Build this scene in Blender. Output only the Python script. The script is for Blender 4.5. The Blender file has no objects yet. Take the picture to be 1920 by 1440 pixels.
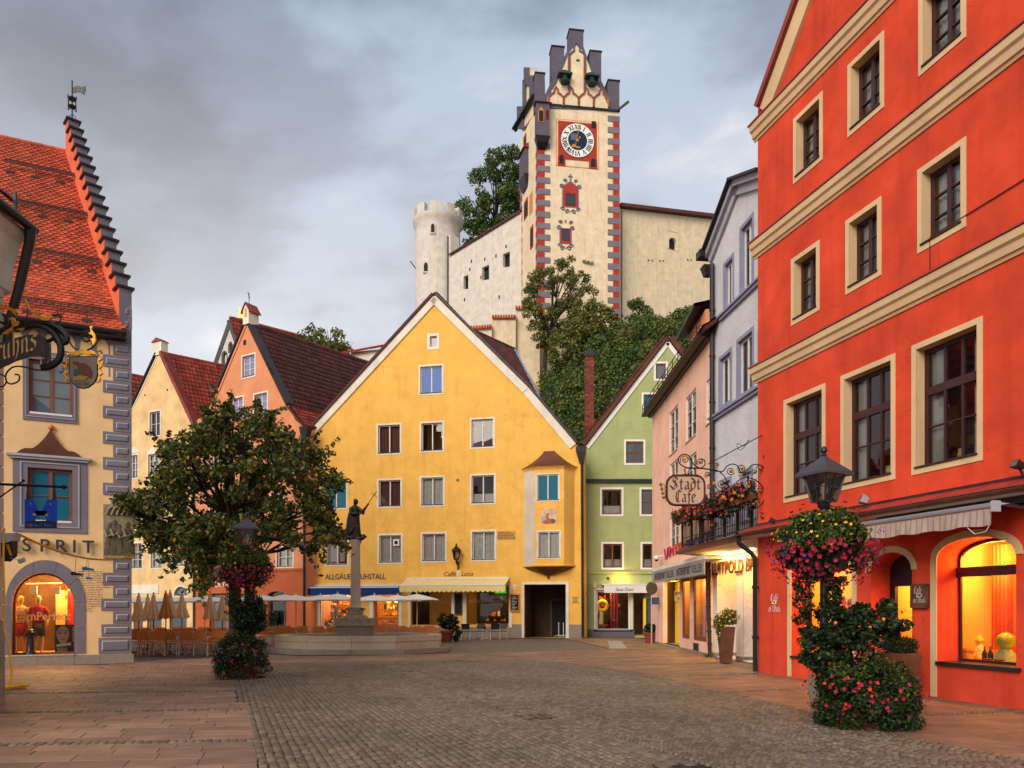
import bpy, bmesh, math, random
import numpy as np
from mathutils import Vector, Matrix
from mathutils.geometry import tessellate_polygon
random.seed(7); rng = np.random.default_rng(7)
scene = bpy.context.scene
COL = scene.collection
R = math.radians
# ---------------------------------------------------------------- camera
F, CX, HY, HC = 1400., 960., 1140., 1.7
cam = bpy.data.objects.new('camera', bpy.data.cameras.new('camera'))
COL.objects.link(cam); scene.camera = cam
cam.location = (0, 0, HC); cam.rotation_euler = (R(90), 0, 0)
cam.data.sensor_width = 36; cam.data.lens = 36 * F / 1920
cam.data.shift_y = (HY - 720) / 1920; cam.data.clip_end = 3000; cam.data.clip_start = .05
# ---------------------------------------------------------------- sky
SUN_ELEV, SUN_AZ = R(29), R(-32)      # azimuth measured from straight behind the camera, negative = left
world = bpy.data.worlds.new('World'); scene.world = world; world.use_nodes = True
nt = world.node_tree; nt.nodes.clear()
def N(t, **k):
 n = nt.nodes.new(t)
 for a, v in k.items(): setattr(n, a, v)
 return n
def L(a, b): nt.links.new(a, b)
out = N('ShaderNodeOutputWorld'); bg = N('ShaderNodeBackground'); bg.inputs[1].default_value = .1
L(bg.outputs[0], out.inputs[0])
sky = N('ShaderNodeTexSky', sky_type='NISHITA'); sky.sun_disc = False
sky.sun_elevation = SUN_ELEV; sky.sun_rotation = R(180) + SUN_AZ
tc = N('ShaderNodeTexCoord'); sx = N('ShaderNodeSeparateXYZ'); L(tc.outputs['Generated'], sx.inputs[0])
zp = N('ShaderNodeMath', operation='ADD'); zp.inputs[1].default_value = .22
zm = N('ShaderNodeMath',operation='MAXIMUM'); zm.inputs[1].default_value = 0; L(sx.outputs[2],zm.inputs[0]); L(zm.outputs[0],zp.inputs[0])
dx = N('ShaderNodeMath', operation='DIVIDE'); dy = N('ShaderNodeMath', operation='DIVIDE')
L(sx.outputs[0],dx.inputs[0]); L(zp.outputs[0],dx.inputs[1]); L(sx.outputs[1],dy.inputs[0]); L(zp.outputs[0],dy.inputs[1])
cb = N('ShaderNodeCombineXYZ'); L(dx.outputs[0], cb.inputs[0]); L(dy.outputs[0], cb.inputs[1])
def noise(scale, detail, rough, off, dist=0.):
 mp = N('ShaderNodeMapping'); mp.inputs['Location'].default_value = off; L(cb.outputs[0], mp.inputs[0])
 mp.inputs['Scale'].default_value = (1., 1.25, 1); mp.inputs['Rotation'].default_value = (0, 0, R(25))
 n = N('ShaderNodeTexNoise'); n.inputs['Scale'].default_value = scale; n.inputs['Detail'].default_value = detail
 n.inputs['Roughness'].default_value = rough; n.inputs['Distortion'].default_value = dist
 L(mp.outputs[0], n.inputs['Vector']); return n.outputs[0]
n1 = noise(.75, 7, .55, (3.1, 7.7, 0), .35); n2 = noise(1.9, 6, .52, (11.3, 2.2, 0), .2)
def ramp(src, stops):
 r = N('ShaderNodeValToRGB'); e = r.color_ramp.elements
 e[0].position, e[0].color = stops[0][0], stops[0][1]; e[1].position, e[1].color = stops[-1][0], stops[-1][1]
 for p, c in stops[1:-1]:
  q = e.new(p); q.color = c
 r.color_ramp.interpolation = 'EASE'; L(src, r.inputs[0]); return r.outputs[0]
add = N('ShaderNodeMath', operation='MULTIPLY_ADD'); add.inputs[1].default_value = .62; L(n1, add.inputs[0])
m2 = N('ShaderNodeMath',operation='MULTIPLY'); m2.inputs[1].default_value = .38; L(n2,m2.inputs[0]); L(m2.outputs[0],add.inputs[2])
CLOUD = ramp(add.outputs[0],[(.36,(.17,.18,.235,1)),(.45,(.28,.325,.415,1)),(.52,(.44,.53,.65,1)),(.60,(.84,.83,.84,1))])
# brighter, paler cloud towards the horizon, all the way round
hz = N('ShaderNodeMapRange'); hz.inputs[1].default_value = .10; hz.inputs[2].default_value = .62; hz.inputs[3].default_value = .84; hz.inputs[4].default_value = 0
L(sx.outputs[2], hz.inputs[0])
mh = N('ShaderNodeMixRGB'); mh.inputs[2].default_value = (.97,.91,.88,1); L(hz.outputs[0],mh.inputs[0]); L(CLOUD,mh.inputs[1])
sc10 = N('ShaderNodeVectorMath',operation='SCALE'); sc10.inputs[3].default_value = 10.; L(mh.outputs[0],sc10.inputs[0])
mx = N('ShaderNodeMixRGB'); mx.inputs[0].default_value = .93; L(sky.outputs[0],mx.inputs[1]); L(sc10.outputs[0],mx.inputs[2])
L(mx.outputs[0], bg.inputs[0])
# ---------------------------------------------------------------- sun (veiled by cloud: wide and soft)
sl = bpy.data.lights.new('sun', 'SUN'); sl.energy = 2.6; sl.angle = R(36); sl.color = (1, .89, .76)
so = bpy.data.objects.new('sun', sl); COL.objects.link(so)
# light comes from behind-left of the camera
sd = Vector((math.sin(SUN_AZ) * math.cos(SUN_ELEV),-math.cos(SUN_AZ) * math.cos(SUN_ELEV),math.sin(SUN_ELEV)))
so.rotation_euler = sd.to_track_quat('Z', 'Y').to_euler()
vs = scene.view_settings; scene.display_settings.display_device = 'sRGB'
vs.view_transform = 'Standard'; vs.look = 'None'; vs.exposure = .2; vs.gamma = 1; vs.use_curve_mapping = False
cy = scene.cycles; cy.use_denoising = True; cy.max_bounces = 6; cy.diffuse_bounces = 3; cy.glossy_bounces = 3
cy.transmission_bounces = 3; cy.transparent_max_bounces = 10; cy.caustics_reflective = False; cy.caustics_refractive = False
cy.sample_clamp_indirect = 4

# ================================================================ helpers
def G(px, py):                       # photo pixel -> point on the ground
 Y = F * HC / (py - HY); return Vector(((px - CX) / F * Y, Y, 0))
def P(px, py, Y):                    # photo pixel -> point at depth Y
 return Vector(((px - CX) / F * Y, Y, HC + (HY - py) / F * Y))
def proj(p): return (CX + F * p[0] / p[1], HY - F * (p[2] - HC) / p[1])
def lin(h, k=1.):
 c = [int(h[i:i + 2], 16) / 255 for i in (0, 2, 4)]
 return tuple((x / 12.92 if x <= .04045 else ((x + .055) / 1.055) ** 2.4) * k for x in c) + (1,)

def tag(o, label=None, cat=None, group=None, kind=None):
 if label: o['label'] = label
 if cat: o['category'] = cat
 if group: o['group'] = group
 if kind: o['kind'] = kind
 return o
def empty(name, loc=(0, 0, 0), rz=0., label=None, cat=None, group=None, parent=None):
 o = bpy.data.objects.new(name, None); COL.objects.link(o); o.location = loc; o.rotation_euler = (0, 0, rz)
 o.empty_display_size = .2
 if parent: o.parent = parent
 return tag(o, label, cat, group)
def kids(o): return [c for c in bpy.data.objects if c.parent == o]
def copy_tree(root, loc=None, rz=None, label=None, scale=None):
 r = root.copy(); COL.objects.link(r)
 if loc is not None: r.location = loc
 if rz is not None: r.rotation_euler = (0, 0, rz)
 if label: r['label'] = label
 if scale: r.scale = (scale,) * 3
 for ch in TREE[root.name]:
  c = ch.copy(); COL.objects.link(c); c.parent = r
  for g in TREE.get(ch.name, ()):
   d = g.copy(); COL.objects.link(d); d.parent = c
 return r
TREE = {}
class MB:
 """collects polygons, builds ONE mesh object"""
 def __init__(s): s.v = []; s.f = []; s.m = []
 def add(s, vs, fs, mi=0):
  b = len(s.v); s.v += [tuple(x) for x in vs]; s.f += [tuple(i + b for i in f) for f in fs]; s.m += [mi] * len(fs); return s
 def quad(s, a, b, c, d, mi=0): return s.add([a, b, c, d], [(0, 1, 2, 3)], mi)
 def box(s, x0, x1, y0, y1, z0, z1, mi=0):
  return s.add([(x0,y0,z0),(x1,y0,z0),(x1,y1,z0),(x0,y1,z0),(x0,y0,z1),(x1,y0,z1),(x1,y1,z1),(x0,y1,z1)],
     [(0, 3, 2, 1), (4, 5, 6, 7), (0, 1, 5, 4), (1, 2, 6, 5), (2, 3, 7, 6), (3, 0, 4, 7)], mi)
 def obox(s, c, a, b, d, mi=0):        # centre and three half-axis vectors
  c, a, b, d = map(Vector, (c, a, b, d))
  return s.add([c - a - b - d,c + a - b - d,c + a + b - d,c - a + b - d,c - a - b + d,c + a - b + d,c + a + b + d,c - a + b + d],
     [(0, 3, 2, 1), (4, 5, 6, 7), (0, 1, 5, 4), (1, 2, 6, 5), (2, 3, 7, 6), (3, 0, 4, 7)], mi)
 def bar(s, p, q, w=.02, h=None, mi=0, up=(0, 0, 1)):   # square bar from p to q
  p, q = Vector(p), Vector(q); t = (q - p); l = t.length
  if l < 1e-6: return s
  t /= l; up = Vector(up)
  if abs(t.dot(up)) > .98: up = Vector((0, 1, 0))
  sd_ = t.cross(up).normalized(); u2 = sd_.cross(t)
  return s.obox((p + q) / 2, t * l / 2, sd_ * w / 2, u2 * (h or w) / 2, mi)
 def sheet(s, poly, y, holes=(), mi=0):       # polygon with holes in the x-z plane
  loops = [[Vector((a, b, 0)) for a, b in q] for q in [poly, *holes]]
  tris = tessellate_polygon(loops); pts = [p for q in loops for p in q]
  return s.add([(p.x, y, p.y) for p in pts], tris, mi)
 def floor(s, poly, z, mi=0, holes=()):
  loops = [[Vector((a[0], a[1], 0)) for a in q] for q in [poly, *holes]]
  tris = tessellate_polygon(loops); pts = [p for q in loops for p in q]
  return s.add([(p.x,p.y,z) for p in pts],[t if (pts[t[1]] - pts[t[0]]).cross(pts[t[2]] - pts[t[0]]).z > 0 else t[::-1] for t in tris],mi)
 def prism(s, poly, y0, y1, holes=(), mi=0, side=None, back=True):   # x-z polygon given thickness along y
  s.sheet(poly, y0, holes, mi)
  if back: s.sheet(poly, y1, holes, mi)
  for q in [poly, *holes]:
   n = len(q)
   for i in range(n):
    a, b = q[i], q[(i + 1) % n]
    s.quad((a[0],y0,a[1]),(b[0],y0,b[1]),(b[0],y1,b[1]),(a[0],y1,a[1]),mi if side is None else side)
  return s
 def vprism(s, poly, z0, z1, mi=0):    # x-y polygon given height
  s.floor(poly, z0, mi); s.floor(poly, z1, mi); n = len(poly)
  for i in range(n):
   a, b = poly[i], poly[(i + 1) % n]
   s.quad((a[0], a[1], z0), (b[0], b[1], z0), (b[0], b[1], z1), (a[0], a[1], z1), mi)
  return s
 def loft(s, rings, mi=0, caps=True, closed=True):
  n = len(rings[0]); b = len(s.v); s.v += [tuple(p) for r in rings for p in r]; k = len(s.f)
  for i in range(len(rings) - 1):
   for j in range(n if closed else n - 1):
    j2 = (j + 1) % n
    s.f.append((b + i * n + j, b + i * n + j2, b + (i + 1) * n + j2, b + (i + 1) * n + j))
  if caps:
   s.f.append(tuple(b + j for j in range(n))[::-1]); s.f.append(tuple(b + (len(rings) - 1) * n + j for j in range(n)))
  s.m += [mi] * (len(s.f) - k); return s
 def lathe(s, prof, n=16, c=(0, 0, 0), mi=0, sx=1., sy=1., a0=0.):
  return s.loft([[(c[0] + r * sx * math.cos(a0 + 2 * math.pi * j / n),c[1] + r * sy * math.sin(a0 + 2 * math.pi * j / n),c[2] + z) for j in range(n)] for r,z in prof],mi)
 def tube(s, pts, r=.02, n=6, mi=0, caps=True):
  pts = [Vector(p) for p in pts]; rings = []; ref = None
  rs = r if isinstance(r, (list, tuple)) else [r] * len(pts)
  for i, p in enumerate(pts):
   t = (pts[min(i + 1, len(pts) - 1)] - pts[max(i - 1, 0)])
   t = t.normalized() if t.length > 1e-9 else Vector((0, 0, 1))
   if ref is None: ref = Vector((0, 0, 1)) if abs(t.z) < .9 else Vector((0, 1, 0))
   a = (ref - t * ref.dot(t)).normalized(); ref = a; b = t.cross(a)
   rings.append([p + (a * math.cos(2 * math.pi * j / n) + b * math.sin(2 * math.pi * j / n)) * rs[i] for j in range(n)])
  return s.loft(rings, mi, caps)
 def ball(s, c, r, n=10, mi=0, sz=1.):
  k = max(4, n // 2)
  return s.lathe([(max(r * math.sin(math.pi * i / k),r * .02),-r * sz * math.cos(math.pi * i / k)) for i in range(k + 1)],n,c,mi)
 def build(s, name, mats, parent=None, loc=(0, 0, 0), rot=(0, 0, 0), smooth=False, bevel=0., seg=2):
  me = bpy.data.meshes.new(name); me.from_pydata(s.v, [], s.f)
  for m in (mats if isinstance(mats, (list, tuple)) else [mats]): me.materials.append(m)
  if any(s.m): me.polygons.foreach_set('material_index', s.m)
  return link(name, me, parent, loc, rot, smooth, bevel, seg)
def link(name, me, parent=None, loc=(0, 0, 0), rot=(0, 0, 0), smooth=False, bevel=0., seg=2):
 if smooth:
  me.polygons.foreach_set('use_smooth', [True] * len(me.polygons))
  if smooth != 'all': me.set_sharp_from_angle(angle=R(40))
 me.update()
 o = bpy.data.objects.new(name, me); COL.objects.link(o); o.location = loc; o.rotation_euler = rot
 if parent is not None:
  o.parent = parent; TREE.setdefault(parent.name, []).append(o)
 if bevel:
  b = o.modifiers.new('bevel','BEVEL'); b.width = bevel; b.segments = seg; b.limit_method = 'ANGLE'; b.angle_limit = R(35)
 return o
def np_mesh(name, V, Fc, mats, parent=None, smooth=False, mi=None):
 """V (n,3) array, Fc (m,k) array of equal-sized faces"""
 me = bpy.data.meshes.new(name); V = np.asarray(V, np.float32); Fc = np.asarray(Fc, np.int32)
 me.vertices.add(len(V)); me.vertices.foreach_set('co', V.ravel())
 k = Fc.shape[1]; me.loops.add(Fc.size); me.loops.foreach_set('vertex_index', Fc.ravel())
 me.polygons.add(len(Fc)); me.polygons.foreach_set('loop_start', np.arange(0, Fc.size, k, dtype=np.int32))
 for m in (mats if isinstance(mats, (list, tuple)) else [mats]): me.materials.append(m)
 if mi is not None: me.polygons.foreach_set('material_index', np.asarray(mi, np.int32))
 me.validate(); me.update(calc_edges=True)
 return link(name, me, parent, smooth=smooth)
def pieces(name, parent, bv, bf, mats4, material, n_single=300, rest=None, shared=True):
 """many alike pieces: those nearest the lens become objects, the others one joined part. bv verts, bf faces (quads), mats4 list of Matrix (parent space)"""
 W = parent.matrix_basis.copy(); pp = parent.parent
 while pp is not None: W = pp.matrix_basis @ W; pp = pp.parent
 def seen(M):
  p = W @ M.translation
  if p.y < .5: return 1e9
  x, y = proj(p); d = p.length
  return d if -40 < x < 1960 and -40 < y < 1480 else d + 1e4
 order = sorted(mats4, key=seen)
 me = bpy.data.meshes.new(name); me.from_pydata(bv, [], bf); me.materials.append(material); me.update()
 for M in order[:n_single]:
  o = bpy.data.objects.new(name, me); COL.objects.link(o); o.parent = parent; o.matrix_basis = M
  TREE.setdefault(parent.name, []).append(o)
 far = order[n_single:]
 if far:
  B = np.array([list(v) + [1] for v in bv]); A = np.array([[list(r) for r in M] for M in far])
  V = np.einsum('nij,kj->nki', A, B)[:, :, :3].reshape(-1, 3)
  nb = len(bv); q = np.array([f if len(f) == 4 else (*f, f[-1]) for f in bf])
  if all(len(f) == 4 for f in bf):
   Fc = (np.arange(len(far))[:, None, None] * nb + q[None]).reshape(-1, 4)
  else:
   t = np.array([tr for f in bf for tr in [(f[0], f[i], f[i + 1]) for i in range(1, len(f) - 1)]])
   Fc = (np.arange(len(far))[:, None, None] * nb + t[None]).reshape(-1, 3)
  o = np_mesh(rest or (name + 's'), V, Fc, material, parent); o['kind'] = 'stuff'
def inside(p, poly):
 x, y = p[0], p[1]; c = False; n = len(poly)
 for i in range(n):
  a, b = poly[i], poly[i - 1]
  if (a[1] > y) != (b[1] > y) and x < (b[0] - a[0]) * (y - a[1]) / (b[1] - a[1]) + a[0]: c = not c
 return c
def text(s,parent,mat,loc,h,w=None,depth=.01,name='lettering',rot=(R(90),0,0),align='LEFT',shear=0.,bold=0.):
 cu = bpy.data.curves.new(name,'FONT'); cu.body = s; cu.size = 1; cu.extrude = .5; cu.shear = shear; cu.offset = bold; cu.resolution_u = 3
 o = bpy.data.objects.new(name, cu); COL.objects.link(o); bpy.context.view_layer.update()
 me = bpy.data.meshes.new_from_object(o.evaluated_get(bpy.context.evaluated_depsgraph_get()))
 bpy.data.objects.remove(o); n = len(me.vertices); a = np.empty(n * 3,np.float32); me.vertices.foreach_get('co',a); a = a.reshape(-1,3)
 lo, hi = a.min(0), a.max(0)
 k = h / .72; kx = k if w is None else w / max(hi[0] - lo[0], 1e-6)
 a[:, 0] = (a[:, 0] - lo[0]) * kx; a[:, 1] *= k; a[:, 2] = (a[:, 2] + .5) * depth
 if align == 'CENTER': a[:, 0] -= (hi[0] - lo[0]) * kx / 2
 me.vertices.foreach_set('co', a.ravel()); me.materials.clear(); me.materials.append(mat)
 return link(name, me, parent, loc, rot)
class Fac:
 """a facade: an Empty at its left foot; local x runs along the wall, local -y points out of it"""
 def __init__(s, name, label, cat, A, B, group=None):
  s.A = Vector((A[0], A[1])); s.d = Vector((B[0] - A[0], B[1] - A[1])); s.L = s.d.length; s.d.normalize()
  s.root = empty(name, (A[0], A[1], 0), math.atan2(s.d.y, s.d.x), label, cat, group)
  s.root.rotation_euler = (0, 0, math.atan2(s.d.y, s.d.x))
  s.M = Matrix.Translation((A[0],A[1],0)) @ Matrix.Rotation(math.atan2(s.d.y,s.d.x),4,'Z'); s.Mi = s.M.inverted()
  s.root.matrix_basis = s.M; s.holes = []
 def u(s, px, y=0.):
  nrm = Vector((-s.d.y, s.d.x)); A = s.A + nrm * y
  k = (px - CX) / F; return (k * A.y - A.x) / (s.d.x - k * s.d.y)
 def uz(s, px, py, y=0.):
  u = s.u(px, y); nrm = Vector((-s.d.y, s.d.x)); Y = s.A.y + u * s.d.y + y * nrm.y
  return (u, HC + (HY - py) / F * Y)
 def z(s, px, py, y=0.): return s.uz(px, py, y)[1]
 def loc(s, w): return s.Mi @ Vector(w)
 def wall(s,poly,mat,back=(0,8),name='wall',reveal=.2,y=0.,side=None,mats=None,parent=None,cap=True):
  mb = MB(); mb.sheet(poly, y, s.holes); n = len(poly)
  for q in s.holes:
   for i in range(len(q)):
    a, b = q[i], q[(i + 1) % len(q)]
    mb.quad((a[0],y,a[1]),(b[0],y,b[1]),(b[0],y + reveal,b[1]),(a[0],y + reveal,a[1]),1 if mats else 0)
  bx, by = back
  for i in range(n):
   a, b = poly[i], poly[(i + 1) % n]
   mb.quad((a[0], y, a[1]), (b[0], y, b[1]), (b[0] + bx, y + by, b[1]), (a[0] + bx, y + by, a[1]))
  loops = [[Vector((a, b, 0)) for a, b in poly]]
  if cap: mb.add([(p.x + bx, y + by, p.y) for p in loops[0]], tessellate_polygon(loops))
  return mb.build(name, mats or mat, parent or s.root)
def arch(u0, u1, z0, zs, zt, n=10, pw=2.):
 """opening outline: straight jambs to zs, then an arch reaching zt"""
 c = (u0 + u1) / 2; r = (u1 - u0) / 2; pts = [(u0, z0), (u1, z0)]
 for i in range(n + 1):
  a = math.pi * i / n; pts.append((c + r * math.cos(a), zs + (zt - zs) * abs(math.sin(a)) ** (2 / pw)))
 return pts
def ring(inner, w):
 """outline of an arch surround, w wide, leaving the foot open"""
 return w
# ================================================================ materials
def nodes(m):
 m.use_nodes = True; t = m.node_tree; b = t.nodes['Principled BSDF']; return t, b
def mat(name,col,rough=.8,var=.12,scale=2.5,bump=0.,bscale=30.,metal=0.,spec=.3,dirt=0.,island=0.,detail=5,dirtcol=(.05,.04,.03,1),emit=0.,coat=0.,streak=0.,crack=0.,wear=0.):
 m = bpy.data.materials.new(name); t, b = nodes(m); nd = t.nodes; lk = t.links
 if isinstance(col, str): col = lin(col)
 b.inputs['Roughness'].default_value = rough; b.inputs['Metallic'].default_value = metal; b.inputs['Specular IOR Level'].default_value = spec
 if coat: b.inputs['Coat Weight'].default_value = coat
 tcn = nd.new('ShaderNodeTexCoord'); SRC = nd.new('ShaderNodeNewGeometry').outputs['Position'] if island else tcn.outputs['Object']
 def nz(sc, de=detail, ro=.55, st=None):
  n = nd.new('ShaderNodeTexNoise'); n.inputs['Scale'].default_value = sc; n.inputs['Detail'].default_value = de; n.inputs['Roughness'].default_value = ro
  if st:
   mp = nd.new('ShaderNodeMapping'); mp.inputs['Scale'].default_value = st; lk.new(SRC,mp.inputs[0]); lk.new(mp.outputs[0],n.inputs[0])
  else: lk.new(SRC, n.inputs[0])
  return n.outputs[0]
 def mrange(src, a, bb, c, d):
  r = nd.new('ShaderNodeMapRange'); r.inputs[1].default_value = a; r.inputs[2].default_value = bb; r.inputs[3].default_value = c; r.inputs[4].default_value = d
  lk.new(src, r.inputs[0]); return r.outputs[0]
 val = mrange(nz(scale), .3, .7, 1 - var, 1 + var)
 if island:
  g = nd.new('ShaderNodeNewGeometry'); oi = nd.new('ShaderNodeObjectInfo')
  ad = nd.new('ShaderNodeMath'); ad.operation = 'ADD'; lk.new(g.outputs['Random Per Island'],ad.inputs[0]); lk.new(oi.outputs['Random'],ad.inputs[1])
  fr = nd.new('ShaderNodeMath'); fr.operation = 'FRACT'; lk.new(ad.outputs[0], fr.inputs[0])
  mu = nd.new('ShaderNodeMath'); mu.operation = 'MULTIPLY'; lk.new(val,mu.inputs[0]); lk.new(mrange(fr.outputs[0],0,1,1 - island,1 + island),mu.inputs[1]); val = mu.outputs[0]
 if wear: mu = nd.new('ShaderNodeMath'); mu.operation = 'MULTIPLY'; lk.new(val,mu.inputs[0]); lk.new(mrange(nz(.33,5,.6),.35,.65,1 - wear,1 + wear * .6),mu.inputs[1]); val = mu.outputs[0]
 sc = nd.new('ShaderNodeVectorMath'); sc.operation = 'SCALE'; sc.inputs[0].default_value = col[:3]; lk.new(val,sc.inputs[3]); c = sc.outputs[0]
 if dirt:
  mi = nd.new('ShaderNodeMixRGB'); mi.inputs[2].default_value = dirtcol; lk.new(mrange(nz(1.3,8,.68),.5,.78,0,dirt),mi.inputs[0]); lk.new(c,mi.inputs[1]); c = mi.outputs[0]
 if streak:
  mi = nd.new('ShaderNodeMixRGB'); mi.inputs[2].default_value = dirtcol; lk.new(mrange(nz(1.,7,.6,(2.6,2.6,.22)),.52,.8,0,streak),mi.inputs[0]); lk.new(c,mi.inputs[1]); c = mi.outputs[0]
 if crack:       # fine branching cracks, only here and there
  vo = nd.new('ShaderNodeTexVoronoi'); vo.feature = 'DISTANCE_TO_EDGE'; vo.inputs['Scale'].default_value = .55; wn = nd.new('ShaderNodeTexNoise'); wn.inputs['Scale'].default_value = 1.8; wn.inputs['Detail'].default_value = 6; lk.new(tcn.outputs['Object'],wn.inputs[0])
  va = nd.new('ShaderNodeVectorMath'); va.operation = 'MULTIPLY_ADD'; va.inputs[1].default_value = (.9,.9,.9); lk.new(wn.outputs['Color'],va.inputs[0]); lk.new(tcn.outputs['Object'],va.inputs[2]); lk.new(va.outputs[0],vo.inputs['Vector'])
  m1 = nd.new('ShaderNodeMath'); m1.operation = 'MULTIPLY'; lk.new(mrange(vo.outputs[0],.002,.010,1,0),m1.inputs[0]); lk.new(mrange(nz(.42,4),.5,.62,0,crack),m1.inputs[1])
  mi = nd.new('ShaderNodeMixRGB'); mi.inputs[2].default_value = tuple(x * .5 for x in dirtcol[:3]) + (1,); lk.new(m1.outputs[0],mi.inputs[0]); lk.new(c,mi.inputs[1]); c = mi.outputs[0]
 lk.new(c, b.inputs['Base Color'])
 if bump:
  bp = nd.new('ShaderNodeBump'); bp.inputs['Strength'].default_value = min(bump,1.); bp.inputs['Distance'].default_value = .02 * max(1,bump)
  mm = nd.new('ShaderNodeMath'); mm.operation = 'ADD'; lk.new(nz(bscale,6,.6),mm.inputs[0]); lk.new(nz(bscale * .22,3,.5),mm.inputs[1])
  lk.new(mm.outputs[0], bp.inputs['Height']); lk.new(bp.outputs[0], b.inputs['Normal'])
 if emit:
  lk.new(c, b.inputs['Emission Color']); b.inputs['Emission Strength'].default_value = emit
 return m
def plaster(name, col, **k):
 a = dict(rough=.92, var=.10, scale=.9, bump=.32, bscale=9., spec=.15, dirt=.16, streak=.22); a.update(k)
 if 'dirtcol' not in a:
  cc = lin(col) if isinstance(col, str) else col
  a['dirtcol'] = (cc[0] * .42, cc[1] * .38, cc[2] * .36, 1)
 return mat(name, col, **a)
def glass(name, tint=(.9, .95, 1.), refl=.12, base=None, rough=.015):
 m = bpy.data.materials.new(name); m.use_nodes = True; t = m.node_tree; t.nodes.clear(); nd = t.nodes; lk = t.links
 o = nd.new('ShaderNodeOutputMaterial'); mx_ = nd.new('ShaderNodeMixShader'); gl = nd.new('ShaderNodeBsdfGlossy'); gl.inputs['Roughness'].default_value = rough
 fr = nd.new('ShaderNodeFresnel'); fr.inputs[0].default_value = 1.5; ad = nd.new('ShaderNodeMath'); ad.operation = 'ADD'; ad.inputs[1].default_value = refl; ad.use_clamp = True
 lk.new(fr.outputs[0], ad.inputs[0]); lk.new(ad.outputs[0], mx_.inputs[0])
 tr = nd.new('ShaderNodeBsdfTransparent' if base is None else 'ShaderNodeBsdfDiffuse'); tr.inputs[0].default_value = (*(tint if base is None else base),1)
 n = nd.new('ShaderNodeTexNoise'); n.inputs['Scale'].default_value = 1.6; tcn = nd.new('ShaderNodeTexCoord'); lk.new(tcn.outputs['Object'],n.inputs[0])
 bp = nd.new('ShaderNodeBump'); bp.inputs['Strength'].default_value = .015; bp.inputs['Distance'].default_value = .02; lk.new(n.outputs[0],bp.inputs['Height']); lk.new(bp.outputs[0],gl.inputs['Normal'])
 lk.new(tr.outputs[0],mx_.inputs[1]); lk.new(gl.outputs[0],mx_.inputs[2]); lk.new(mx_.outputs[0],o.inputs[0]); return m
def emis(name, col, s):
 m = bpy.data.materials.new(name); m.use_nodes = True; t = m.node_tree; t.nodes.clear()
 e = t.nodes.new('ShaderNodeEmission'); e.inputs[0].default_value = col if not isinstance(col,str) else lin(col); e.inputs[1].default_value = s
 o = t.nodes.new('ShaderNodeOutputMaterial'); t.links.new(e.outputs[0], o.inputs[0]); return m
def leafmat(name, c1, c2, c3=None, rough=.5, tl=.25):
 m = bpy.data.materials.new(name); t, b = nodes(m); nd = t.nodes; lk = t.links
 g = nd.new('ShaderNodeNewGeometry'); r = nd.new('ShaderNodeValToRGB'); e = r.color_ramp.elements
 e[0].color = (*c1, 1); e[1].color = (*c2, 1); e[0].position = .0; e[1].position = .8
 if c3: q = e.new(.97); q.color = (*c3, 1)
 lk.new(g.outputs['Random Per Island'],r.inputs[0]); lk.new(r.outputs[0],b.inputs['Base Color']); b.inputs['Roughness'].default_value = rough
 b.inputs['Specular IOR Level'].default_value = .35
 if tl:
  ts = nd.new('ShaderNodeBsdfTranslucent'); lk.new(r.outputs[0],ts.inputs[0]); mx_ = nd.new('ShaderNodeMixShader'); mx_.inputs[0].default_value = tl
  lk.new(b.outputs[0],mx_.inputs[1]); lk.new(ts.outputs[0],mx_.inputs[2]); lk.new(mx_.outputs[0],nd['Material Output'].inputs[0])
 return m
def brickmat(name, c1, c2, mortar, scale, w=.5, h=.25, ms=.02):
 m = bpy.data.materials.new(name); t, b = nodes(m); nd = t.nodes; lk = t.links
 tcn = nd.new('ShaderNodeTexCoord'); k = nd.new('ShaderNodeTexBrick'); lk.new(tcn.outputs['Object'],k.inputs[0])
 k.inputs['Color1'].default_value = c1; k.inputs['Color2'].default_value = c2; k.inputs['Mortar'].default_value = mortar; k.inputs['Scale'].default_value = scale
 k.inputs['Brick Width'].default_value = w; k.inputs['Row Height'].default_value = h; k.inputs['Mortar Size'].default_value = ms
 lk.new(k.outputs[0], b.inputs['Base Color']); b.inputs['Roughness'].default_value = .85; return m
M = {}
M['cream'] = plaster('cream_plaster', 'E6C08C')
M['greypaint'] = plaster('grey_painted_stone', '77717A', bump=.15)
M['slategrey'] = plaster('slate_grey_paint', '5E5862', bump=.15)
M['greylight'] = mat('pale_grey_paint', 'A6A2AC', .85)
M['redtile'] = mat('red_clay_tile',(.50,.085,.035,1),.75,.22,1.2,.3,40,island=.28,dirt=.45,dirtcol=(.12,.03,.02,1))
M['browntile'] = mat('brown_clay_tile',(.085,.024,.020,1),.7,.2,1.5,.3,30,island=.3,dirt=.4,dirtcol=(.02,.01,.01,1))
M['redtile2'] = mat('weathered_red_tile',(.26,.045,.028,1),.75,.25,1.2,.3,30,island=.35,dirt=.5,dirtcol=(.04,.012,.01,1))
M['orange_side'] = plaster('orange_plaster', 'D96A48')
M['darkmetal'] = mat('dark_sheet_metal', (.030, .024, .024, 1), .45, .2, 4, .1, 20, metal=.4)
M['iron'] = mat('black_wrought_iron', (.012, .011, .012, 1), .42, .25, 8, .15, 60, metal=.5, spec=.5)
M['gold'] = mat('gilded_metal', (.66, .31, .03, 1), .35, .2, 6, .15, 40, metal=.75, spec=.6)
M['copper'] = mat('brown_copper', (.13, .045, .026, 1), .45, .25, 1.5, .1, 10, metal=.5, dirt=.3)
M['woodbrown'] = mat('brown_window_wood', '7A4A34', .6, .15, 6)
M['woodred'] = mat('dark_red_window_wood', (.045, .010, .009, 1), .45, .15, 6, spec=.45)
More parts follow.
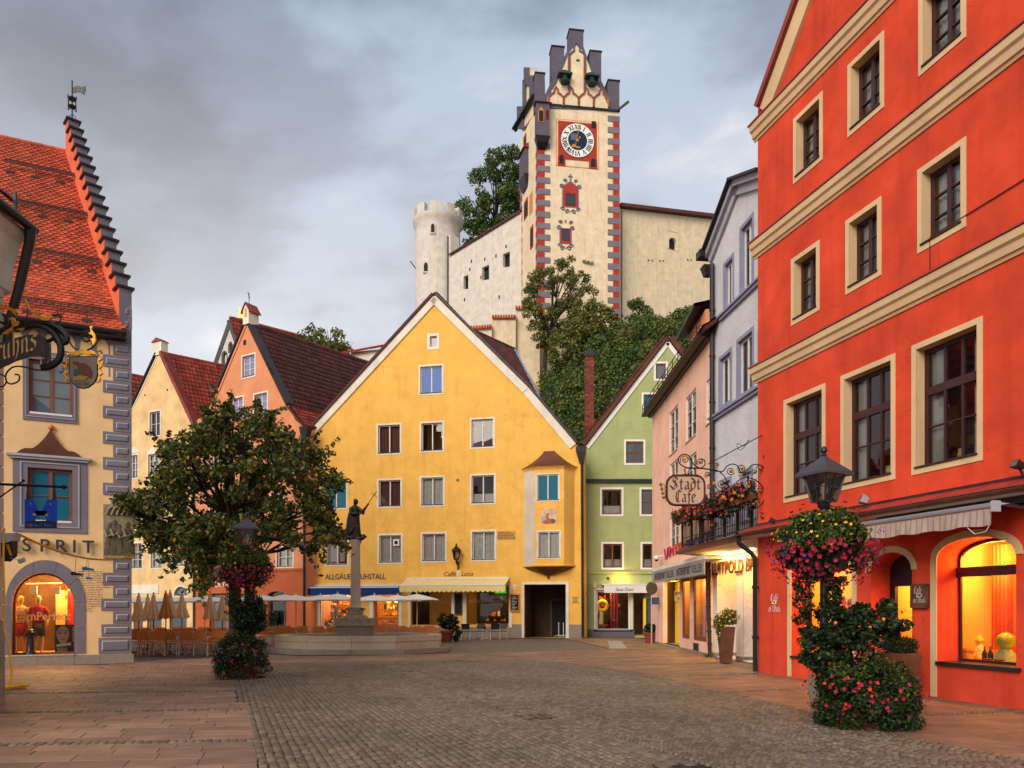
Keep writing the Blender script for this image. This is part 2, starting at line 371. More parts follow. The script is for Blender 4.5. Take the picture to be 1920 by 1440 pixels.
M['whitewood'] = mat('white_window_paint', 'DCD8D4', .55, .06, 5)
M['whitetrim'] = plaster('white_trim_plaster', 'E2D9C8', bump=.12, dirt=.3, streak=.25)
M['beigetrim'] = plaster('beige_trim_plaster', 'D8B88E', bump=.12, dirt=.2)
M['granite'] = mat('granite', 'B8A68F', .75, .16, 30, .25, 90, dirt=.3, spec=.35)
M['granite2'] = mat('grey_granite', '8E8172', .8, .2, 25, .3, 80, dirt=.4, dirtcol=(.04, .045, .02, 1))
M['sandstone'] = mat('weathered_stone', '96886F', .9, .25, 8, .6, 40, dirt=.5)
M['yellow'] = plaster('yellow_plaster', (.84, .470, .100, 1), dirt=.26, streak=.32, crack=.4)
M['paleyellow'] = plaster('pale_yellow_plaster', 'E4BE88', var=.2, dirt=.28)
M['salmon'] = plaster('salmon_plaster', 'D9906A', dirt=.22, streak=.3)
M['brickred'] = plaster('terracotta_plaster', 'B5603E')
M['green'] = plaster('green_plaster', 'A9AF78', crack=.4, streak=.3)
M['greendark'] = mat('dark_green_sheet', (.03, .05, .04, 1), .5)
M['pink'] = plaster('pink_plaster', 'F0BFA8', streak=.3, crack=.5)
M['roughcast'] = plaster('grey_roughcast', 'CDC9CC', bump=1.3, bscale=14., dirt=.1)
M['lilac'] = plaster('lilac_grey_trim', '8E8EA6', bump=.1)
M['red'] = plaster('red_plaster',(.66,.068,.030,1),dirt=.36,streak=.5,bump=.5,bscale=5,crack=.25,var=.2,dirtcol=(.30,.020,.010,1))
M['redmetal'] = mat('red_sheet_metal', (.42, .05, .04, 1), .4, .12, 2, metal=.2, spec=.5)
M['castle'] = plaster('castle_plaster', 'DFCBAA', dirt=.4, streak=.5, crack=.4)
M['castlewhite'] = plaster('castle_white_plaster', 'CFC7BA', dirt=.45, streak=.4)
M['redpaint'] = mat('red_painted_stone', (.36, .036, .022, 1), .85, .2, 1.2, dirt=.2)
M['orangepaint'] = mat('orange_paint', (.62, .22, .05, 1), .85)
M['dark'] = mat('dark_opening', (.012, .011, .012, 1), .7)
M['black'] = mat('black_paint', (.015, .014, .016, 1), .4, spec=.5)
M['white'] = mat('white_paint', 'E8E4DC', .6, .05)
M['blue'] = mat('blue_paint', (.008, .07, .50, 1), .5, .1)
M['navy'] = mat('navy_paint', (.012, .03, .12, 1), .5)
M['textdark'] = mat('dark_lettering', (.03, .03, .035, 1), .6)
M['textbrown'] = mat('brown_lettering', (.10, .03, .018, 1), .6)
M['glass'] = glass('window_glass', (.84, .86, .88), .02)
M['glass_dark'] = glass('dark_window_glass', refl=.05, base=(.012, .013, .016))
M['glass_blue'] = glass('blue_window_glass', refl=-.02, base=(.010, .09, .36))
M['glass_teal'] = glass('teal_window_glass', refl=.0, base=(.012, .12, .18))
M['glass_lilac'] = glass('lilac_window_glass', refl=.0, base=(.24, .24, .42))
M['glass_grey'] = glass('grey_window_glass', refl=.03, base=(.10, .12, .14))
M['shopglass'] = glass('shop_glass', (.96, .96, .96), .02)
M['curtain'] = mat('white_curtain', 'E0D8CC', .9, .1, 6)
M['curtain2'] = mat('brown_curtain', '7A5248', .9, .15, 6)
M['cobble'] = mat('cobblestone',(.148,.109,.074,1),.5,.2,6,.35,70,island=.38,spec=.5,wear=.3,dirt=.3,dirtcol=(.05,.055,.02,1))
M['mortar'] = mat('mossy_joint',(.024,.021,.014,1),.95,.4,2.2,.5,50,dirt=.9,dirtcol=(.045,.075,.010,1))
M['slab'] = mat('reddish_paving_slab',(.25,.143,.092,1),.58,.2,2.2,.3,80,island=.22,spec=.4,wear=.28,dirt=.5,dirtcol=(.11,.07,.05,1))
M['ground'] = mat('bare_ground', (.10, .085, .065, 1), .95, .2, .3)
M['tan'] = mat('tan_canvas', 'E6C698', .9, .1, 6, .15, 80)
M['creamcanvas'] = mat('cream_canvas', 'F2E4CE', .9, .05, 4)
M['wicker'] = mat('orange_wicker', (.72, .26, .075, 1), .5, .3, 40, .5, 120)
M['alu'] = mat('pale_metal_tube', (.62, .5, .42, 1), .35, .1, metal=.6)
M['darkwicker'] = mat('black_wicker', (.018, .015, .014, 1), .5, .3, 40)
M['terracotta'] = mat('terracotta_pot', (.20, .042, .022, 1), .75, .15, 5, .15, 40)
M['rust'] = mat('rusty_planter', (.13, .05, .028, 1), .6, .3, 4, .2, 30, dirt=.4)
M['bronze'] = mat('dark_bronze', (.022, .017, .014, 1), .38, .3, 6, .2, 30, metal=.6, spec=.5)
M['bark'] = mat('bark', (.035, .026, .018, 1), .95, .3, 6, .8, 40)
M['skin'] = mat('mannequin_skin', (.78, .55, .25, 1), .5, .05)
M['crimson'] = mat('crimson_cloth', (.42, .03, .05, 1), .8, .2, 10)
M['patterned'] = mat('yellow_patterned_cloth', (.85, .70, .32, 1), .8, .4, 22)
M['yellowlit'] = mat('yellow_panel', (.90, .62, .06, 1), .6, .05)
M['interior'] = mat('warm_interior_wall', (.75, .50, .20, 1), .9, .1, 2)
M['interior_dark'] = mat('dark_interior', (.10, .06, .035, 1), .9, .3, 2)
M['hose'] = mat('yellow_hose', (.70, .33, .015, 1), .45, .1)
M['bluebag'] = mat('dark_blue_enamel', (.006, .006, .016, 1), .3, .3, 8, spec=.6)
M['hill'] = mat('hill_soil', (.028, .032, .014, 1), .95, .4, .4)
L1 = leafmat('linden_leaf', (.026, .046, .009), (.095, .120, .020), (.34, .19, .02))
L2 = leafmat('hill_leaf', (.024, .055, .012), (.115, .165, .032), (.22, .22, .045))
L3 = leafmat('bright_leaf', (.03, .055, .012), (.13, .16, .02), (.32, .26, .03))
L4 = leafmat('dark_shrub_leaf', (.008, .018, .006), (.03, .05, .012), (.05, .085, .015))
L5 = leafmat('castle_tree_leaf', (.06, .075, .016), (.20, .205, .04), (.30, .26, .06))
PET = {k: mat(k + '_petal',c,.6,.12,30) for k,c in dict(crimson=(.32,.004,.030,1),magenta=(.46,.015,.10,1),violet=(.13,.018,.22,1),yellow=(.80,.42,.01,1),scarlet=(.70,.03,.02,1),orange=(.78,.18,.03,1),white=(.75,.72,.66,1)).items()}
# ================================================================ ground, street, pavements
MB().quad((-500,-60,-.06),(500,-60,-.06),(500,900,-.06),(-500,900,-.06)).build('ground',M['ground'])['kind'] = 'structure'
# far cobbles: colour cells on the sheet, real stones nearer (below)
cm = mat('small_cobbles', (.20, .16, .125, 1), .7, .25, 5, dirt=.3, dirtcol=(.05, .055, .02, 1))
t_,b_ = nodes(cm); v_ = t_.nodes.new('ShaderNodeTexVoronoi'); v_.feature = 'DISTANCE_TO_EDGE'; v_.inputs['Scale'].default_value = 8.5
tc_ = t_.nodes.new('ShaderNodeTexCoord'); t_.links.new(tc_.outputs['Object'], v_.inputs['Vector'])
mr_ = t_.nodes.new('ShaderNodeMapRange'); mr_.inputs[2].default_value = .10; mr_.inputs[3].default_value = .25; mr_.inputs[4].default_value = 1.; t_.links.new(v_.outputs[0],mr_.inputs[0])
mu_ = t_.nodes.new('ShaderNodeVectorMath'); mu_.operation = 'SCALE'; old_ = b_.inputs['Base Color'].links[0].from_socket; t_.links.new(old_,mu_.inputs[0]); t_.links.new(mr_.outputs[0],mu_.inputs[3]); t_.links.new(mu_.outputs[0],b_.inputs['Base Color'])
bp_ = t_.nodes.new('ShaderNodeBump'); bp_.inputs['Strength'].default_value = .6; bp_.inputs['Distance'].default_value = .012; t_.links.new(mr_.outputs[0],bp_.inputs['Height']); t_.links.new(bp_.outputs[0],b_.inputs['Normal'])
# street plan from points on the ground
EL = [G(480, 1440), G(465, 1320), G(441, 1320), G(440, 1278)]          # kerbless edge of the near pavement
e0 = EL[0] + (EL[0] - EL[1]) * .9
band_f = [G(440, 1247), G(560, 1243), G(700, 1240.5), G(860, 1238), G(1030, 1239)]
band_b = [G(500, 1236), G(640, 1232.7), G(900, 1226), G(1033, 1221), G(1145, 1217)]
edge_r = [G(1030,1239),G(1200,1262),G(1330,1291),G(1480,1326),G(1560,1350),G(1700,1385),G(1920,1425)]
er_end = edge_r[-1] + (edge_r[-1] - edge_r[-2]) * 1.6
cobbles_poly = [(e0.x,e0.y)] + [(p.x,p.y) for p in EL] + [(p.x,p.y) for p in band_f] + [(p.x,p.y) for p in edge_r[1:]] + [(er_end.x,er_end.y)]
MB().quad((-60,-6,-.02),(60,-6,-.02),(60,52,-.02),(-60,52,-.02)).build('street',cm)['kind'] = 'structure'
street = bpy.data.objects['street']
bed = MB(); bed.floor(cobbles_poly, -.006); bed.build('street_bed', M['mortar'], street)
# stones
SV = [(-.5,-.5,-.012),(.5,-.5,-.012),(.5,.5,-.012),(-.5,.5,-.012),(-.49,-.48,.008),(.48,-.49,.008),(.49,.48,.008),(-.48,.49,.008),(-.36,-.34,.0175),(.35,-.37,.0165),(.37,.35,.018),(-.35,.37,.017)]
SF = [(0,1,5,4),(1,2,6,5),(2,3,7,6),(3,0,4,7),(4,5,9,8),(5,6,10,9),(6,7,11,10),(7,4,8,11),(8,9,10,11)]
def stone(x, y, a, sx, sy, h=0.):
 return Matrix.Translation((x,y,h)) @ Matrix.Rotation(a,4,'Z') @ Matrix.Rotation(random.uniform(-.05,.05),4,'X') @ Matrix.Rotation(random.uniform(-.05,.05),4,'Y') @ Matrix.Diagonal((sx,sy,1.35,1))
mats_ = []
gl0,gl1 = Vector((-3.45,21.6)),Vector((1.6,8.55)); gdir = (gl1 - gl0).normalized(); gn = Vector((-gdir.y,gdir.x))
ldir = (EL[1] - EL[0]).normalized()
def near_line(x, y): return (Vector((x, y)) - gl0).dot(gn)
pit = .100; wcol = 1.50
# frame of the street: long axis along the gutter line
ax2 = -gdir; ax1 = Vector((ax2.y, -ax2.x))
o2 = Vector((0, 5.))
for c in range(-8, 9):
 for r in range(-70, 235):
  for k in range(15):
   t = (k + .5) / 15 - .5; tt = t * wcol
   yy = r * pit + .42 * (1 - (2 * t) ** 2) * (1 if c % 2 == 0 else 1) + random.uniform(-.008, .008)
   p = o2 + ax1 * (c * wcol + tt + random.uniform(-.006, .006)) + ax2 * yy
   if p.y < 6.6 or p.y > 25: continue
   if abs(near_line(p.x, p.y)) < .27 and p.y < 22: continue
   if not inside(p, cobbles_poly): continue
   ed = min((Vector((p.x, p.y)) - EL[0].xy).cross(ldir.xy) if False else 9, 9)
   slope = math.atan(-.42 * 8 * t / wcol); a = math.atan2(ax1.y, ax1.x) + slope
   s = random.uniform(.077, .091)
   mats_.append(stone(p.x,p.y,a + random.uniform(-.08,.08),s * random.uniform(.92,1.08),s * random.uniform(.9,1.02),random.uniform(-.004,.005)))
ga = math.atan2(gdir.y, gdir.x); s_ = -9.
while s_ < 14.5:                      # the paved runnel: three rows of longer stones
 for j in (-1, 0, 1):
  p = gl0 + gdir * (s_ + (j % 2) * .1) + gn * (j * .165)
  if 6.6 < p.y < 22 and inside(p,cobbles_poly): mats_.append(stone(p.x,p.y,ga + random.uniform(-.02,.02),.195,.15,-.004))
 s_ += .205
pieces('cobblestone', street, SV, SF, mats_, M['cobble'], 300, 'cobblestones')
# slabs
def slabs(owner, poly, ang, shear, y0, y1, x0, x1, n_single, gutters=(), seed=1):
 rr = random.Random(seed); e1 = Vector((math.cos(ang),math.sin(ang),0)); e2 = Vector((math.sin(shear),math.cos(shear),0))
 QUADS = []; y = y0; row = 0
 while y < y1:
  dep = rr.choice((.30, .34, .34, .40)); gut = any(abs(y - g) < .25 for g in gutters) and row > 0
  if gut:
   for rw in range(2):
    x = x0
    while x < x1:
     p = Vector((0, 0, 0)) + e1 * x + e2 * (y + .06 + rw * .1)
     if inside(p,poly): GUT.setdefault(owner.name,[]).append(stone(p.x,p.y,ang + rr.uniform(-.1,.1),.095,.09,.0))
     x += .105
   y += .235; gutters = [g for g in gutters if abs(y - g) > .6]; row += 1; continue
  def span(yy):
   xs = [x0 + .04 * i for i in range(int((x1 - x0) / .04))]; ins = [x for x in xs if inside(e1 * x + e2 * yy,poly)]
   return (ins[0], ins[-1] + .04) if ins else None
  s0, s1 = span(y + .02), span(y + dep - .02)
  if s0 or s1:
   s0,s1 = s0 or s1,s1 or s0; xa,xb = min(s0[0],s1[0]),max(s0[1],s1[1]); cuts = []; x = xa + rr.uniform(.3,.9)
   while x < xb - .3: cuts.append(x); x += rr.choice((.5, .62, .75, .9))
   lo = [s0[0]] + [min(max(c,s0[0]),s0[1]) for c in cuts] + [s0[1]]; hi = [s1[0]] + [min(max(c,s1[0]),s1[1]) for c in cuts] + [s1[1]]
   for a, b, c, d in zip(lo, lo[1:], hi[1:], hi):
    if (b - a) + (c - d) > .12: QUADS.append(([e1 * a + e2 * y,e1 * b + e2 * y,e1 * c + e2 * (y + dep),e1 * d + e2 * (y + dep)],rr.uniform(-.0025,.0025)))
  y += dep; row += 1
 def meshed(q, h):
  c = sum(q, Vector()) / 4; V = []
  for k, z in ((.004, -.02), (.004, .009), (.011, .0135)):
   for p in q: d = p - c; V.append((d.x - math.copysign(min(k,abs(d.x)),d.x),d.y - math.copysign(min(k,abs(d.y)),d.y),z + h))
  return c, V
 def vis(c):
  if c.y < 3: return False
  q = proj(c); return -60 < q[0] < 1980 and q[1] < 1480
 allq = sorted([meshed(*q) for q in QUADS],key=lambda m: m[0].length); near = [m for m in allq if vis(m[0])][:n_single]; ids = {id(m) for m in near}
 for c, V in near:
  me = bpy.data.meshes.new('paving_slab'); me.from_pydata(V,[],SF); me.materials.append(M['slab']); me.update()
  o = bpy.data.objects.new('paving_slab', me); COL.objects.link(o); o.parent = owner; o.location = c
 VV, FF, b = [], [], 0
 for m in allq:
  if id(m) not in ids: VV.append(np.array(m[1]) + np.array(m[0])); FF.append(np.array(SF) + b); b += 12
 if VV: np_mesh('paving_slabs', np.concatenate(VV), np.concatenate(FF), M['slab'], owner)['kind'] = 'stuff'
 if GUT.get(owner.name): pieces('cobblestone',owner,SV,SF,GUT[owner.name],M['cobble'],0,'gutter_stones')
LATER = {}; GUT = {}
lp = [(-11.5,5.5),(e0.x,e0.y)] + [(p.x,p.y) for p in EL] + [(G(440,1247).x,G(440,1247).y),(G(250,1247).x,G(250,1247).y),(-12.2,22.7),(-16.5,20.8),(-12,12)]
pv = MB(); pv.floor(lp, -.004); pave_l = pv.build('pavement', M['mortar']); pave_l['kind'] = 'structure'
slabs(pave_l, lp, R(6), R(-17), 5.2, 23.5, -17, 6, 290, (9.9, 12.9, 15.9), 3)
rp = [(p.x,p.y) for p in edge_r] + [(er_end.x,er_end.y),(9.2,9.5),(6.6,19.3),(6.3,23),(7.1,26.3),(7.0,36.8),(8.0,42.5),(3.0,41.6)]
rp += [(p.x,p.y) for p in reversed(band_b)] + [(G(440,1239).x,G(440,1239).y),(G(200,1239).x,G(200,1239).y),(G(200,1246).x,G(200,1246).y)] + [(p.x,p.y) for p in band_f[:-1]]
pv = MB(); pv.floor(rp, -.0045); pave_r = pv.build('pavement', M['mortar']); pave_r['kind'] = 'structure'
slabs(pave_r, rp, R(17), R(-16), 3, 46, -20, 18, 290, (9.3, 13.1, 16.6, 20.1, 23.4, 27.5), 5)
patch = [G(1143, 1216.5), G(1176, 1216.5), G(1165, 1202), G(1140, 1202)]
MB().vprism([(p.x,p.y) for p in patch][::-1],-.01,.02).build('concrete_slab',mat('pale_concrete',(.36,.32,.27,1),.85,.1,3,.15,40),pave_r)
def drain(px, py, label):
 c = G(px, py); r = empty('drain_grate', c, ga, label, 'drain')
 mb = MB(); mb.box(-.26,.26,-.26,-.22,-.01,.022); mb.box(-.26,.26,.22,.26,-.01,.022); mb.box(-.26,-.22,-.22,.22,-.01,.022); mb.box(.22,.26,-.22,.22,-.01,.022)
 mb.build('frame', M['darkmetal'], r)
 for i in range(7): MB().box(-.2 + i * .061,-.165 + i * .061,-.22,.22,-.01,.018).build('grate_bar',M['darkmetal'],r)
 MB().box(-.22, .22, -.22, .22, -.012, -.005).build('pit', M['dark'], r)
drain(1003, 1346, 'rusty square drain grate in the cobbled street, nearer of the two in the stone runnel')
drain(762, 1259, 'small drain grate in the cobbled street, farther of the two in the stone runnel')
# ================================================================ windows and openings
def px_rect(f, xl, xr, yt, yb):
 u0, u1 = f.u(xl), f.u(xr); return u0, u1, f.z(xl, yb), f.z(xl, yt)
def window(f,rect,sw=.09,trim='whitetrim',frame='whitewood',cols=2,rows=(1,),glassm='glass',depth=.16,fw=.055,curtain=None,sill=None,name='window',arch_top=0.,y=0.,proud=.018,parent=None,hole=True,cw='curtain',trim_inner=False,transom=None,lintel=None):
 """rect: outer edge of the painted surround. Frame = the part, panes, surround, sill, curtain = sub-parts"""
 u0, u1, z0, z1 = rect; a, b, c, d = u0 + sw, u1 - sw, z0 + sw, z1 - sw; parent = parent or f.root
 if hole: f.holes.append([(a, c), (b, c), (b, d), (a, d)])
 yd = y + depth; mb = MB(); F2 = .03
 mb.prism([(a,c),(b,c),(b,d),(a,d)],yd - .05,yd + .03,[[(a + fw,c + fw),(b - fw,c + fw),(b - fw,d - fw),(a + fw,d - fw)]])
 xs = [a + fw + (b - a - 2 * fw) * i / cols for i in range(cols + 1)]; rows = list(rows); tot = sum(rows); zs = [c + fw]
 for r_ in rows: zs.append(zs[-1] + (d - c - 2 * fw) * r_ / tot)
 thick = max(.045, fw * .9)
 for x in xs[1:-1]:
  w = thick * (1.15 if cols == 2 or (len(rows) > 2 and cols % 2 == 0 and abs(x - (a + b) / 2) < .01) else .6); mb.box(x - w / 2,x + w / 2,yd - .057,yd + .025,c + fw,d - fw)
 for i, z in enumerate(zs[1:-1]):
  w = (transom[1] if transom and transom[0] == i else .028); k = .007 if w < .05 else .02; mb.box(a + fw,b - fw,yd - .044 - k,yd + .02,z - w / 2,z + w / 2)
 wo = mb.build(name, M[frame], parent)
 for i in range(cols):
  for j in range(len(rows)):
   tx,tz = random.uniform(-.006,.006),random.uniform(-.006,.006); xa,xb,za,zb = xs[i],xs[i + 1],zs[j],zs[j + 1]
   MB().quad((xa,yd - .02 + tx,za),(xb,yd - .02 - tx,za),(xb,yd - .02 - tx + tz,zb),(xa,yd - .02 + tx + tz,zb)).build('pane',M[glassm],wo)
 if sw > 0:
  mb = MB(); mb.prism([(u0,z0),(u1,z0),(u1,z1),(u0,z1)],y - proud,y + .004,[[(a,c),(b,c),(b,d),(a,d)]])
  if trim_inner:      # painted reveals
   e = .004
   mb.quad((a + e,y,c),(a + e,yd - .05,c),(a + e,yd - .05,d),(a + e,y,d)); mb.quad((b - e,y,c),(b - e,yd - .05,c),(b - e,yd - .05,d),(b - e,y,d))
   mb.quad((a,y,d - e),(b,y,d - e),(b,yd - .05,d - e),(a,yd - .05,d - e)); mb.quad((a,y,c + e),(b,y,c + e),(b,yd - .05,c + e),(a,yd - .05,c + e))
  mb.build('surround', M[trim], wo)
 if sill: MB().box(a - .02, b + .02, y - .05, yd - .05, c + .006, c + .036).build('sill', M[sill], wo)
 if curtain:
  mb = MB(); n = 26
  def drape(x0, x1, zt, zb):
   pts = [(x0 + (x1 - x0) * i / n,yd + .10 + .022 * math.sin(i * 2.1 + x0 * 7) + .01 * math.sin(i * .9)) for i in range(n + 1)]
   for (p,q) in zip(pts,pts[1:]): mb.quad((p[0],p[1],zb),(q[0],q[1],zb),(q[0],q[1],zt),(p[0],p[1],zt))
  W_ = b - a
  if curtain == 'full': drape(a, b, d, c)
  elif curtain == 'sides': drape(a, a + W_ * .26, d, c); drape(b - W_ * .26, b, d, c)
  elif curtain == 'left': drape(a, a + W_ * .5, d, c)
  elif curtain == 'right': drape(b - W_ * .45, b, d, c)
  elif curtain == 'low': drape(a, b, c + (d - c) * .36, c)
  elif curtain == 'part': drape(a, b - W_ * .2, d, c + (d - c) * .12)
  mb.build('curtain', M[cw], wo)
 return wo
def band(mb, f, xl, xr, y_at, h, proud, z=None): pass
def room(f, u0, u1, y0, y1, z0, z1, m='interior', floor=None, name='shop_room'):
 """the inside of a shop: walls, ceiling and floor, open towards the street"""
 mb = MB(); mb.quad((u0,y1,z0),(u1,y1,z0),(u1,y1,z1),(u0,y1,z1)); mb.quad((u0,y0,z0),(u0,y1,z0),(u0,y1,z1),(u0,y0,z1))
 mb.quad((u1,y0,z0),(u1,y1,z0),(u1,y1,z1),(u1,y0,z1)); mb.quad((u0,y0,z0),(u1,y0,z0),(u1,y1,z0),(u0,y1,z0)); mb.quad((u0,y0,z1),(u1,y0,z1),(u1,y1,z1),(u0,y1,z1))
 return mb.build(name, M[m], f.root)
def lamp(f, u, y, z, power, col=(1, .52, .13), size=.5, name='shop_light', target=None, kind='POINT'):
 l = bpy.data.lights.new(name, kind); l.energy = power; l.color = col
 if kind == 'POINT': l.shadow_soft_size = size / 2
 else: l.size = size
 o = bpy.data.objects.new(name, l); COL.objects.link(o); o.parent = f.root; o.location = (u, y, z)
 if target: o.rotation_euler = (Vector(target) - Vector((u, y, z))).to_track_quat('-Z', 'Y').to_euler()
 return o
def roof_tiles(parent, O, ex, ey, W, H, tw, th, poly, m, n_single=0, shape='pan', name='roof_tile'):
 """tiles on the plane O + a*ex + b*ey (parent space); poly is the roof outline in (a,b)"""
 ex = Vector(ex).normalized(); ey = Vector(ey).normalized(); n = ex.cross(ey).normalized()
 if n.z < 0: n = -n
 if shape == 'beaver':
  w = tw / 2 * .97; V = [(-w,th * 1.25,.008),(-w,-.01,.044),(-w * .72,-.05,.046),(0,-.075,.047),(w * .72,-.05,.046),(w,-.01,.044),(w,th * 1.25,.008)]
  V += [(a,b,z - .012) for a,b,z in V]; Fc = [(0,1,5,6),(1,2,4,5),(2,3,4,4)] + [(i,i + 1,i + 8,i + 7) for i in range(6)]
 else:
  w = tw / 2; V = []
  for b, zb in ((th * 1.1, .0), (-.03, .045)):
   for i in range(5): V.append((-w + tw * i / 4,b,zb + .03 * (.5 + .5 * math.cos(i / 4 * 2 * math.pi)) + .004))
  V += [(a, b, z - .03) for a, b, z in V[5:10]]
  Fc = [(i, i + 1, i + 6, i + 5) for i in range(4)] + [(5 + i, 6 + i, 11 + i, 10 + i) for i in range(4)]
 Fc = [f if len(set(f)) == 4 else f[:3] for f in Fc]; ms = []; O = Vector(O); nr = int(H / th) + 1; nc = int(W / tw) + 1
 base = Matrix([(*[ex[i], ey[i], n[i]], 0) for i in range(3)] + [(0, 0, 0, 1)])
 for r_ in range(nr):
  for c_ in range(-1, nc + 1):
   a = (c_ + .5 * (r_ % 2 if shape == 'beaver' else 0)) * tw; b = r_ * th
   if not inside((a, b + th * .3), poly): continue
   p = O + ex * (a + random.uniform(-.004,.004)) + ey * (b + random.uniform(-.006,.006)) + n * random.uniform(0,.003)
   ms.append(Matrix.Translation(p) @ base @ Matrix.Rotation(random.uniform(-.018, .018), 4, 'Z'))
 if ms: pieces(name, parent, V, Fc, ms, m, n_single, 'roof_tiles')
def roof(parent, pts, m, under, tw, th, shape='pan', n_single=0, thick=.12, ridge=None):
 """pts (parent space): eave-left, eave-right, ridge-right, ridge-left ... any planar outline whose first edge is the eave"""
 pts = [Vector(p) for p in pts]; ex = (pts[1] - pts[0]).normalized(); n = (pts[1] - pts[0]).cross(pts[2] - pts[0]).normalized()
 if n.z < 0: n = -n
 ey = n.cross(ex);
 if ey.z < 0: ey = -ey
 ab = [((p - pts[0]).dot(ex),(p - pts[0]).dot(ey)) for p in pts]; a0,a1 = min(a for a,_ in ab),max(a for a,_ in ab); b1 = max(b for _,b in ab)
 mb = MB(); mb.add(pts + [p - n * thick for p in pts],[tuple(range(len(pts))),tuple(range(2 * len(pts) - 1,len(pts) - 1,-1))] + [(i,(i + 1) % len(pts),len(pts) + (i + 1) % len(pts),len(pts) + i) for i in range(len(pts))])
 o = mb.build('roof', under, parent)
 O = pts[0] + ex * a0 + n * .004
 roof_tiles(o, O, ex, ey, a1 - a0, b1, tw, th, [(a - a0, b) for a, b in ab], m, n_single, shape)
 if ridge:
  A, B = Vector(ridge[0]), Vector(ridge[1]); k = max(1, int((B - A).length / .36)); rb = MB()
  for i in range(k):
   p, q = A.lerp(B, i / k), A.lerp(B, (i + 1.06) / k); rb.tube([p, q], [.11, .125], 8)
  r_ = rb.build('ridge_tiles', m, o); r_['kind'] = 'stuff'
 return o
def plane_hit(f, p0, n, px, py):
 """facade-space point where the sight line through a photo pixel meets a plane (facade space)"""
 d = Vector(((px - CX) / F,1,(HY - py) / F)); o = Vector((0,0,HC)); p0 = f.M @ Vector(p0); n = f.M.to_3x3() @ Vector(n)
 return f.Mi @ (o + d * ((p0 - o).dot(n) / d.dot(n)))
def downpipe(f, pts, r=.05, m='darkmetal', name='downpipe', parent=None):
 mb = MB(); mb.tube(pts, r, 8);
 a, b = Vector(pts[0]), Vector(pts[-1])
 for i in range(1, 6):
  if len(pts) == 2: p = a.lerp(b,i / 6); mb.tube([p - (b - a).normalized() * .03,p + (b - a).normalized() * .03],r * 1.25,8)
 return mb.build(name, M[m], parent or f.root, smooth=True)

# ================================================================ corner house with the stepped gable (left)
c_ = P(247, 1140, 23.1); a_ = P(8, 1140, 21.7); dv = (c_ - a_).normalized()
E = Fac('corner_house','cream corner house with grey painted quoins, stepped gable and steep red tiled roof','building',(a_ - dv * 3.2).xy,c_.xy)
uc = E.L; uL = 0
pk = E.loc(P(143,268,28.3)); gab = Vector((pk.x - uc,pk.y)); gl = gab.length; gab.normalize(); gt = Vector((gab.y,-gab.x))   # gable line in plan; gt points outward (right)
ze = E.z(232, 629);
# windows
def ewin(op, sur, rows, gl_='glass_grey'):
 u0, u1, z0, z1 = px_rect(E, *op)
 w = window(E, (u0, u1, z0, z1), 0, frame='woodbrown', cols=2, rows=rows, glassm=gl_, depth=.14, fw=.09)
 s = px_rect(E, *sur); mb = MB(); h = [(u0, z0), (u1, z0), (u1, z1), (u0, z1)]
 o = [(s[0], s[2]), (s[1], s[2]), (s[1], s[3]), (s[0], s[3])]; mb.prism(o, -.035, .004, [h]); k = .045
 mid = [((a + b) / 2,(c + d) / 2) for (a,c),(b,d) in zip(o,h)]; k2 = [(a * .4 + b * .6,c * .4 + d * .6) for (a,c),(b,d) in zip(o,h)]
 mb.prism(mid, -.06, -.034, [k2], 1); mb.build('surround', [M['greypaint'], M['greylight']], w)
 MB().box(u0 + .02, u1 - .02, -.03, .09, z0 + .004, z0 + .06).build('sill', M['whitewood'], w); return w
ewin((54, 137, 672, 775), (43, 146, 655, 786), (1, 1, 1))
w2 = ewin((52, 136, 876, 978), (24, 163, 853, 996), (.9, .9), 'glass_teal')
# painted bay: raised frame, cornice and ogee cap
s = px_rect(E, 22, 163, 853, 996); mb = MB()
um = E.u(95, -.1); zt = E.z(95, 806); zb = s[3]
cap = []
for i in range(13):
 t = i / 12; cap.append((s[0] + .12 + (um - s[0] - .12) * (t ** 1.0),zb + .05 + (zt - zb - .05) * (.25 * t + .75 * t ** 2.6) + .10 * math.sin(math.pi * min(t * 2.2,1))))
cap2 = [(2 * um - a, b) for a, b in cap[::-1]][1:]
sc_ = (s[1] - .12 - um) / (um - s[0] - .12); cap2 = [(um + (a - um) * sc_, b) for a, b in cap2]
mb.prism([(cap[0][0], zb + .0)] + cap + cap2 + [(cap2[-1][0], zb + .0)], -.10, .0)
bay = mb.build('bay_cap', M['copper'], E.root)
mb = MB(); mb.box(s[0] - .12,s[1] + .12,-.16,-.002,zb - .02,zb + .05); mb.box(s[0] - .05,s[1] + .05,-.11,-.002,zb - .09,zb - .02); mb.build('bay_cornice',[M['greylight']],E.root)
MB().ball((um, -.05, zt + .07), .085, 10).build('finial', M['orangepaint'], bay)
# frieze under the eave with scalloped lower edge
zf, zg = E.z(200, 646), ze - .12; pts = [(uc - .02, zg), (uL, zg)]; u = uL; zsc = E.z(150, 700)
pts.append((uL, zf))
u = E.u(20); step = (E.u(196) - E.u(92)) / 3.25
pts.append((u, zf));
x = E.u(82) - step * 3
while x < E.u(192):
 for (k0, k1) in ((.08, .80),):
  pts.append((x + step * k0, zf - .34 if False else zsc))
  for i in range(9):
   a = math.pi - math.pi * i / 8; pts.append((x + step * (k0 + (k1 - k0) * .5) + step * (k1 - k0) / 2 * math.cos(a),zf - .16 + .30 * math.sin(a)))
  pts.append((x + step * k1, zsc))
 x += step
pts += [(E.u(206), zsc), (E.u(206), zf), (uc - .02, zf)]
MB().prism(pts[::-1], -.012, .004).build('frieze', M['greypaint'], E.root)
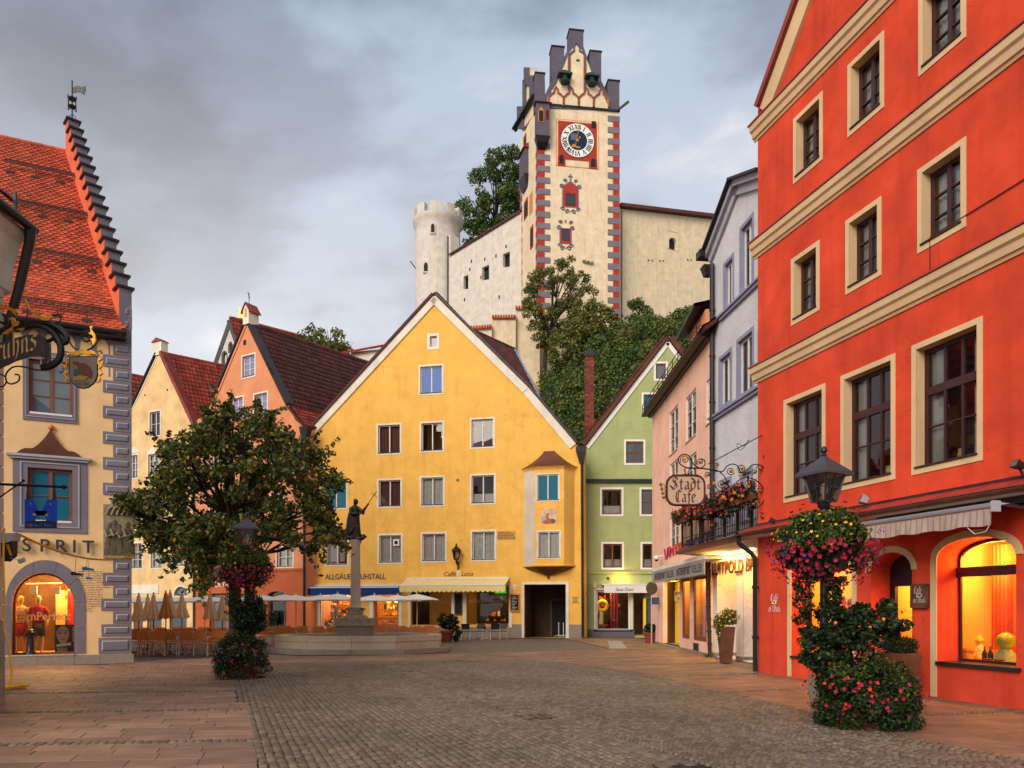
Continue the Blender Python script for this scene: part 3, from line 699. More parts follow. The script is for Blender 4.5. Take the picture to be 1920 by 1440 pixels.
# quoins
def quoin(u0, u1, z0, z1):
 mb = MB(); y = -.03; k = min(.085, (z1 - z0) * .26)
 mb.box(u0, u1, y, .004, z0, z1); a, b, c, d = u0 + k, u1 - k, z0 + k, z1 - k; e = k * .32
 mb.quad((a,y - .002,c),(b,y - .002,c),(b - e,y - .03,c + e),(a + e,y - .03,c + e)); mb.quad((b,y - .002,c),(b,y - .002,d),(b - e,y - .03,d - e),(b - e,y - .03,c + e))
 mb.quad((b,y - .002,d),(a,y - .002,d),(a + e,y - .03,d - e),(b - e,y - .03,d - e),1); mb.quad((a,y - .002,d),(a,y - .002,c),(a + e,y - .03,c + e),(a + e,y - .03,d - e),1)
 mb.quad((a + e,y - .03,c + e),(b - e,y - .03,c + e),(b - e,y - .03,d - e),(a + e,y - .03,d - e)); mb.build('quoin',[M['greypaint'],M['greylight']],E.root)
un, uw = E.u(212), E.u(193); yq = 646.
for i in range(12):
 quoin(un if i % 2 == 0 else uw, uc, E.z(243, yq + 23.5) + .012, E.z(243, yq) - .012); yq += 23.75
yq = 1050.
for i in range(6):
 quoin(un if i % 2 == 0 else uw + (.0 if i < 2 else -.04),uc,E.z(243,yq + 23.6) + .012,E.z(243,yq) - .012); yq += 23.9
quoin(E.u(185), uc, E.z(243, 1225) + .012, E.z(243, 1194.5) - .012)
ur = E.u(228)
for i in range(3): quoin(ur, uc, E.z(243, 645 - i * 23.8) + .012, E.z(243, 621.5 - i * 23.8) - .012)
# shop arch
a0, a1 = E.u(22), E.u(140); zsill = E.z(80, 1227); zsp = E.z(80, 1132); ztp = E.z(80, 1074)
o0,o1 = E.u(10),E.u(160); zo = E.z(80,1050); inner = arch(a0,a1,zsill,zsp,ztp,14); E.holes.append(inner)
ao = arch(o0, o1, zsill - .0, zsp, zo, 14)
for i in range(5):        # voussoirs and jambs: each stone of the painted arch
 th0,th1 = math.pi * i / 5 + .008,math.pi * (i + 1) / 5 - .008; cs = [th0 + (th1 - th0) * k / 6 for k in range(7)]
 cu, ri, ro = (a0 + a1) / 2, (a1 - a0) / 2, None
 ip = [(cu + ri * math.cos(t),zsp + (ztp - zsp) * math.sin(t)) for t in cs]; co = (o0 + o1) / 2; rr_ = (o1 - o0) / 2
 op = [(co + rr_ * math.cos(t), zsp + (zo - zsp) * math.sin(t)) for t in cs]
 MB().prism(ip + op[::-1], -.025, .004).build('arch_stone', M['greypaint'], E.root)
for (x0, x1) in ((o0, a0), (a1, o1)):
 zz = [zsill, (zsill + zsp) / 2, zsp - .01]
 for k in range(2): MB().box(x0,x1,-.025,.004,zz[k] + .006,zz[k + 1] - .006).build('arch_stone',M['greypaint'],E.root)
wf = MB(); wf.prism(arch(a0 + .0,a1 - .0,zsill,zsp,ztp,14),.26,.32,[arch(a0 + .05,a1 - .05,zsill + .05,zsp,ztp - .05,14)])
sf = wf.build('shop_window',M['woodbrown'],E.root); MB().sheet(arch(a0 + .05,a1 - .05,zsill + .05,zsp,ztp - .05,14),.29).build('pane',M['shopglass'],sf)
room(E, a0 - .6, a1 + .5, .345, 3.2, .2, zo + .2, 'interior')
lamp(E, a1 - .5, .8, ztp - .15, 190); lamp(E, a0 + .5, .8, ztp + .1, 130)
MB().box(a0 - .2, a0 + 1.1, 2.2, 2.25, .3, ztp + .3).build('back_panel', M['interior_dark'], E.root)
mb = MB(); mb.tube([(a0 + .25, .7, ztp - .32), (a1 - .4, .7, ztp - .28)], .02);
for uu in (a0 + .45, a0 + 1.05): mb.box(uu - .09, uu + .09, .62, .78, ztp - .62, ztp - .38)
mb.build('spot_rail', M['white'], E.root)
for i,(uu,w) in enumerate(((a1 - .62,.25),(a1 - .33,.18),(a1 - .12,.12))): MB().box(uu,uu + w,1.2 + .2 * i,1.24 + .2 * i,.4,ztp - .5).build('hanging_cloth',[M['interior'],M['crimson'],M['orangepaint']][i],E.root)
# plinth
for (x0, x1) in ((E.u(0), E.u(70)), (E.u(70), E.u(140)), (E.u(140), E.u(188)), (E.u(188), uc + .06)):
 MB().box(x0 + .004, x1 - .004, -.07, .02, 0, E.z(243, 1226)).build('plinth_stone', M['granite2'], E.root)
MB().box(a0, a1, -.09, .25, zsill - .04, zsill + .0).build('shop_sill', M['granite'], E.root)
# inscription: many short painted strokes
mb = MB(); u0_, u1_ = E.u(146), E.u(192); z1_ = E.z(150, 1072); rows_ = 24
for r_ in range(rows_):
 x = u0_ + (.0 if r_ < 14 else .12); z = z1_ - r_ * .053; xe = u1_ + (.22 if 5 < r_ < 10 else 0) - (.25 if r_ > 20 else 0)
 while x < xe:
  w = random.uniform(.03,.11); mb.box(x,min(x + w,xe),-.003,.003,z,z + random.uniform(.012,.022)); x += w + random.uniform(.015,.03)
mb.build('inscription', M['textbrown'], E.root)['kind'] = 'stuff'
# stone relief of standing figures, cut through the quoins
u0_, u1_ = E.u(194), uc + .06; z0_, z1_ = E.z(243, 1047), E.z(243, 948)
mb = MB(); mb.box(u0_,u1_,-.06,.004,z0_,z1_); mb.box(E.u(212),u1_ - .02,-.055,.004,z1_ + .003,E.z(243,926)); mb.box(u0_,u1_,-.1,-.05,z0_,z0_ + .07)
def fig(cx, z, h, lean=0.):
 rings = []
 for t,r_ in ((0,.11),(.15,.12),(.45,.095),(.6,.08),(.75,.115),(.83,.05),(.88,.062),(.95,.065),(1,.02)):
  rings.append([(cx + lean * t + r_ * math.cos(2 * math.pi * j / 10),-.055 - abs(.6 * r_ * math.sin(math.pi * j / 10)) * (1 if j < 10 else 1),z + h * t) for j in range(11)])
 mb.loft(rings, caps=False, closed=False)
 mb.tube([(cx - .1, -.1, z + h * .73), (cx - .02, -.17, z + h * .55), (cx + .1, -.14, z + h * .62)], .032)
W_ = u1_ - u0_
for k,(fx,h,l) in enumerate(((.16,1.05,.06),(.36,1.12,.02),(.57,1.0,-.05),(.78,1.08,.03),(.9,.8,-.02))): fig(u0_ + W_ * fx,z0_ + .07,h * .98,l)
for k in range(5): mb.tube([(u0_ + W_ * (.1 + .17 * k),-.1,z1_ - .32),(u0_ + W_ * (.2 + .17 * k),-.12,z1_ - .12),(u0_ + W_ * (.35 + .12 * k),-.08,z1_ - .05)],.04)
mb.tube([(E.u(214),-.09,z1_ - .1)] + [(E.u(230) + .3 * math.cos(a),-.09,z1_ + .03 + .22 * math.sin(a)) for a in [math.pi - i * .35 for i in range(10)]],.04)
mb.ball((E.u(232), -.11, z1_ + .05), .11, 8)
mb.build('stone_relief', M['sandstone'], E.root, smooth=True)
# letters on the wall
zl = E.z(100, 1035); hl = E.z(100, 1012) - zl
for ch,px in zip('ESPRIT',(17,43,77,106,138,155)): text(ch,E.root,M['textdark'],(E.u(px),-.075,zl),hl * 1.04,None,.05,'letter',bold=.012)
# wall with its openings; gable wall behind follows the skew side
zc = E.z(243, 575)
bk = gab * 9
E.wall([(uL,0),(uc,0),(uc,ze + .35),(uL,ze + .35)],M['cream'],(bk.x,bk.y),reveal=.28,mats=[M['cream'],M['woodbrown']])
MB().box(ur, uc, -.014, .3, ze + .3, zc).build('corner_pilaster', M['greypaint'], E.root)
# roof
yr, zr = pk.y, pk.z - .45; ye = -.38
ra = Vector((pk.x, yr, zr)); ea = Vector((uc - .34 - gab.x * .4, ye, ze))
eL = Vector((uL - 6, ye, ze)); rL = Vector((uL - 8, yr, zr))
RN = (ea - eL).cross(ra - eL).normalized()
ro = roof(E.root, [eL, ea, ra, rL], M['redtile'], M['redtile2'], .205, .15, 'beaver', 300, .1, (rL, ra))
mb = MB(); mb.tube([(uL - 3,ye - .06,ze - .05),(ea.x + .1,ye - .06,ze - .05)],.075,8); mb.box(uL - 3,ea.x + .05,ye + .02,.0,ze - .2,ze - .12); mb.build('gutter',M['darkmetal'],E.root)
ux = Vector((1, 0, 0)); uy = (Vector((0, yr - ye, zr - ze))).normalized(); rn = ux.cross(uy);
if rn.z < 0: rn = -rn
# snow guards
for (p0,p1) in (((8,318),(160,346)),((17,390),(172,419)),((57,483),(190,508)),((38,578),(214,602))):
 A = plane_hit(E,ea,RN,*p0); B = plane_hit(E,ea,RN,*p1); A = Vector((A.x,(A.y + B.y) / 2,(A.z + B.z) / 2)); B = Vector((B.x,A.y,A.z)); mb = MB()
 for h in (.06, .17, .28): mb.bar(A + rn * .22 * (h > .0) + uy * h, B + rn * .22 + uy * h, .028)
 k = int((B - A).length / .085)
 for i in range(k + 1): q = A.lerp(B, i / k) + rn * .22; mb.bar(q + uy * .05, q + uy * .29, .017)
 for i in range(int((B - A).length / .75) + 1):
  q = A + ux * (.2 + i * .75);
  if q.x > B.x: break
  mb.bar(q - uy * .22 + rn * .02,q + uy * .05 + rn * .24,.03,.02); mb.obox(q - uy * .24 + rn * .05,ux * .13,uy * .09,rn * .012)
 mb.build('snow_guard', mat('rusty_snow_guard', (.05, .018, .014, 1), .6), ro)
# stepped gable
ns = 17
for i in range(ns):
 t0, t1 = i / ns, (i + 1) / ns
 zt_ = zc + (pk.z + .55 - zc) * (i + 1) / ns; zb_ = max(ze + .3, zc - 1.2 + (zr - zc) * t0 * .9)
 p0 = Vector((uc, 0)) + gab * gl * t0; p1 = Vector((uc, 0)) + gab * gl * t1; w = -gt * .36
 mb = MB(); q = [p0, p1, p1 + w, p0 + w]
 vs_ = [(a.x, a.y, zb_) for a in q] + [(a.x, a.y, zt_) for a in q]
 mb.add(vs_,[(0,1,5,4),(1,2,6,5),(4,5,6,7),(0,3,2,1)],0); mb.add(vs_,[(3,0,4,7)],0); mb.add(vs_,[(2,3,7,6)],1)
 st = mb.build('gable_step', [M['greypaint'], M['orange_side']], E.root)
 mb = MB(); c = (p0 + p1) / 2 + w / 2; mb.obox((c.x,c.y,zt_ + .035),Vector((gab.x,gab.y,0)) * (gl / ns / 2 + .07),Vector((gt.x,gt.y,0)) * .25,(0,0,.035)); mb.build('coping',M['darkmetal'],st)
tp = Vector((uc, 0)) + gab * gl * (1 - .5 / ns) - gt * .18
# weather vane on top of the gable
wv = E.M @ Vector((tp.x,tp.y,pk.z + .62)); v = empty('weather_vane',wv,0,'black iron weather vane with pierced flag on top of the stepped gable','weather vane')
mb = MB(); mb.tube([(0, 0, 0), (0, 0, 1.55)], .022, 6); mb.build('pole', M['iron'], v)
mb = MB(); fl = [(.03,1.28),(.2,1.36),(.36,1.30),(.50,1.34),(.52,1.2),(.46,1.06),(.50,.98),(.38,1.06),(.25,1.12),(.03,1.08)]
mb.prism(fl,-.012,.012,[[(.16,1.2),(.20,1.16),(.24,1.2),(.20,1.25)],[(.3,1.2),(.34,1.15),(.38,1.2),(.34,1.25)]]); mb.build('flag',M['iron'],v)
mb = MB()
for k in range(6):
 a = k * math.pi / 3; cx_,sy_ = math.cos(a),math.sin(a); mb.tube([(.03 * cx_,.03 * sy_,.52),(.15 * cx_,.15 * sy_,.46),(.14 * cx_,.14 * sy_,.62),(.13 * cx_,.13 * sy_,.85),(.17 * cx_,.17 * sy_,.94)],.02,5)
mb.lathe([(.13,.82),(.15,.86),(.13,.9)],10); mb.lathe([(.12,.55),(.135,.58),(.12,.6)],10); mb.build('basket',M['iron'],v)
mb = MB()
for sgn in (-1,1): mb.tube([(sgn * (.03 + .11 * math.sin(t)),0,.02 + .13 * t / 3 + .05 * (1 - math.cos(t))) for t in [i * .4 for i in range(9)]],.012,5)
mb.build('scrolls', M['iron'], v)

# ---------------------------------------------------------------- shop window display
def mannequin(u, y, z, h, top, skirt, label, turn=0.):
 r = empty('mannequin',E.M @ Vector((u,y,z)),E.root.rotation_euler.z + turn,label,'mannequin','mannequins in the arched shop window'); k = h / 1.75
 def rings(data): return [[(a * k * math.cos(2 * math.pi * j / 14) + ox * k,b * k * math.sin(2 * math.pi * j / 14),zz * k) for j in range(14)] for zz,a,b,ox in data]
 MB().loft(rings([(1.44,.05,.05,0),(1.5,.052,.052,0),(1.55,.068,.075,0),(1.62,.085,.095,0),(1.7,.078,.09,0),(1.745,.045,.05,0),(1.755,.01,.01,0)])).build('head',M['skin'],r,smooth='all')
 t = MB(); t.loft(rings([(.92,.165,.11,0),(1.0,.15,.10,0),(1.1,.14,.095,0),(1.25,.175,.11,0),(1.36,.19,.10,0),(1.43,.11,.075,0),(1.46,.055,.05,0)]))
 for s_ in (-1,1): t.tube([(s_ * .17 * k,0,1.38 * k),(s_ * .235 * k,.02,1.2 * k),(s_ * .25 * k,-.03,1.02 * k)],[.06 * k,.05 * k,.045 * k],8)
 t.build('top', M[top], r, smooth='all'); h2 = MB()
 for s_ in (-1,1): h2.tube([(s_ * .25 * k,-.03,1.02 * k),(s_ * .24 * k,-.07,.88 * k),(s_ * .235 * k,-.08,.78 * k)],[.036 * k,.03 * k,.022 * k],7)
 h2.build('hands', M['skin'], r, smooth='all')
 MB().loft(rings([(.52,.2,.14,0),(.7,.19,.13,0),(.93,.155,.105,0)])).build('skirt',M[skirt],r,smooth='all')
 for s_ in (-1,1): MB().tube([(s_ * .09 * k,0,.55 * k),(s_ * .09 * k,0,.3 * k),(s_ * .085 * k,.01,.08 * k),(s_ * .09 * k,-.1 * k,.02)],[.065 * k,.05 * k,.035 * k,.03 * k],8).build('leg',M['skin'],r,smooth='all')
zfl = zsill + .02
MB().box(a0 - .5, a1 + .4, .35, 3.1, zfl - .06, zfl - .02).build('display_floor', M['interior'], E.root)
mannequin(E.u(31),.75,zfl,1.72,'patterned','crimson','mannequin in bright patterned top and red skirt, left in the arched shop window')
mannequin(E.u(65),.72,zfl,1.74,'crimson','textdark','mannequin in crimson sweater and dark skirt, middle of the arched shop window')
mannequin(E.u(116),1.9,zfl + .15,1.8,'patterned','textdark','mannequin in pale clothes standing behind the face poster',.3)
# poster with a face
pu0,pu1,pz0,pz1 = E.u(99),E.u(138.5),zfl,E.z(120,1172); po = empty('poster',E.M @ Vector((pu0,.48,pz0)),E.root.rotation_euler.z,'dark poster with close-up of a face, right in the arched shop window','poster'); pw,ph = pu1 - pu0,pz1 - pz0
MB().box(0, pw, 0, .02, 0, ph).build('board', mat('poster_dark', (.045, .035, .03, 1), .5), po)
fc = mat('poster_face',(.62,.42,.27,1),.5,.06,5); mb = MB(); mb.prism([(pw * (.38 + .31 * math.cos(t) * (1 - .18 * max(0,-math.sin(t)))),ph * (.66 + (.36 if math.sin(t) < 0 else .30) * math.sin(t))) for t in [i * .2618 for i in range(24)]],-.004,0); mb.build('face_print',fc,po)
mb = MB()
for x in (.23,.52): mb.prism([(pw * (x + .075 * math.cos(t)),ph * (.70 + .028 * math.sin(t))) for t in [i * .5236 for i in range(12)]],-.007,-.005); mb.prism([(pw * (x - .09),ph * .765),(pw * (x + .1),ph * .775),(pw * (x + .1),ph * .793),(pw * (x - .09),ph * .785)],-.007,-.005)
mb.prism([(pw * .37,ph * .56),(pw * .43,ph * .555),(pw * .405,ph * .575)],-.007,-.005); mb.build('features',mat('poster_ink',(.12,.06,.04,1),.5),po)
MB().prism([(pw * (.39 + .11 * math.cos(t)),ph * (.47 + .024 * math.sin(t))) for t in [i * .5236 for i in range(12)]],-.007,-.005).build('lips',mat('poster_lips',(.45,.12,.09,1),.5),po)
MB().prism([(pw * .08,ph * .20),(pw * .78,ph * .26),(pw * .78,ph * .36),(pw * .08,ph * .30)],-.008,-.005).build('label_strip',M['white'],po)
mb = MB()
for i in range(4): mb.box(pw * .1,pw * random.uniform(.5,.62),-.006,-.004,ph * (.03 + .04 * i),ph * (.045 + .04 * i))
for i in range(9): mb.box(pw * .85, pw * .95, -.006, -.004, ph * (.4 + .06 * i), ph * (.43 + .06 * i))
mb.build('print_lines', M['white'], po)
text('#ImPerfect',sf,mat('window_film',(.60,.26,.08,1),.6),(E.u(28),.275,E.z(60,1163)),E.z(60,1147) - E.z(60,1163),E.u(130) - E.u(28),.002,'lettering',bold=.02)
# ================================================================ row of gabled houses on the left of the square
def wdir(f, v):       # world direction -> facade space
 return f.M.to_3x3().inverted() @ Vector((v[0], v[1], 0)).normalized()
def gable_house(name, label, A, B, outline, bdir, depth, wallmat, holes_done=None, cat='house'):
 f = Fac(name, label, cat, A, B); f.b = wdir(f, bdir); f.depth = depth; return f
def finish(f, outline, m, reveal=.2, mats=None):
 f.wall([f.uz(*p) for p in outline], m, (f.b.x * f.depth, f.b.y * f.depth), reveal=reveal, mats=mats)
def slope(f, top, low, m, under, tw, th, out=.06, L=None, shape='pan', back0=0., ridge=True, y0=-.12):
 """roof slope whose front verge runs from pixel top down to pixel low on the facade, going back along f.b"""
 t = f.uz(*top); l = f.uz(*low); L = L or f.depth; b = f.b
 T = Vector((t[0], y0, t[1] + out)); W = Vector((l[0], y0, l[1] + out)); bb = Vector((b.x, b.y, 0))
 return roof(f.root,[W + bb * back0,W + bb * L,T + bb * L,T + bb * back0],m,under,tw,th,shape,ridge=(T + bb * back0,T + bb * L) if ridge else None)
def verge(f, pts, w, m, y0=-.10, y1=.1, name='verge', dz=0.):
 """coping strip that follows the facade outline through photo pixels"""
 q = [f.uz(*p) for p in pts]; mb = MB()
 for (a, b) in zip(q, q[1:]):
  d = Vector((b[0] - a[0], b[1] - a[1])).normalized(); nn = Vector((-d.y, d.x));
  if nn.y < 0: nn = -nn
  w0, w1 = (w if isinstance(w, tuple) else (0, w)); e = d * .02
  mb.prism([(a[0] + nn.x * w0 - e.x,a[1] + nn.y * w0 - e.y),(b[0] + nn.x * w0 + e.x,b[1] + nn.y * w0 + e.y),(b[0] + nn.x * w1 + e.x,b[1] + nn.y * w1 + e.y),(a[0] + nn.x * w1 - e.x,a[1] + nn.y * w1 - e.y)],y0,y1)
 return mb.build(name, M[m] if isinstance(m, str) else m, f.root)
YA, YB = P(574, 1140, 45.), P(1095, 1140, 41.5)
SB = P(571, 1140, 44.2); SA_ = None
def at_px(B, d, px):        # walk from B against d until the pixel column px
 k = (px - CX) / F; s = (B.x - k * B.y) / (d[0] - k * d[1]); return Vector((B.x - d[0] * s, B.y - d[1] * s))
SA = at_px(SB,(.854,-.52),367); HB = at_px(SB,(.854,-.52),366.5); HA = at_px(HB,(.894,-.447),228); H0B = at_px(HA,(.894,-.447),227.5); H0A = at_px(H0B,(.894,-.447),130)
# half hidden house behind the corner house
f = gable_house('gabled_house','narrow house whose red tiled roof slope shows just beside the grey stepped gable',H0A,H0B,None,(1.15,1),9,None)
finish(f, [(130, 1192), (227.5, 1192), (227.5, 800), (190, 695), (150, 800)], M['paleyellow'])
slope(f, (190, 694), (228, 800), M['redtile2'], M['redtile2'], .26, .36)
# cream house
f = gable_house('gabled_house','pale yellow narrow house with dark red tiled roof and white stub chimney on its gable',HA,HB,None,(1.15,1),10,None); H1 = f
def gw(f, xl, xr, yt, yb, rows=(1, 1, 1), gl_='glass', cur='full', **k):
 return window(f,px_rect(f,xl,xr,yt,yb),**{**dict(sw=.10,rows=rows,glassm=gl_,curtain=cur,sill='textdark',depth=.17,fw=.06),**k})
gw(f, 279, 302, 771, 821, (1, 1), 'glass_dark', None)
gw(f,243,260,852,899); gw(f,276,300,850,893); gw(f,244,268,1017,1068,cur='sides'); gw(f,281,306,1015,1067); gw(f,322,346,1012,1064); gw(f,318,342,850,893); gw(f,244,268,935,983); gw(f,281,306,934,982); gw(f,322,346,932,981)
for i, px in enumerate((243, 276)):
 r_ = px_rect(f,px,px + 18,838,851); MB().prism([(r_[0],r_[2]),(r_[1],r_[2]),(r_[1],r_[2] + .12),((r_[0] + r_[1]) / 2,r_[3]),(r_[0],r_[2] + .12)],-.02,.0).build('pediment',M['whitetrim'],f.root)
ha = [f.u(x) for x in (326,352)]; zc_,zt_ = f.z(339,1117),f.z(339,1100); lun = arch(ha[0],ha[1],zc_,zc_ + .02,zt_,10); f.holes.append(lun)
w = MB().prism(arch(ha[0] - .1,ha[1] + .1,zc_ - .1,zc_ + .02,zt_ + .12,10),-.02,.004,[lun]).build('lunette_window',M['whitetrim'],f.root)
MB().sheet(lun, .12).build('pane', M['glass_grey'], w); mb = MB();
for k in range(1,4): a = math.pi * k / 4; mb.bar(((ha[0] + ha[1]) / 2,.11,zc_),((ha[0] + ha[1]) / 2 + .4 * math.cos(a),.11,zc_ + .42 * math.sin(a)),.03)
mb.build('glazing_bar', M['whitewood'], w)
for (x0, x1, y0, y1) in ((250, 268, 1128, 1190), (278, 303, 1128, 1190), (318, 350, 1128, 1190)):
 u0, u1, z0, z1 = px_rect(f, x0, x1, y0, y1); f.holes.append([(u0, .05), (u1, .05), (u1, z1), (u0, z1)])
 d_ = MB().box(u0,u1,.16,.2,.05,z1).build('shop_door',M['woodbrown'],f.root); MB().quad((u0 + .12,.155,.5),(u1 - .12,.155,.5),(u1 - .12,.155,z1 - .12),(u0 + .12,.155,z1 - .12)).build('pane',M['glass_grey'],d_)
r_ = px_rect(f,200,298,1098,1114); MB().box(r_[0],r_[1],-.05,-.004,r_[2],r_[3]).build('sign_board',M['whitetrim'],f.root)
finish(f, [(228, 1192), (366.5, 1192), (362, 800), (300.5, 666), (295, 666), (236, 792)], M['paleyellow'])
slope(f, (301, 663), (372, 818), M['redtile2'], M['redtile2'], .26, .36)
verge(f,[(360,795),(300.5,665)],(-.09,.02),'whitetrim',-.03,.02); verge(f,[(366,803),(302,663)],(.02,.22),M['redtile2'],-.2,.35)
verge(f,[(295.5,665),(236,792)],(-.07,.02),'whitetrim',-.03,.02); verge(f,[(295,663),(234,795)],(.02,.12),'darkmetal',-.15,.3)
r_ = px_rect(f,289,305,643,668); mb = MB(); mb.box(r_[0],r_[1],-.12,.42,r_[2],r_[3]); ch = mb.build('chimney',M['whitetrim'],f.root)
uc_ = (r_[0] + r_[1]) / 2; mb = MB(); w_ = (r_[1] - r_[0]) / 2 + .08
mb.prism([(uc_ - w_,r_[3] - .02),(uc_ + w_,r_[3] - .02),(uc_,r_[3] + .26)],-.2,.5); mb.build('cap',M['redtile2'],ch)
for (x,y) in ((272,741),(314,731)): q = f.uz(x,y); MB().box(q[0] - .05,q[0] + .05,-.02,.0,q[1] - .07,q[1] + .07).build('vent',M['dark'],f.root)
downpipe(f, [(f.L - .05, -.1, f.z(366, 800)), (f.L - .05, -.1, .2)], .06)
# salmon house
f = gable_house('gabled_house','salmon coloured gabled house with huge dark brown tiled roof and bell turret',SA,SB,None,(.8,1),17,None); H2 = f
gw(f,452.5,479.5,667,712,(1,1,1),'glass_lilac',None); gw(f,432,457.5,746,790,(1,1,1),'glass_lilac',None); gw(f,475,503,738,786,(1,1,1),'glass_lilac',None)
for (xl,xr,yt,yb) in ((395,419,850,893),(448,474,842,886),(503,530,836,880),(392,417,940,985),(448,474,934,980),(506,533,928,975),(392,416,1030,1075),(448,474,1026,1072),(517,551,1024,1066)): gw(f,xl,xr,yt,yb,(1,1),'glass',random.choice(('full','sides')))
MB().box(f.u(369),f.L,-.07,.0,f.z(520,1071),f.z(520,1067)).build('string_course',M['brickred'],f.root)
r_ = px_rect(f,502,537,1109,1190); ap = arch(r_[0],r_[1],.05,f.z(502,1116),r_[3],10); f.holes.append(ap)
w = MB().prism(ap,.22,.26).build('shop_window',M['dark'],f.root); MB().sheet(ap,.2).build('pane',M['glass_dark'],w)
for (x0, x1) in ((395, 425), (430, 440), (448, 476)):
 u0,u1,z0,z1 = px_rect(f,x0,x1,1113,1192); f.holes.append([(u0,.05),(u1,.05),(u1,z1),(u0,z1)]); w = MB().box(u0,u1,.2,.26,.05,z1).build('shop_window',M['interior_dark'],f.root); MB().quad((u0 + .1,.18,.4),(u1 - .1,.18,.4),(u1 - .1,.18,z1 - .1),(u0 + .1,.18,z1 - .1)).build('pane',M['glass_grey'],w)
so_ = [(367,1192),(571,1192),(571,804),(555,790),(539,759),(466.5,612),(460.5,612),(413,727),(394,767),(367,790)]
q = [f.uz(*p) for p in so_]; zs_ = f.z(520, 1069)
f.wall(q, M['salmon'], (f.b.x * f.depth, f.b.y * f.depth))
mb = MB(); mb.sheet([(.0,.02),(f.L,.02),(f.L,zs_),(.0,zs_)],-.012,f.holes[-4:]); mb.build('ground_floor_render',M['brickred'],f.root)
slope(f,(467,609),(541,762),M['browntile'],M['browntile'],.3,.40); rs = slope(f,(541,763),(572,800),M['redtile2'],M['copper'],.3,.36,ridge=False)
verge(f,[(571,803),(555,789),(540,759),(466,610)],(-.13,.03),'salmon',-.06,.02); verge(f,[(540,758),(467,609)],(.03,.14),'darkmetal',-.14,.4)
verge(f,[(461,610),(413,726),(394,766)],(-.10,.03),'salmon',-.06,.02); verge(f,[(460,609),(412,726)],(.03,.16),'darkmetal',-.14,.4)
r_ = px_rect(f,455.5,474,585,622); mb = MB(); uc_ = (r_[0] + r_[1]) / 2; w_ = .27; mb.box(uc_ - w_,uc_ + w_,-.16,.62,r_[2] + .35,r_[3]); mb.prism([(uc_ - w_,r_[3]),(uc_ + w_,r_[3]),(uc_,r_[3] + .42)],-.16,.62); ch = mb.build('bell_turret',M['whitetrim'],f.root)
mb = MB(); mb.prism([(uc_ - .1,r_[3] - .45),(uc_ + .1,r_[3] - .45),(uc_ + .1,r_[3] - .05),(uc_,r_[3] + .15),(uc_ - .1,r_[3] - .05)],-.17,-.155); mb.build('niche',M['salmon'],ch)
mb = MB();
for s_ in (-1,1): mb.add([(uc_,-.24,r_[3] + .48),(uc_ + s_ * .4,-.24,r_[3] - .12),(uc_ + s_ * .4,.7,r_[3] - .12),(uc_,.7,r_[3] + .48),(uc_,-.24,r_[3] + .40),(uc_ + s_ * .4,-.24,r_[3] - .2),(uc_ + s_ * .4,.7,r_[3] - .2),(uc_,.7,r_[3] + .40)],[(0,1,2,3),(4,5,6,7),(0,1,5,4),(1,2,6,5),(2,3,7,6)])
mb.build('turret_roof', M['redtile2'], ch)
mb = MB(); mb.tube([(uc_,.1,r_[3] + .4),(uc_,.1,r_[3] + 1.2)],.02,5); mb.prism([(uc_ - .02,r_[3] + .72),(uc_ + .06,r_[3] + .8),(uc_ + .02,r_[3] + .98),(uc_ - .16,r_[3] + 1.25),(uc_ - .05,r_[3] + .95)],.09,.11)
v = empty('weather_vane',f.M @ Vector((0,0,0)),f.root.rotation_euler.z,'small dark weather vane on the bell turret of the salmon house','weather vane'); mb.build('vane',M['iron'],v)
text('TEXTIL', f.root, M['white'], (f.u(396), -.03, f.z(396, 1101)), .30, f.u(432) - f.u(396), .01)
q = f.uz(459,643); MB().box(f.u(456.5),f.u(461.5),-.02,.0,f.z(458,647),f.z(458,638)).build('vent',M['dark'],f.root)
hp = f.uz(571,803); mb = MB(); mb.loft([[(f.L + .02 + a * .55,-.18 + b * .3,hp[1] + .05) for a,b in ((-.3,-.4),(1.0,-.4),(1.0,1),(-.3,1))],[(f.L + .02 + a * .2,-.1 + b * .2,hp[1] - 1.0) for a,b in ((-.3,-.4),(1.0,-.4),(1.0,1),(-.3,1))]]); dp = mb.build('rain_hopper',M['darkmetal'],f.root)
downpipe(f, [(f.L + .07, -.09, hp[1] - .9), (f.L + .07, -.09, .1)], .08)
# church gable behind
f = gable_house('church','white church gable with black edges and pointed windows behind the roofs',P(380,1140,80).xy,P(481,1140,79).xy,None,(1.1,1),14,None,cat='church')
for (x0, x1, yt, ys, yb) in ((429.5, 435, 643, 649, 660), (417, 425, 660.5, 667, 683)):
 a, b = f.u(x0), f.u(x1); op = arch(a, b, f.z(x0, yb), f.z(x0, ys), f.z(x0, yt), 8, 1.5); f.holes.append(op)
 w = MB().prism(arch(a - .1,b + .1,f.z(x0,yb) - .1,f.z(x0,ys),f.z(x0,yt) + .16,8,1.5),-.03,.004,[op]).build('pointed_window',M['darkmetal'],f.root); MB().sheet(op,.25).build('pane',M['glass_grey'],w)
finish(f, [(380, 1000), (481, 1000), (481, 745), (430.5, 600), (380, 745)], M['castlewhite'])
verge(f,[(481,745),(430.5,600)],(-.32,.1),'darkmetal',-.08,.4); verge(f,[(430.5,600),(380,745)],(-.32,.1),'darkmetal',-.08,.4)
slope(f, (431, 597), (482, 744), M['redtile2'], M['redtile2'], .4, .5)
q = f.uz(452,608); v = empty('weathercock',f.M @ Vector((f.u(452,3),3,f.z(452,607,3))),f.root.rotation_euler.z,'gilded weathercock on a short pole above the church roof','weather vane')
MB().tube([(0, 0, -1.2), (0, 0, .5)], .05, 6).ball((0, 0, .55), .13, 8).build('pole', M['alu'], v)
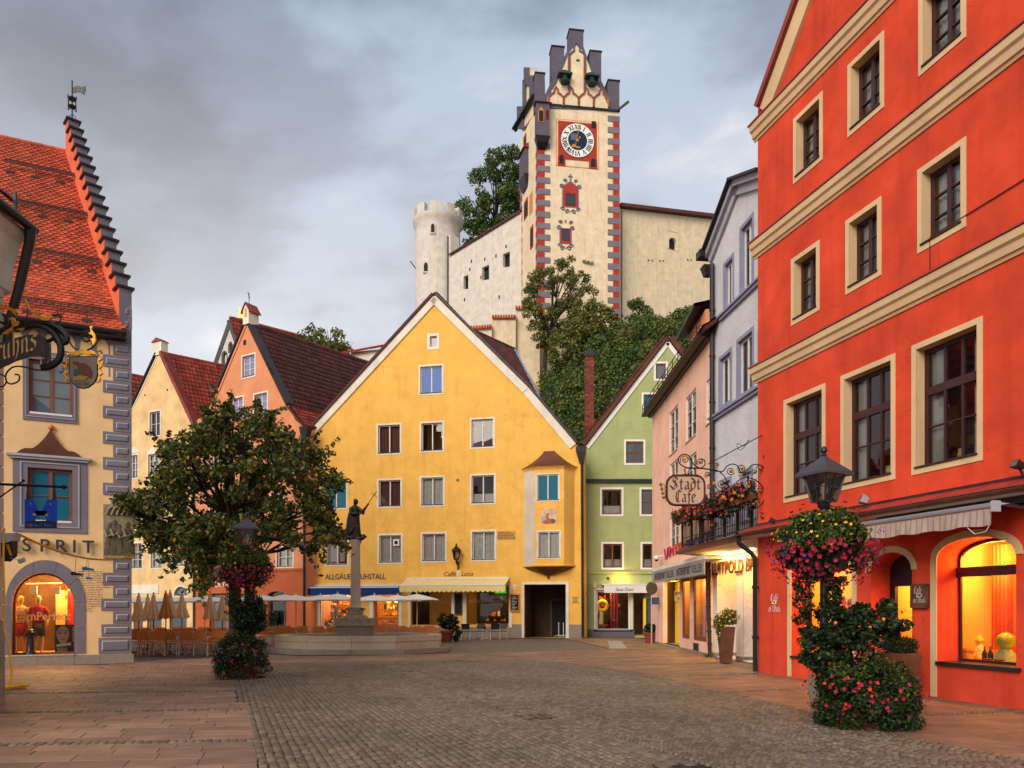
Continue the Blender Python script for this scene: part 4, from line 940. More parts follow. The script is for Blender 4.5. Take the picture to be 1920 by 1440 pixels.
MB().prism([(-.42,.75),(-.2,.72),(.05,.65),(.25,.85),(.42,.72),(.5,1.0),(.42,1.28),(.3,1.2),(.25,1.0),(.1,1.02),(-.02,1.25),(-.08,1.75),(-.2,1.8),(-.3,1.62),(-.2,1.55),(-.18,1.1),(-.3,.85)],-.03,.03).build('cock',M['gold'],v)
# red roofed house glimpsed over the brown roof
f = gable_house('house','pale house with bright red roof glimpsed between the brown roof and yellow gable',P(655,1140,66).xy,P(740,1140,63).xy,None,(.3,1),8,None)
finish(f, [(640, 900), (745, 900), (745, 652), (658, 660)], M['castlewhite'])
roof(f.root,[(f.u(640),-.5,f.z(655,662)),(f.u(750),-.5,f.z(740,649)),(f.u(750),2.5,f.z(740,649) + 1.2),(f.u(690),2.5,f.z(700,642) + .75)],M['redtile'],M['redtile2'],.35,.45)

# ================================================================ the yellow house
f = YH = gable_house('yellow_house','big yellow gabled house with shops, corner oriel and cream verge boards',YA.xy,YB.xy,None,(.75,1),12,None)
gw(f,801,824,626,656,(1,),'glass_grey',None,cols=1,sw=.16,fw=.04,sill=None); gw(f,785,832,685,742,(1,),'glass_blue',None)
K = dict(rows=(1,))
gw(f,706,753,795,854,cur='full',cw='curtain2',**K); gw(f,787,833,791,849,cur=None,gl_='glass',**K); gw(f,881,928,784,842,cur='left',cw='curtain2',**K)
gw(f,607,652,904,956,cur=None,gl_='glass_teal',**K); gw(f,707,754,898,953,cur='full',cw='curtain2',**K); gw(f,787,834,893,951,cur='full',**K); gw(f,881,930,889,947,cur='low',**K)
gw(f,609,654,1005,1062,cur='part',**K); wac = gw(f,708,755,1001,1058,cur='full',**K); gw(f,789,838,998,1055,cur='full',**K); gw(f,882,931,994,1053,cur='full',**K)
q = f.uz(743,1017,.13); mb = MB(); mb.box(q[0] - .18,q[0] + .19,.1,.16,q[1] - .2,q[1] + .18); ac = mb.build('fan_unit',M['whitewood'],wac); MB().tube([(q[0],.09,q[1] - .01),(q[0],.105,q[1] - .01)],.11,12).build('fan',M['dark'],wac)
# ground floor openings
def shop(f, x0, x1, yt, yb, m='interior', fr='whitewood', depth=.2, cols=1, fw=.07, floor=None):
 u0,u1,z0,z1 = px_rect(f,x0,x1,yt,yb); z0 = z0 if floor is None else floor; f.holes.append([(u0,z0),(u1,z0),(u1,z1),(u0,z1)])
 mb = MB(); mb.prism([(u0,z0),(u1,z0),(u1,z1),(u0,z1)],depth - .05,depth + .04,[[(u0 + fw,z0 + fw),(u1 - fw,z0 + fw),(u1 - fw,z1 - fw),(u0 + fw,z1 - fw)]])
 for i in range(1,cols): x = u0 + (u1 - u0) * i / cols; mb.box(x - .03,x + .03,depth - .045,depth + .035,z0 + fw,z1 - fw)
 w = mb.build('shop_window', M[fr], f.root)
 for i in range(cols):
  xa = u0 + (u1 - u0) * i / cols + .03; xb = u0 + (u1 - u0) * (i + 1) / cols - .03; MB().quad((xa,depth,z0 + fw),(xb,depth,z0 + fw),(xb,depth,z1 - fw),(xa,depth,z1 - fw)).build('pane',M['shopglass' if m == 'interior' else 'glass'],w)
 return u0, u1, z0, z1
ku = shop(f,603,662,1106,1177,fw=.06); kd = shop(f,702,747,1108,1196,fr='brickred',floor=.05,fw=.12)
mb = MB(); mb.box(kd[0] + .1,kd[1] - .1,.16,.24,.1,.75); mb.box(kd[0] + .1,kd[1] - .1,.155,.245,.98,1.12); mb.build('door_panel',M['brickred'],f.root)
room(f, ku[0] - .4, kd[1] + .3, .25, 3.4, .0, 3.0, 'interior')
def goods(f,u0,u1,y,z0,z1,n,seed,cols=('crimson','yellowlit','patterned','orangepaint','green','white','textdark'),name='shop_goods'):
 rr = random.Random(seed); mbs = MB()
 rows_ = max(2, int((z1 - z0) / .38))
 for j in range(rows_):
  z = z0 + (z1 - z0) * j / rows_; mbs.box(u0, u1, y, y + .3, z - .025, z, 6); x = u0
  while x < u1 - .08:
   w = rr.uniform(.06, .2); h = rr.uniform(.1, .3); k = rr.randrange(len(cols))
   if rr.random() < .5: mbs.box(x, min(x + w, u1), y + rr.uniform(0, .1), y + .28, z, z + h, k)
   else: mbs.lathe([(w * .35,0),(w * .5,h * .3),(w * .4,h * .7),(w * .15,h)],8,(x + w / 2,y + .15,z),k)
   x += w + rr.uniform(.01, .08)
 o = mbs.build(name, [M[c] for c in cols], f.root); o['kind'] = 'stuff'; return o
goods(f,ku[0] + .05,ku[1] - .05,.9,ku[2] + .1,ku[3] - .1,60,3); goods(f,ku[0],ku[1],.45,ku[2] + .02,ku[2] + .6,20,4); goods(f,kd[0],kd[1],1.2,.5,2.4,60,5)
lamp(f,(ku[0] + ku[1]) / 2,.55,ku[3] - .05,150); lamp(f,(kd[0] + kd[1]) / 2,.8,2.2,95); MB().ball((kd[0] + .55,.9,2.12),.16,10).build('globe_lamp',emis('globe_glow',(1,.42,.06,1),2.2),f.root)
for (x0, x1) in ((596, 603), (693, 700), (748, 754), (765, 770)):
 u0,u1 = f.u(x0),f.u(x1); MB().box(u0,u1,-.03,.004,.02,f.z(640,1104)).build('door_trim',M['whitetrim'],f.root)
la = shop(f,771,846,1103,1172,'dark','woodbrown',fw=.05); lb = shop(f,875,954,1098,1171,'dark','woodbrown',fw=.05)
for (x0,x1) in ((847,852),(868,874),(955,960)): MB().box(f.u(x0),f.u(x1),-.04,.004,.6,f.z(900,1098)).build('door_trim',M['whitetrim'],f.root)
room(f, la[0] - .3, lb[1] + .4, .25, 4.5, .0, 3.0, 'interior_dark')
goods(f,lb[0] + .5,lb[1] - .3,2.6,.9,1.5,20,9,('orangepaint','yellowlit','interior_dark','textdark','textdark','textdark','textdark')); lamp(f,lb[0] + 1.2,2.2,2.0,40);
for (xx,yy) in ((931,1121),(947,1124)): q = f.uz(xx,yy,1.2); MB().lathe([(.2,0),(.26,.12),(.22,.24),(.03,.26)],10,(q[0],1.2,q[1])).build('pendant_lamp',M['white'],f.root)
u0,u1,z0,z1 = px_rect(f,853,867,1112,1153); MB().box(u0,u1,-.08,.0,z0,z1).build('menu_board',M['rust'],f.root); MB().box(u0 + .05,u1 - .05,-.085,-.078,z0 + .08,z1 - .08).build('menu_sheet',M['dark'],f.root)
u0,u1,z0,z1 = px_rect(f,956.5,974.5,1113,1147); mn = MB().box(u0,u1,-.10,.0,z0,z1).build('menu_board',M['orangepaint'],f.root); MB().box(u0 + .07,u1 - .05,-.105,-.098,z0 + .08,z1 - .08).build('menu_sheet',M['dark'],mn)
mb = MB()
for i in range(9): mb.box(u0 + .12,u0 + random.uniform(.25,.45),-.11,-.104,z0 + .14 + i * .085,z0 + .16 + i * .085)
mb.build('menu_lines', M['whitetrim'], mn)
u0,u1,z0,z1 = px_rect(f,916,948,1107,1113); MB().box(u0 + .35,u1,.05,.12,z0 + .02,z1 + .3).build('green_sign',emis('green_glow',(.12,.8,.02,1),.55),f.root)
# passage
pa = px_rect(f,983,1061,1096,1196); f.holes.append([(pa[0],.02),(pa[1],.02),(pa[1],pa[3]),(pa[0],pa[3])])
MB().prism([(pa[0] - .14,.02),(pa[1] + .17,.02),(pa[1] + .17,pa[3] + .14),(pa[0] - .14,pa[3] + .14)],-.04,.004,[[(pa[0],.021),(pa[1],.021),(pa[1],pa[3]),(pa[0],pa[3])]]).build('doorway_surround',M['whitetrim'],f.root)
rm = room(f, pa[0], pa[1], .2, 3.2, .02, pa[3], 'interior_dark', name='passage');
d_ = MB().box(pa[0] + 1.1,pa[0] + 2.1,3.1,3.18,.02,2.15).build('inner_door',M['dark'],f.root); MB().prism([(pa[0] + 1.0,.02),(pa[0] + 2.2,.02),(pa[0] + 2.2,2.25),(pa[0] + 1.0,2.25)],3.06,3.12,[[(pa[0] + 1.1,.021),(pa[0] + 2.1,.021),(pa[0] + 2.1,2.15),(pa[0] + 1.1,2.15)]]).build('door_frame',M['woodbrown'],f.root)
for (x0,x1) in ((956.5,979),(1065.5,1094)): MB().box(f.u(x0),f.u(x1),-.035,.004,.0,f.z(1080,1171)).build('plinth',M['granite2'],f.root)
MB().box(f.u(756), f.u(956), -.035, .004, .0, .58).build('plinth', M['granite2'], f.root)
# awnings
def awning(f, x0, x1, y_top, y_front, out, val, m, scallop, cols=None, name='awning'):
 u0, u1 = f.u(x0), f.u(x1); zt = f.z(x0 + 15, y_top); zf_ = f.z(x0, y_front, -out); v0, v1 = u0, u1
 mb = MB(); mb.add([(u0,-.06,zt),(u1,-.06,zt),(v1,-out,zf_),(v0,-out,zf_),(u0,-.06,zt - .03),(u1,-.06,zt - .03),(v1,-out,zf_ - .03),(v0,-out,zf_ - .03)],[(0,1,2,3),(4,5,6,7),(0,3,7,4),(1,2,6,5)])
 aw = mb.build(name,m,f.root); n = int((v1 - v0) / .27); mb = MB(); top = [(v0,zf_ - .02),(v1,zf_ - .02)]; low = []
 if scallop:
  for i in range(n):
   for k in range(6):
    t = (i + k / 6) / n; low.append((v1 + (v0 - v1) * t,zf_ - val + .055 - .085 * math.sin(math.pi * k / 6)))
  low.append((v0, zf_ - val + .055))
 else: low = [(v1, zf_ - val), (v0, zf_ - val)]
 mb.prism(top + low,-out - .012,-out + .006); mb.build('valance',m,aw); MB().tube([(v0,-out,zf_),(v1,-out,zf_)],.035,8).build('front_bar',M['whitewood'],aw)
 MB().box(u0, u1, -.16, -.0, zt - .02, zt + .09).build('cassette', M['whitewood'], aw)
 mb = MB();
 for uu in (u0 + .5,u1 - .5): mb.bar((uu,-.08,zt - .1),(uu - .2,-out * .5,(zt + zf_) / 2 - .16),.035); mb.bar((uu - .2,-out * .5,(zt + zf_) / 2 - .16),(uu,-out,zf_ - .03),.035)
 mb.build('folding_arm', M['alu'], aw); return aw
awning(f,576,754,1099.5,1102,.55,.44,mat('blue_canvas',(.006,.036,.17,1),.85,.06,3),False); awning(f,762,955,1086.5,1098,1.15,.36,mat('pale_yellow_canvas',(.80,.62,.26,1),.85,.06,3),True)
text('ALLGÄUER KUHSTALL',f.root,M['navy'],(f.u(610),-.012,f.z(610,1086.5)),f.z(610,1076) - f.z(610,1086.5),f.u(723) - f.u(610),.01,bold=.004)
text('Caffè',f.root,M['textbrown'],(f.u(833),-.009,f.z(833,1080.5)),.27,f.u(855) - f.u(833),.008,shear=.3); text('Lucca',f.root,M['textbrown'],(f.u(865.5),-.009,f.z(866,1080)),.27,f.u(887) - f.u(865.5),.008,shear=.3)
q = f.uz(860,1076); MB().prism([(q[0] - .1,q[1] + .17),(q[0] + .1,q[1] + .17),(q[0] + .1,q[1] - .02),(q[0],q[1] - .2),(q[0] - .1,q[1] - .02)],-.02,.0).build('crest',M['whitetrim'],f.root); MB().prism([(q[0] - .075,q[1] + .10),(q[0] + .075,q[1] + .02),(q[0] + .075,q[1] - .03),(q[0] - .075,q[1] + .05)],-.025,-.02).build('crest_band',M['beigetrim'],f.root)
mb = MB(); u0,u1,z0,z1 = px_rect(f,932,966.5,996,1012.5); mb.box(u0,u1,-.006,.0,z0,z1); mb.build('inscription_panel',plaster('ochre_panel',(.62,.33,.10,1)),f.root)
mb = MB()
for j in range(5):
 x = u0 + .05
 while x < u1 - (.06 if j else .3): w_ = random.uniform(.03,.09); mb.box(x,x + w_,-.010,-.006,z1 - .10 - j * .09,z1 - .05 - j * .09); x += w_ + .025
mb.build('inscription', M['textbrown'], f.root)['kind'] = 'stuff'
mb = MB(); u0, u1, z0, z1 = px_rect(f, 1072, 1086, 1118, 1131)
for j in range(5): mb.box(u0 + (.0 if j in (0,4) else .08),u1 - (.0 if j in (0,4) else .08),-.006,.0,z0 + j * .08,z0 + j * .08 + .035)
mb.build('inscription', M['textdark'], f.root)
q = f.uz(965,1100); sg_ = MB().box(q[0] - .07,q[0] + .07,-.02,.0,q[1] - .12,q[1] + .1).build('house_number',M['white'],f.root); text('8',f.root,M['textdark'],(q[0] - .035,-.024,q[1] - .07),.13,.07,.003)
q = f.uz(858, 899.5); MB().ball((q[0], -.05, q[1]), .08, 8).build('wall_knob', M['sandstone'], f.root)
# wall and verges
YO = [(575,1196),(1095,1196),(1092,846),(1078,832),(990,728),(818,556),(812,556),(583,808),(577,830)]
f.wall([f.uz(*p) for p in YO], M['yellow'], (.1, .6), cap=False)
verge(f,[(1078,833),(990,729),(816,557)],(-.36,.06),'whitetrim',-.09,.03); verge(f,[(814,557),(583,808)],(-.34,.06),'whitetrim',-.09,.03)
verge(f,[(1078,832),(990,727.5),(816,555)],(.06,.18),'darkmetal',-.16,.55); verge(f,[(815,555),(582,809)],(.06,.2),'browntile',-.18,.55)
# cover tiles along the verges
mb = MB();
for (a, b) in (((816, 553), (582, 806)), ((816, 553), (1078, 830))):
 a, b = Vector((f.uz(*a)[0], .1, f.uz(*a)[1] + .16)), Vector((f.uz(*b)[0], .1, f.uz(*b)[1] + .16)); k = 44
 for i in range(k): p, q = a.lerp(b, i / k), a.lerp(b, (i + 1.1) / k); mb.tube([p, q], [.10, .13], 6)
mb.build('verge_tiles', M['browntile'], f.root)['kind'] = 'stuff'
# lower roof behind the gable wall
k0 = Vector((f.uz(876,612)[0],.4,f.uz(876,612)[1])); vd = Vector((f.uz(1078,830)[0] - f.uz(876,612)[0],0,f.uz(1078,830)[1] - f.uz(876,612)[1])); b3 = Vector((f.b.x,f.b.y,0)); pn = vd.cross(b3)
r0 = plane_hit(f,k0,pn,964,655); r1 = plane_hit(f,k0,pn,1024,772); e1_ = k0 + vd * .97; e2_ = r1 + (e1_ - k0).normalized() * .4
mb = MB(); ro_ = roof(f.root,[e1_,e2_,r1,r0,k0],M['browntile'],M['browntile'],.3,.36,ridge=(k0,r0)); MB().tube([r0 + Vector((0,0,.06)),r1 + Vector((0,0,.06))],.07,6).build('blue_gutter',mat('blue_grey_lead',(.16,.26,.36,1),.5),ro_)
BO = [(577,1192),(800,1192),(800,845),(925,845),(925,690),(876,619),(800,600),(588,822)]; bl_ = (r0 - k0).length
mb = MB(); q = [f.uz(*p) for p in BO]; n_ = len(q); bx, by = f.b.x * bl_, f.b.y * bl_
for i in range(n_): a,b = q[i],q[(i + 1) % n_]; mb.quad((a[0],.55,a[1]),(b[0],.55,b[1]),(b[0] + bx,.55 + by,b[1]),(a[0] + bx,.55 + by,a[1]))
mb.sheet([(a + bx,b) for a,b in q],.55 + by); q = [f.uz(*p) for p in ((795,1192),(1086,1192),(1086,862),(1060,842),(888,645),(795,645))]; q[0] = (q[0][0],3.3); q[1] = (q[1][0],3.3)
for (a,b) in zip(q,q[1:] + q[:1]): mb.quad((a[0],.57,a[1]),(b[0],.57,b[1]),(b[0],2.6,b[1]),(a[0],2.6,a[1]))
mb.sheet(q, 2.6); mb.build('house_body', M['yellow'], f.root)
hp = f.uz(1090,842); mb = MB(); mb.loft([[(hp[0] + a * .28,-.22 + b * .3,hp[1] + .1) for a,b in ((-1,-.5),(1,-.5),(1,1),(-1,1))],[(hp[0] + a * .26,-.2 + b * .3,hp[1] - .2) for a,b in ((-1,-.5),(1,-.5),(1,1),(-1,1))],[(hp[0] + .04 + a * .11,-.14 + b * .12,hp[1] - .85) for a,b in ((-1,-1),(1,-1),(1,1),(-1,1))]]); mb.build('rain_hopper',M['darkmetal'],f.root)
downpipe(f, [(hp[0] + .05, -.14, hp[1] - .7), (hp[0] + .10, -.14, .1)], .075)
# oriel
D_ = .62; ul,ur_ = f.u(982),f.u(1077.5); fl_,fr_ = f.u(1003,-D_),f.u(1057.5,-D_); zb,zt = f.z(1030,1058,-D_),f.z(1030,879,-D_); ori = 'oriel'
op = []
for (xl, xr, yt, yb) in ((1004.5, 1050, 888, 941), (1006.5, 1052, 995, 1048)):
 a, b, c, d = f.u(xl, -D_), f.u(xr, -D_), f.z(xl, yb, -D_), f.z(xl, yt, -D_); op.append((a, b, c, d))
mb = MB(); sw_ = .07; mb.sheet([(fl_,zb),(fr_,zb),(fr_,zt),(fl_,zt)],-D_,[[(a + sw_,c + sw_),(b - sw_,c + sw_),(b - sw_,d - sw_),(a + sw_,d - sw_)] for a,b,c,d in op])
mb.quad((fr_,-D_,zb),(ur_,0,zb),(ur_,0,zt),(fr_,-D_,zt)); mb.quad((fl_,-D_,zt),(fr_,-D_,zt),(ur_,0,zt),(ul,0,zt)); mb.quad((fl_,-D_,zb),(fr_,-D_,zb),(ur_,0,zb),(ul,0,zb)); ow = mb.build(ori,M['yellow'],f.root)
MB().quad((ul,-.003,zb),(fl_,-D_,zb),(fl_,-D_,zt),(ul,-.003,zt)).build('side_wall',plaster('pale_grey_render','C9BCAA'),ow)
for i, (a, b, c, d) in enumerate(op):
 f2 = [list(h) for h in f.holes]; window(f,(a,b,c,d),.07,glassm=('glass_teal','glass')[i],rows=(1,),depth=.1,fw=.055,curtain=(None,'full')[i],sill='textdark',y=-D_,hole=False)
def oring(z, e):
 k = 1 + e / .6; return [(ul - e,.0,z),(fl_ - e * .4,-D_ - e,z),(fr_ + e * .4,-D_ - e,z),(ur_ + e,.0,z)]
mb = MB(); mb.loft([oring(zt - .02,.03),oring(zt + .05,.03),oring(zt + .05,.08),oring(zt + .11,.08),oring(zt + .11,.14),oring(zt + .17,.14)],closed=False,caps=False); mb.build('cornice',M['yellow'],ow)
ct = f.u(1020, -.25), f.u(1040, -.25); z9 = f.z(1030, 846, -.25); mb = MB(); zr0 = zt + .15
def rring(t, zz):
 a = oring(zr0,.19); c = [(ct[0],.0,0),(ct[0],-.3,0),(ct[1],-.3,0),(ct[1],.0,0)]; return [(p[0] + (q[0] - p[0]) * t,p[1] + (q[1] - p[1]) * t,zz) for p,q in zip(a,c)]
mb.loft([rring(t,zr0 + (z9 - zr0) * (t ** 1.35)) for t in (0,.12,.3,.5,.7,.88,1)],closed=False,caps=False); q = rring(1,z9); mb.quad(*q); mb.build('oriel_roof',M['copper'],ow)
mb = MB(); tipu, tipz = f.u(1028, -.1), f.z(1028, 1079, -.1)
def bring(t,zz,e=0.): return [(p[0] + (tipu + (.12 if i > 1 else -.12) - p[0]) * t,p[1] * (1 - t) - .12 * t * (0 if i in (0,3) else 1),zz) for i,p in enumerate(oring(zz,e))]
mb.loft([oring(zb + .0,.05),oring(zb - .06,.08),oring(zb - .12,.04)],closed=False,caps=False); mb.build('base_moulding',M['yellow'],ow)
mb = MB(); mb.loft([bring(t,zb - .12 + (tipz - zb + .12) * (t ** .75)) for t in (0,.15,.35,.6,.85,1)],closed=False,caps=False); mb.ball((tipu,-.08,tipz - .08),.09,8); mb.build('corbel',M['copper'],ow)
u0, u1, z0, z1 = f.u(1013.5, -D_), f.u(1044, -D_), f.z(1013, 983.5, -D_), f.z(1013, 954, -D_)
pm = mat('faded_fresco',(.62,.42,.30,1),.9,.3,4); MB().prism([(u0 + .06,z0 + .03),(u1 - .08,z0),(u1,z0 + .2),(u1 - .01,z1 - .04),(u0 + .05,z1),(u0,z1 - .3),(u0 + .02,z0 + .3)],-D_ - .006,-D_ - .002).build('fresco',pm,ow)
mb = MB(); w_ = u1 - u0; h_ = z1 - z0
def blob(mb,cx_,cz_,rx,rz,mi,y): mb.prism([(u0 + w_ * (cx_ + rx * math.cos(t)),z0 + h_ * (cz_ + rz * math.sin(t))) for t in [i * .6283 for i in range(10)]],y,-D_ - .004,mi=mi)
for i,(a,b,c,d,k) in enumerate(((.45,.42,.13,.3,1),(.5,.78,.075,.075,2),(.2,.3,.16,.26,0),(.72,.2,.2,.16,3),(.42,.15,.28,.13,1),(.56,.5,.07,.12,2))): blob(mb,a,b,c,d,k,-D_ - .008 - .001 * i)
mb.build('fresco_figures',[M['greylight'],mat('fresco_red',(.42,.12,.07,1),.9),mat('fresco_skin',(.66,.46,.34,1),.9),mat('fresco_brown',(.16,.09,.06,1),.9)],ow)
for (xx, y0, y1) in ((997.5, 890, 940), (1062, 890, 940), (997.5, 998, 1046), (1062, 998, 1046)):
 pass
# ================================================================ lettering drawn with a broad nib
GLY = dict(t=(.55,[[(.22,1.4),(.2,.2),(.38,0),(.55,.14)],[(-.02,.98),(.48,.98)]]),a=(.7,[[(.08,.88),(.32,1.0),(.5,.85),(.5,.15),(.66,.02)],[(.5,.58),(.16,.45),(.1,.15),(.28,0),(.5,.18)]]),
 d=(.72,[[(.08,1.5),(.5,1.2),(.62,.7),(.55,.18),(.35,0),(.1,.15),(.08,.75),(.3,1),(.56,.85)]]),C=(.85,[[(.8,1.3),(.52,1.55),(.2,1.3),(.1,.65),(.26,.12),(.55,0),(.8,.22)],[(.42,1.45),(.40,.2)]]),
 f=(.5,[[(.62,1.4),(.42,1.55),(.25,1.35),(.25,.1),(.17,-.4)],[(.02,.98),(.5,.98)]]),e=(.6,[[(.12,.5),(.5,.68),(.44,.95),(.25,1),(.1,.8),(.1,.2),(.3,0),(.55,.2)]]),
 S=(.95,[[(.82,1.3),(.55,1.58),(.22,1.42),(.24,1.05),(.62,.7),(.7,.3),(.42,0),(.08,.1)],[(-.2,.5),(.1,.2),(.45,.42),(.5,1.3)]]),r=(.48,[[(.15,1),(.15,.12),(.3,0)],[(.16,.75),(.36,1),(.5,.86)]]),
 u=(.7,[[(.1,1),(.1,.18),(.28,0),(.5,.18)],[(.5,1),(.5,.12),(.64,0)]]),h=(.66,[[(.15,1.6),(.15,0)],[(.15,.75),(.4,1),(.55,.75),(.5,.2),(.32,-.3)],[(-.02,1.62),(.15,1.7),(.3,1.62)]]),
 n=(.7,[[(.12,1),(.12,0)],[(.13,.75),(.38,1),(.52,.8),(.52,.1),(.66,0)]]),s=(.58,[[(.55,.92),(.3,1),(.12,.78),(.46,.45),(.44,.14),(.24,0),(.02,.1)]]),b=(.68,[[(.15,1.6),(.15,.12),(.38,0),(.58,.3),(.5,.82),(.3,1),(.15,.78)]]),
 i=(.3,[[(.12,1),(.12,.1),(.24,0)],[(.08,1.3),(.18,1.36)]]),m=(1.,[[(.12,1),(.12,0)],[(.13,.8),(.34,1),(.46,.8),(.46,0)],[(.47,.8),(.68,1),(.8,.8),(.8,.1),(.92,0)]]),o=(.62,[[(.3,1),(.1,.7),(.1,.3),(.3,0),(.5,.3),(.5,.7),(.3,1)]]),
 c=(.52,[[(.5,.85),(.3,1),(.1,.7),(.1,.3),(.3,0),(.5,.15)]]),k=(.62,[[(.12,1.6),(.12,0)],[(.14,.5),(.42,.95)],[(.22,.55),(.5,.05),(.6,.02)]]),l=(.3,[[(.12,1.6),(.12,.1),(.24,0)]]))
GLY['1'] = (.4,[[(.02,1.1),(.2,1.4),(.2,0)]]); GLY['.'] = (.25,[[(.08,0),(.14,.06)]]); GLY['é'] = (.6,GLY['e'][1] + [[(.28,1.25),(.46,1.5)]]); GLY[' '] = (.35,[]); GLY['-'] = (.4,[[(.05,.5),(.35,.52)]]); GLY['9'] = (.55,[[(.5,1.1),(.28,1.4),(.1,1.1),(.28,.8),(.5,1.1),(.45,.4),(.2,0)]]); GLY['6'] = (.55,[[(.45,1.4),(.12,.8),(.1,.3),(.28,0),(.48,.3),(.3,.65),(.1,.4)]]); GLY['8'] = (.55,[[(.28,.75),(.1,1.1),(.28,1.4),(.46,1.1),(.08,.35),(.28,0),(.5,.35),(.28,.75)]])
def smooth_pts(pts, k=5):
 q = [Vector(p) for p in pts]
 if len(q) < 3: return q
 e = [q[0] * 2 - q[1]] + q + [q[-1] * 2 - q[-2]]; out_ = []
 for i in range(1, len(e) - 2):
  for j in range(k):
   t = j / k; a, b, c, d = e[i - 1], e[i], e[i + 1], e[i + 2]
   out_.append(.5 * ((2 * b) + (c - a) * t + (2 * a - 5 * b + 4 * c - d) * t * t + (3 * b - a - 3 * c + d) * t ** 3))
 return out_ + [q[-1]]
def nib(s, parent, m, loc, h, w=None, y=0., name='lettering', pen=.17, rise=0., rz=0.):
 """blackletter in the x-z plane; h = x-height; w = full width"""
 tot = sum(GLY[c][0] + .12 for c in s); k = h if w is None else w / tot; mb = MB(); x = 0; nv = Vector((math.cos(R(40)),math.sin(R(40)))) * pen / 2; j = 0
 for c in s:
  for st in GLY[c][1]:
   pts = smooth_pts(st); yy = -.001 * (j % 7); j += 1; b = len(mb.v)
   for p in pts:
    for sg in (-1, 1): X = (x + p.x + sg * nv.x) * k; mb.v.append((X, yy, (p.y + sg * nv.y) * h + rise * X))
   for i in range(len(pts) - 1): mb.f.append((b + 2 * i,b + 2 * i + 1,b + 2 * i + 3,b + 2 * i + 2)); mb.m.append(0)
  x += GLY[c][0] + .12
 return mb.build(name, m, parent, loc, (0, 0, rz))
# ================================================================ green house
f = GR = Fac('green_house','pale green gabled house with brown windows and tall brick chimney','house',P(1098,1140,43).xy,P(1345,1140,43).xy); f.b = Vector((.18,1,0)); f.depth = 9
B_ = dict(frame='woodbrown', trim='white', sw=.11, fw=.08, depth=.1, sill=None)
window(f,px_rect(f,1226,1252,678,714),cols=1,rows=(1,),glassm='glass_grey',**B_); window(f,px_rect(f,1264,1280,690,718),cols=1,rows=(1,),glassm='glass_grey',**B_); window(f,px_rect(f,1203,1231,736,775),cols=1,rows=(1,),glassm='glass_teal',**B_)
window(f,px_rect(f,1170,1210,824,872),cols=2,rows=(1,1),glassm='glass_grey',curtain='low',**B_); window(f,px_rect(f,1224,1262,824,872),cols=2,rows=(1,1),glassm='glass_grey',**B_)
window(f,px_rect(f,1125,1169,914,968),cols=1,rows=(1,),glassm='glass',curtain='low',**B_); window(f,px_rect(f,1199,1243,914,968),cols=2,rows=(1,1),glassm='glass_grey',curtain='full',**B_)
window(f,px_rect(f,1127,1170,1016,1068),cols=2,rows=(1,),glassm='glass',curtain='low',**B_); window(f,px_rect(f,1201,1244,1016,1068),cols=2,rows=(1,),glassm='glass',curtain='low',**B_)
gs = shop(f,1117,1183,1106,1183,fr='white',fw=.12); gd = shop(f,1188,1208,1113,1192,fr='woodbrown',floor=.12)
MB().prism([(gs[0] - .1,gs[2] - .04),(gs[1] + .1,gs[2] - .04),(gs[1] + .1,gs[3] + .08),(gs[0] - .1,gs[3] + .08)],-.05,.004,[[(gs[0],gs[2]),(gs[1],gs[2]),(gs[1],gs[3]),(gs[0],gs[3])]]).build('shop_front',M['white'],f.root)
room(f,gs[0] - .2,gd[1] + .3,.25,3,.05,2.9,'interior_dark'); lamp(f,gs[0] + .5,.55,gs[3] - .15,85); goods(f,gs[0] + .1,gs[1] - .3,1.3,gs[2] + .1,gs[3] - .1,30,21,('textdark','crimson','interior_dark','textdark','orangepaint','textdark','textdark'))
mb = MB(); mb.loft([[(gs[0] + .45 + (.27 + .11 * math.cos(b)) * math.cos(a),.55 + .1 * math.sin(b),gs[2] + 1.45 + (.27 + .11 * math.cos(b)) * math.sin(a)) for b in [i * .785 for i in range(8)]] for a in [i * .5236 for i in range(13)]],caps=False); mb.build('wreath',M['yellowlit'],f.root)
MB().tube([(gs[0] + .35,.5,gs[2] + .3),(gs[0] + .4,.5,gs[2] + 1.0),(gs[0] + .3,.5,gs[2] + 1.1)],[.16,.12,.04],8).build('draped_cloth',M['patterned'],f.root)
for uu in (.95,1.12,1.3): MB().box(gs[0] + uu,gs[0] + uu + .08,.7,.75,gs[2] + .1,gs[3] - .1).build('red_scarf',M['crimson'],f.root)
MB().lathe([(.18,0),(.38,.12),(.42,.26),(.40,.28)],12,(gs[0] + .5,.55,gs[2] + .1)).build('bowl',M['terracotta'],f.root)
u0,u1 = f.u(1100),f.L; MB().box(f.u(1102),f.u(1189),-.05,.004,0,f.z(1110,1180)).build('plinth',mat('grey_plinth',(.14,.13,.15,1),.9,.1,3),f.root)
mb = MB(); mb.box(u0 - .1,u1,-.16,.004,f.z(1110,905),f.z(1110,902)); mb.box(u0 - .14,u1,-.2,.0,f.z(1110,902),f.z(1110,899)); mb.build('string_course',M['greendark'],f.root)
MB().box(u0, u1, -.10, .004, f.z(1110, 1076), f.z(1110, 1072)).build('ledge', M['green'], f.root)
sb = px_rect(f,1130,1235,1096,1112); sgn = MB().box(sb[0],sb[1],-.7,-.62,sb[2],sb[3] - .06).build('sign_board',M['white'],f.root); MB().box(sb[0] - .1,sb[1],-.72,-.0,sb[3] - .05,sb[3] + .02).build('sign_canopy',M['white'],f.root)
text('Sana Doni',f.root,M['textdark'],(f.u(1154,-.7),-.706,sb[2] + .1),.2,f.u(1188,-.7) - f.u(1154,-.7),.004,shear=.35)
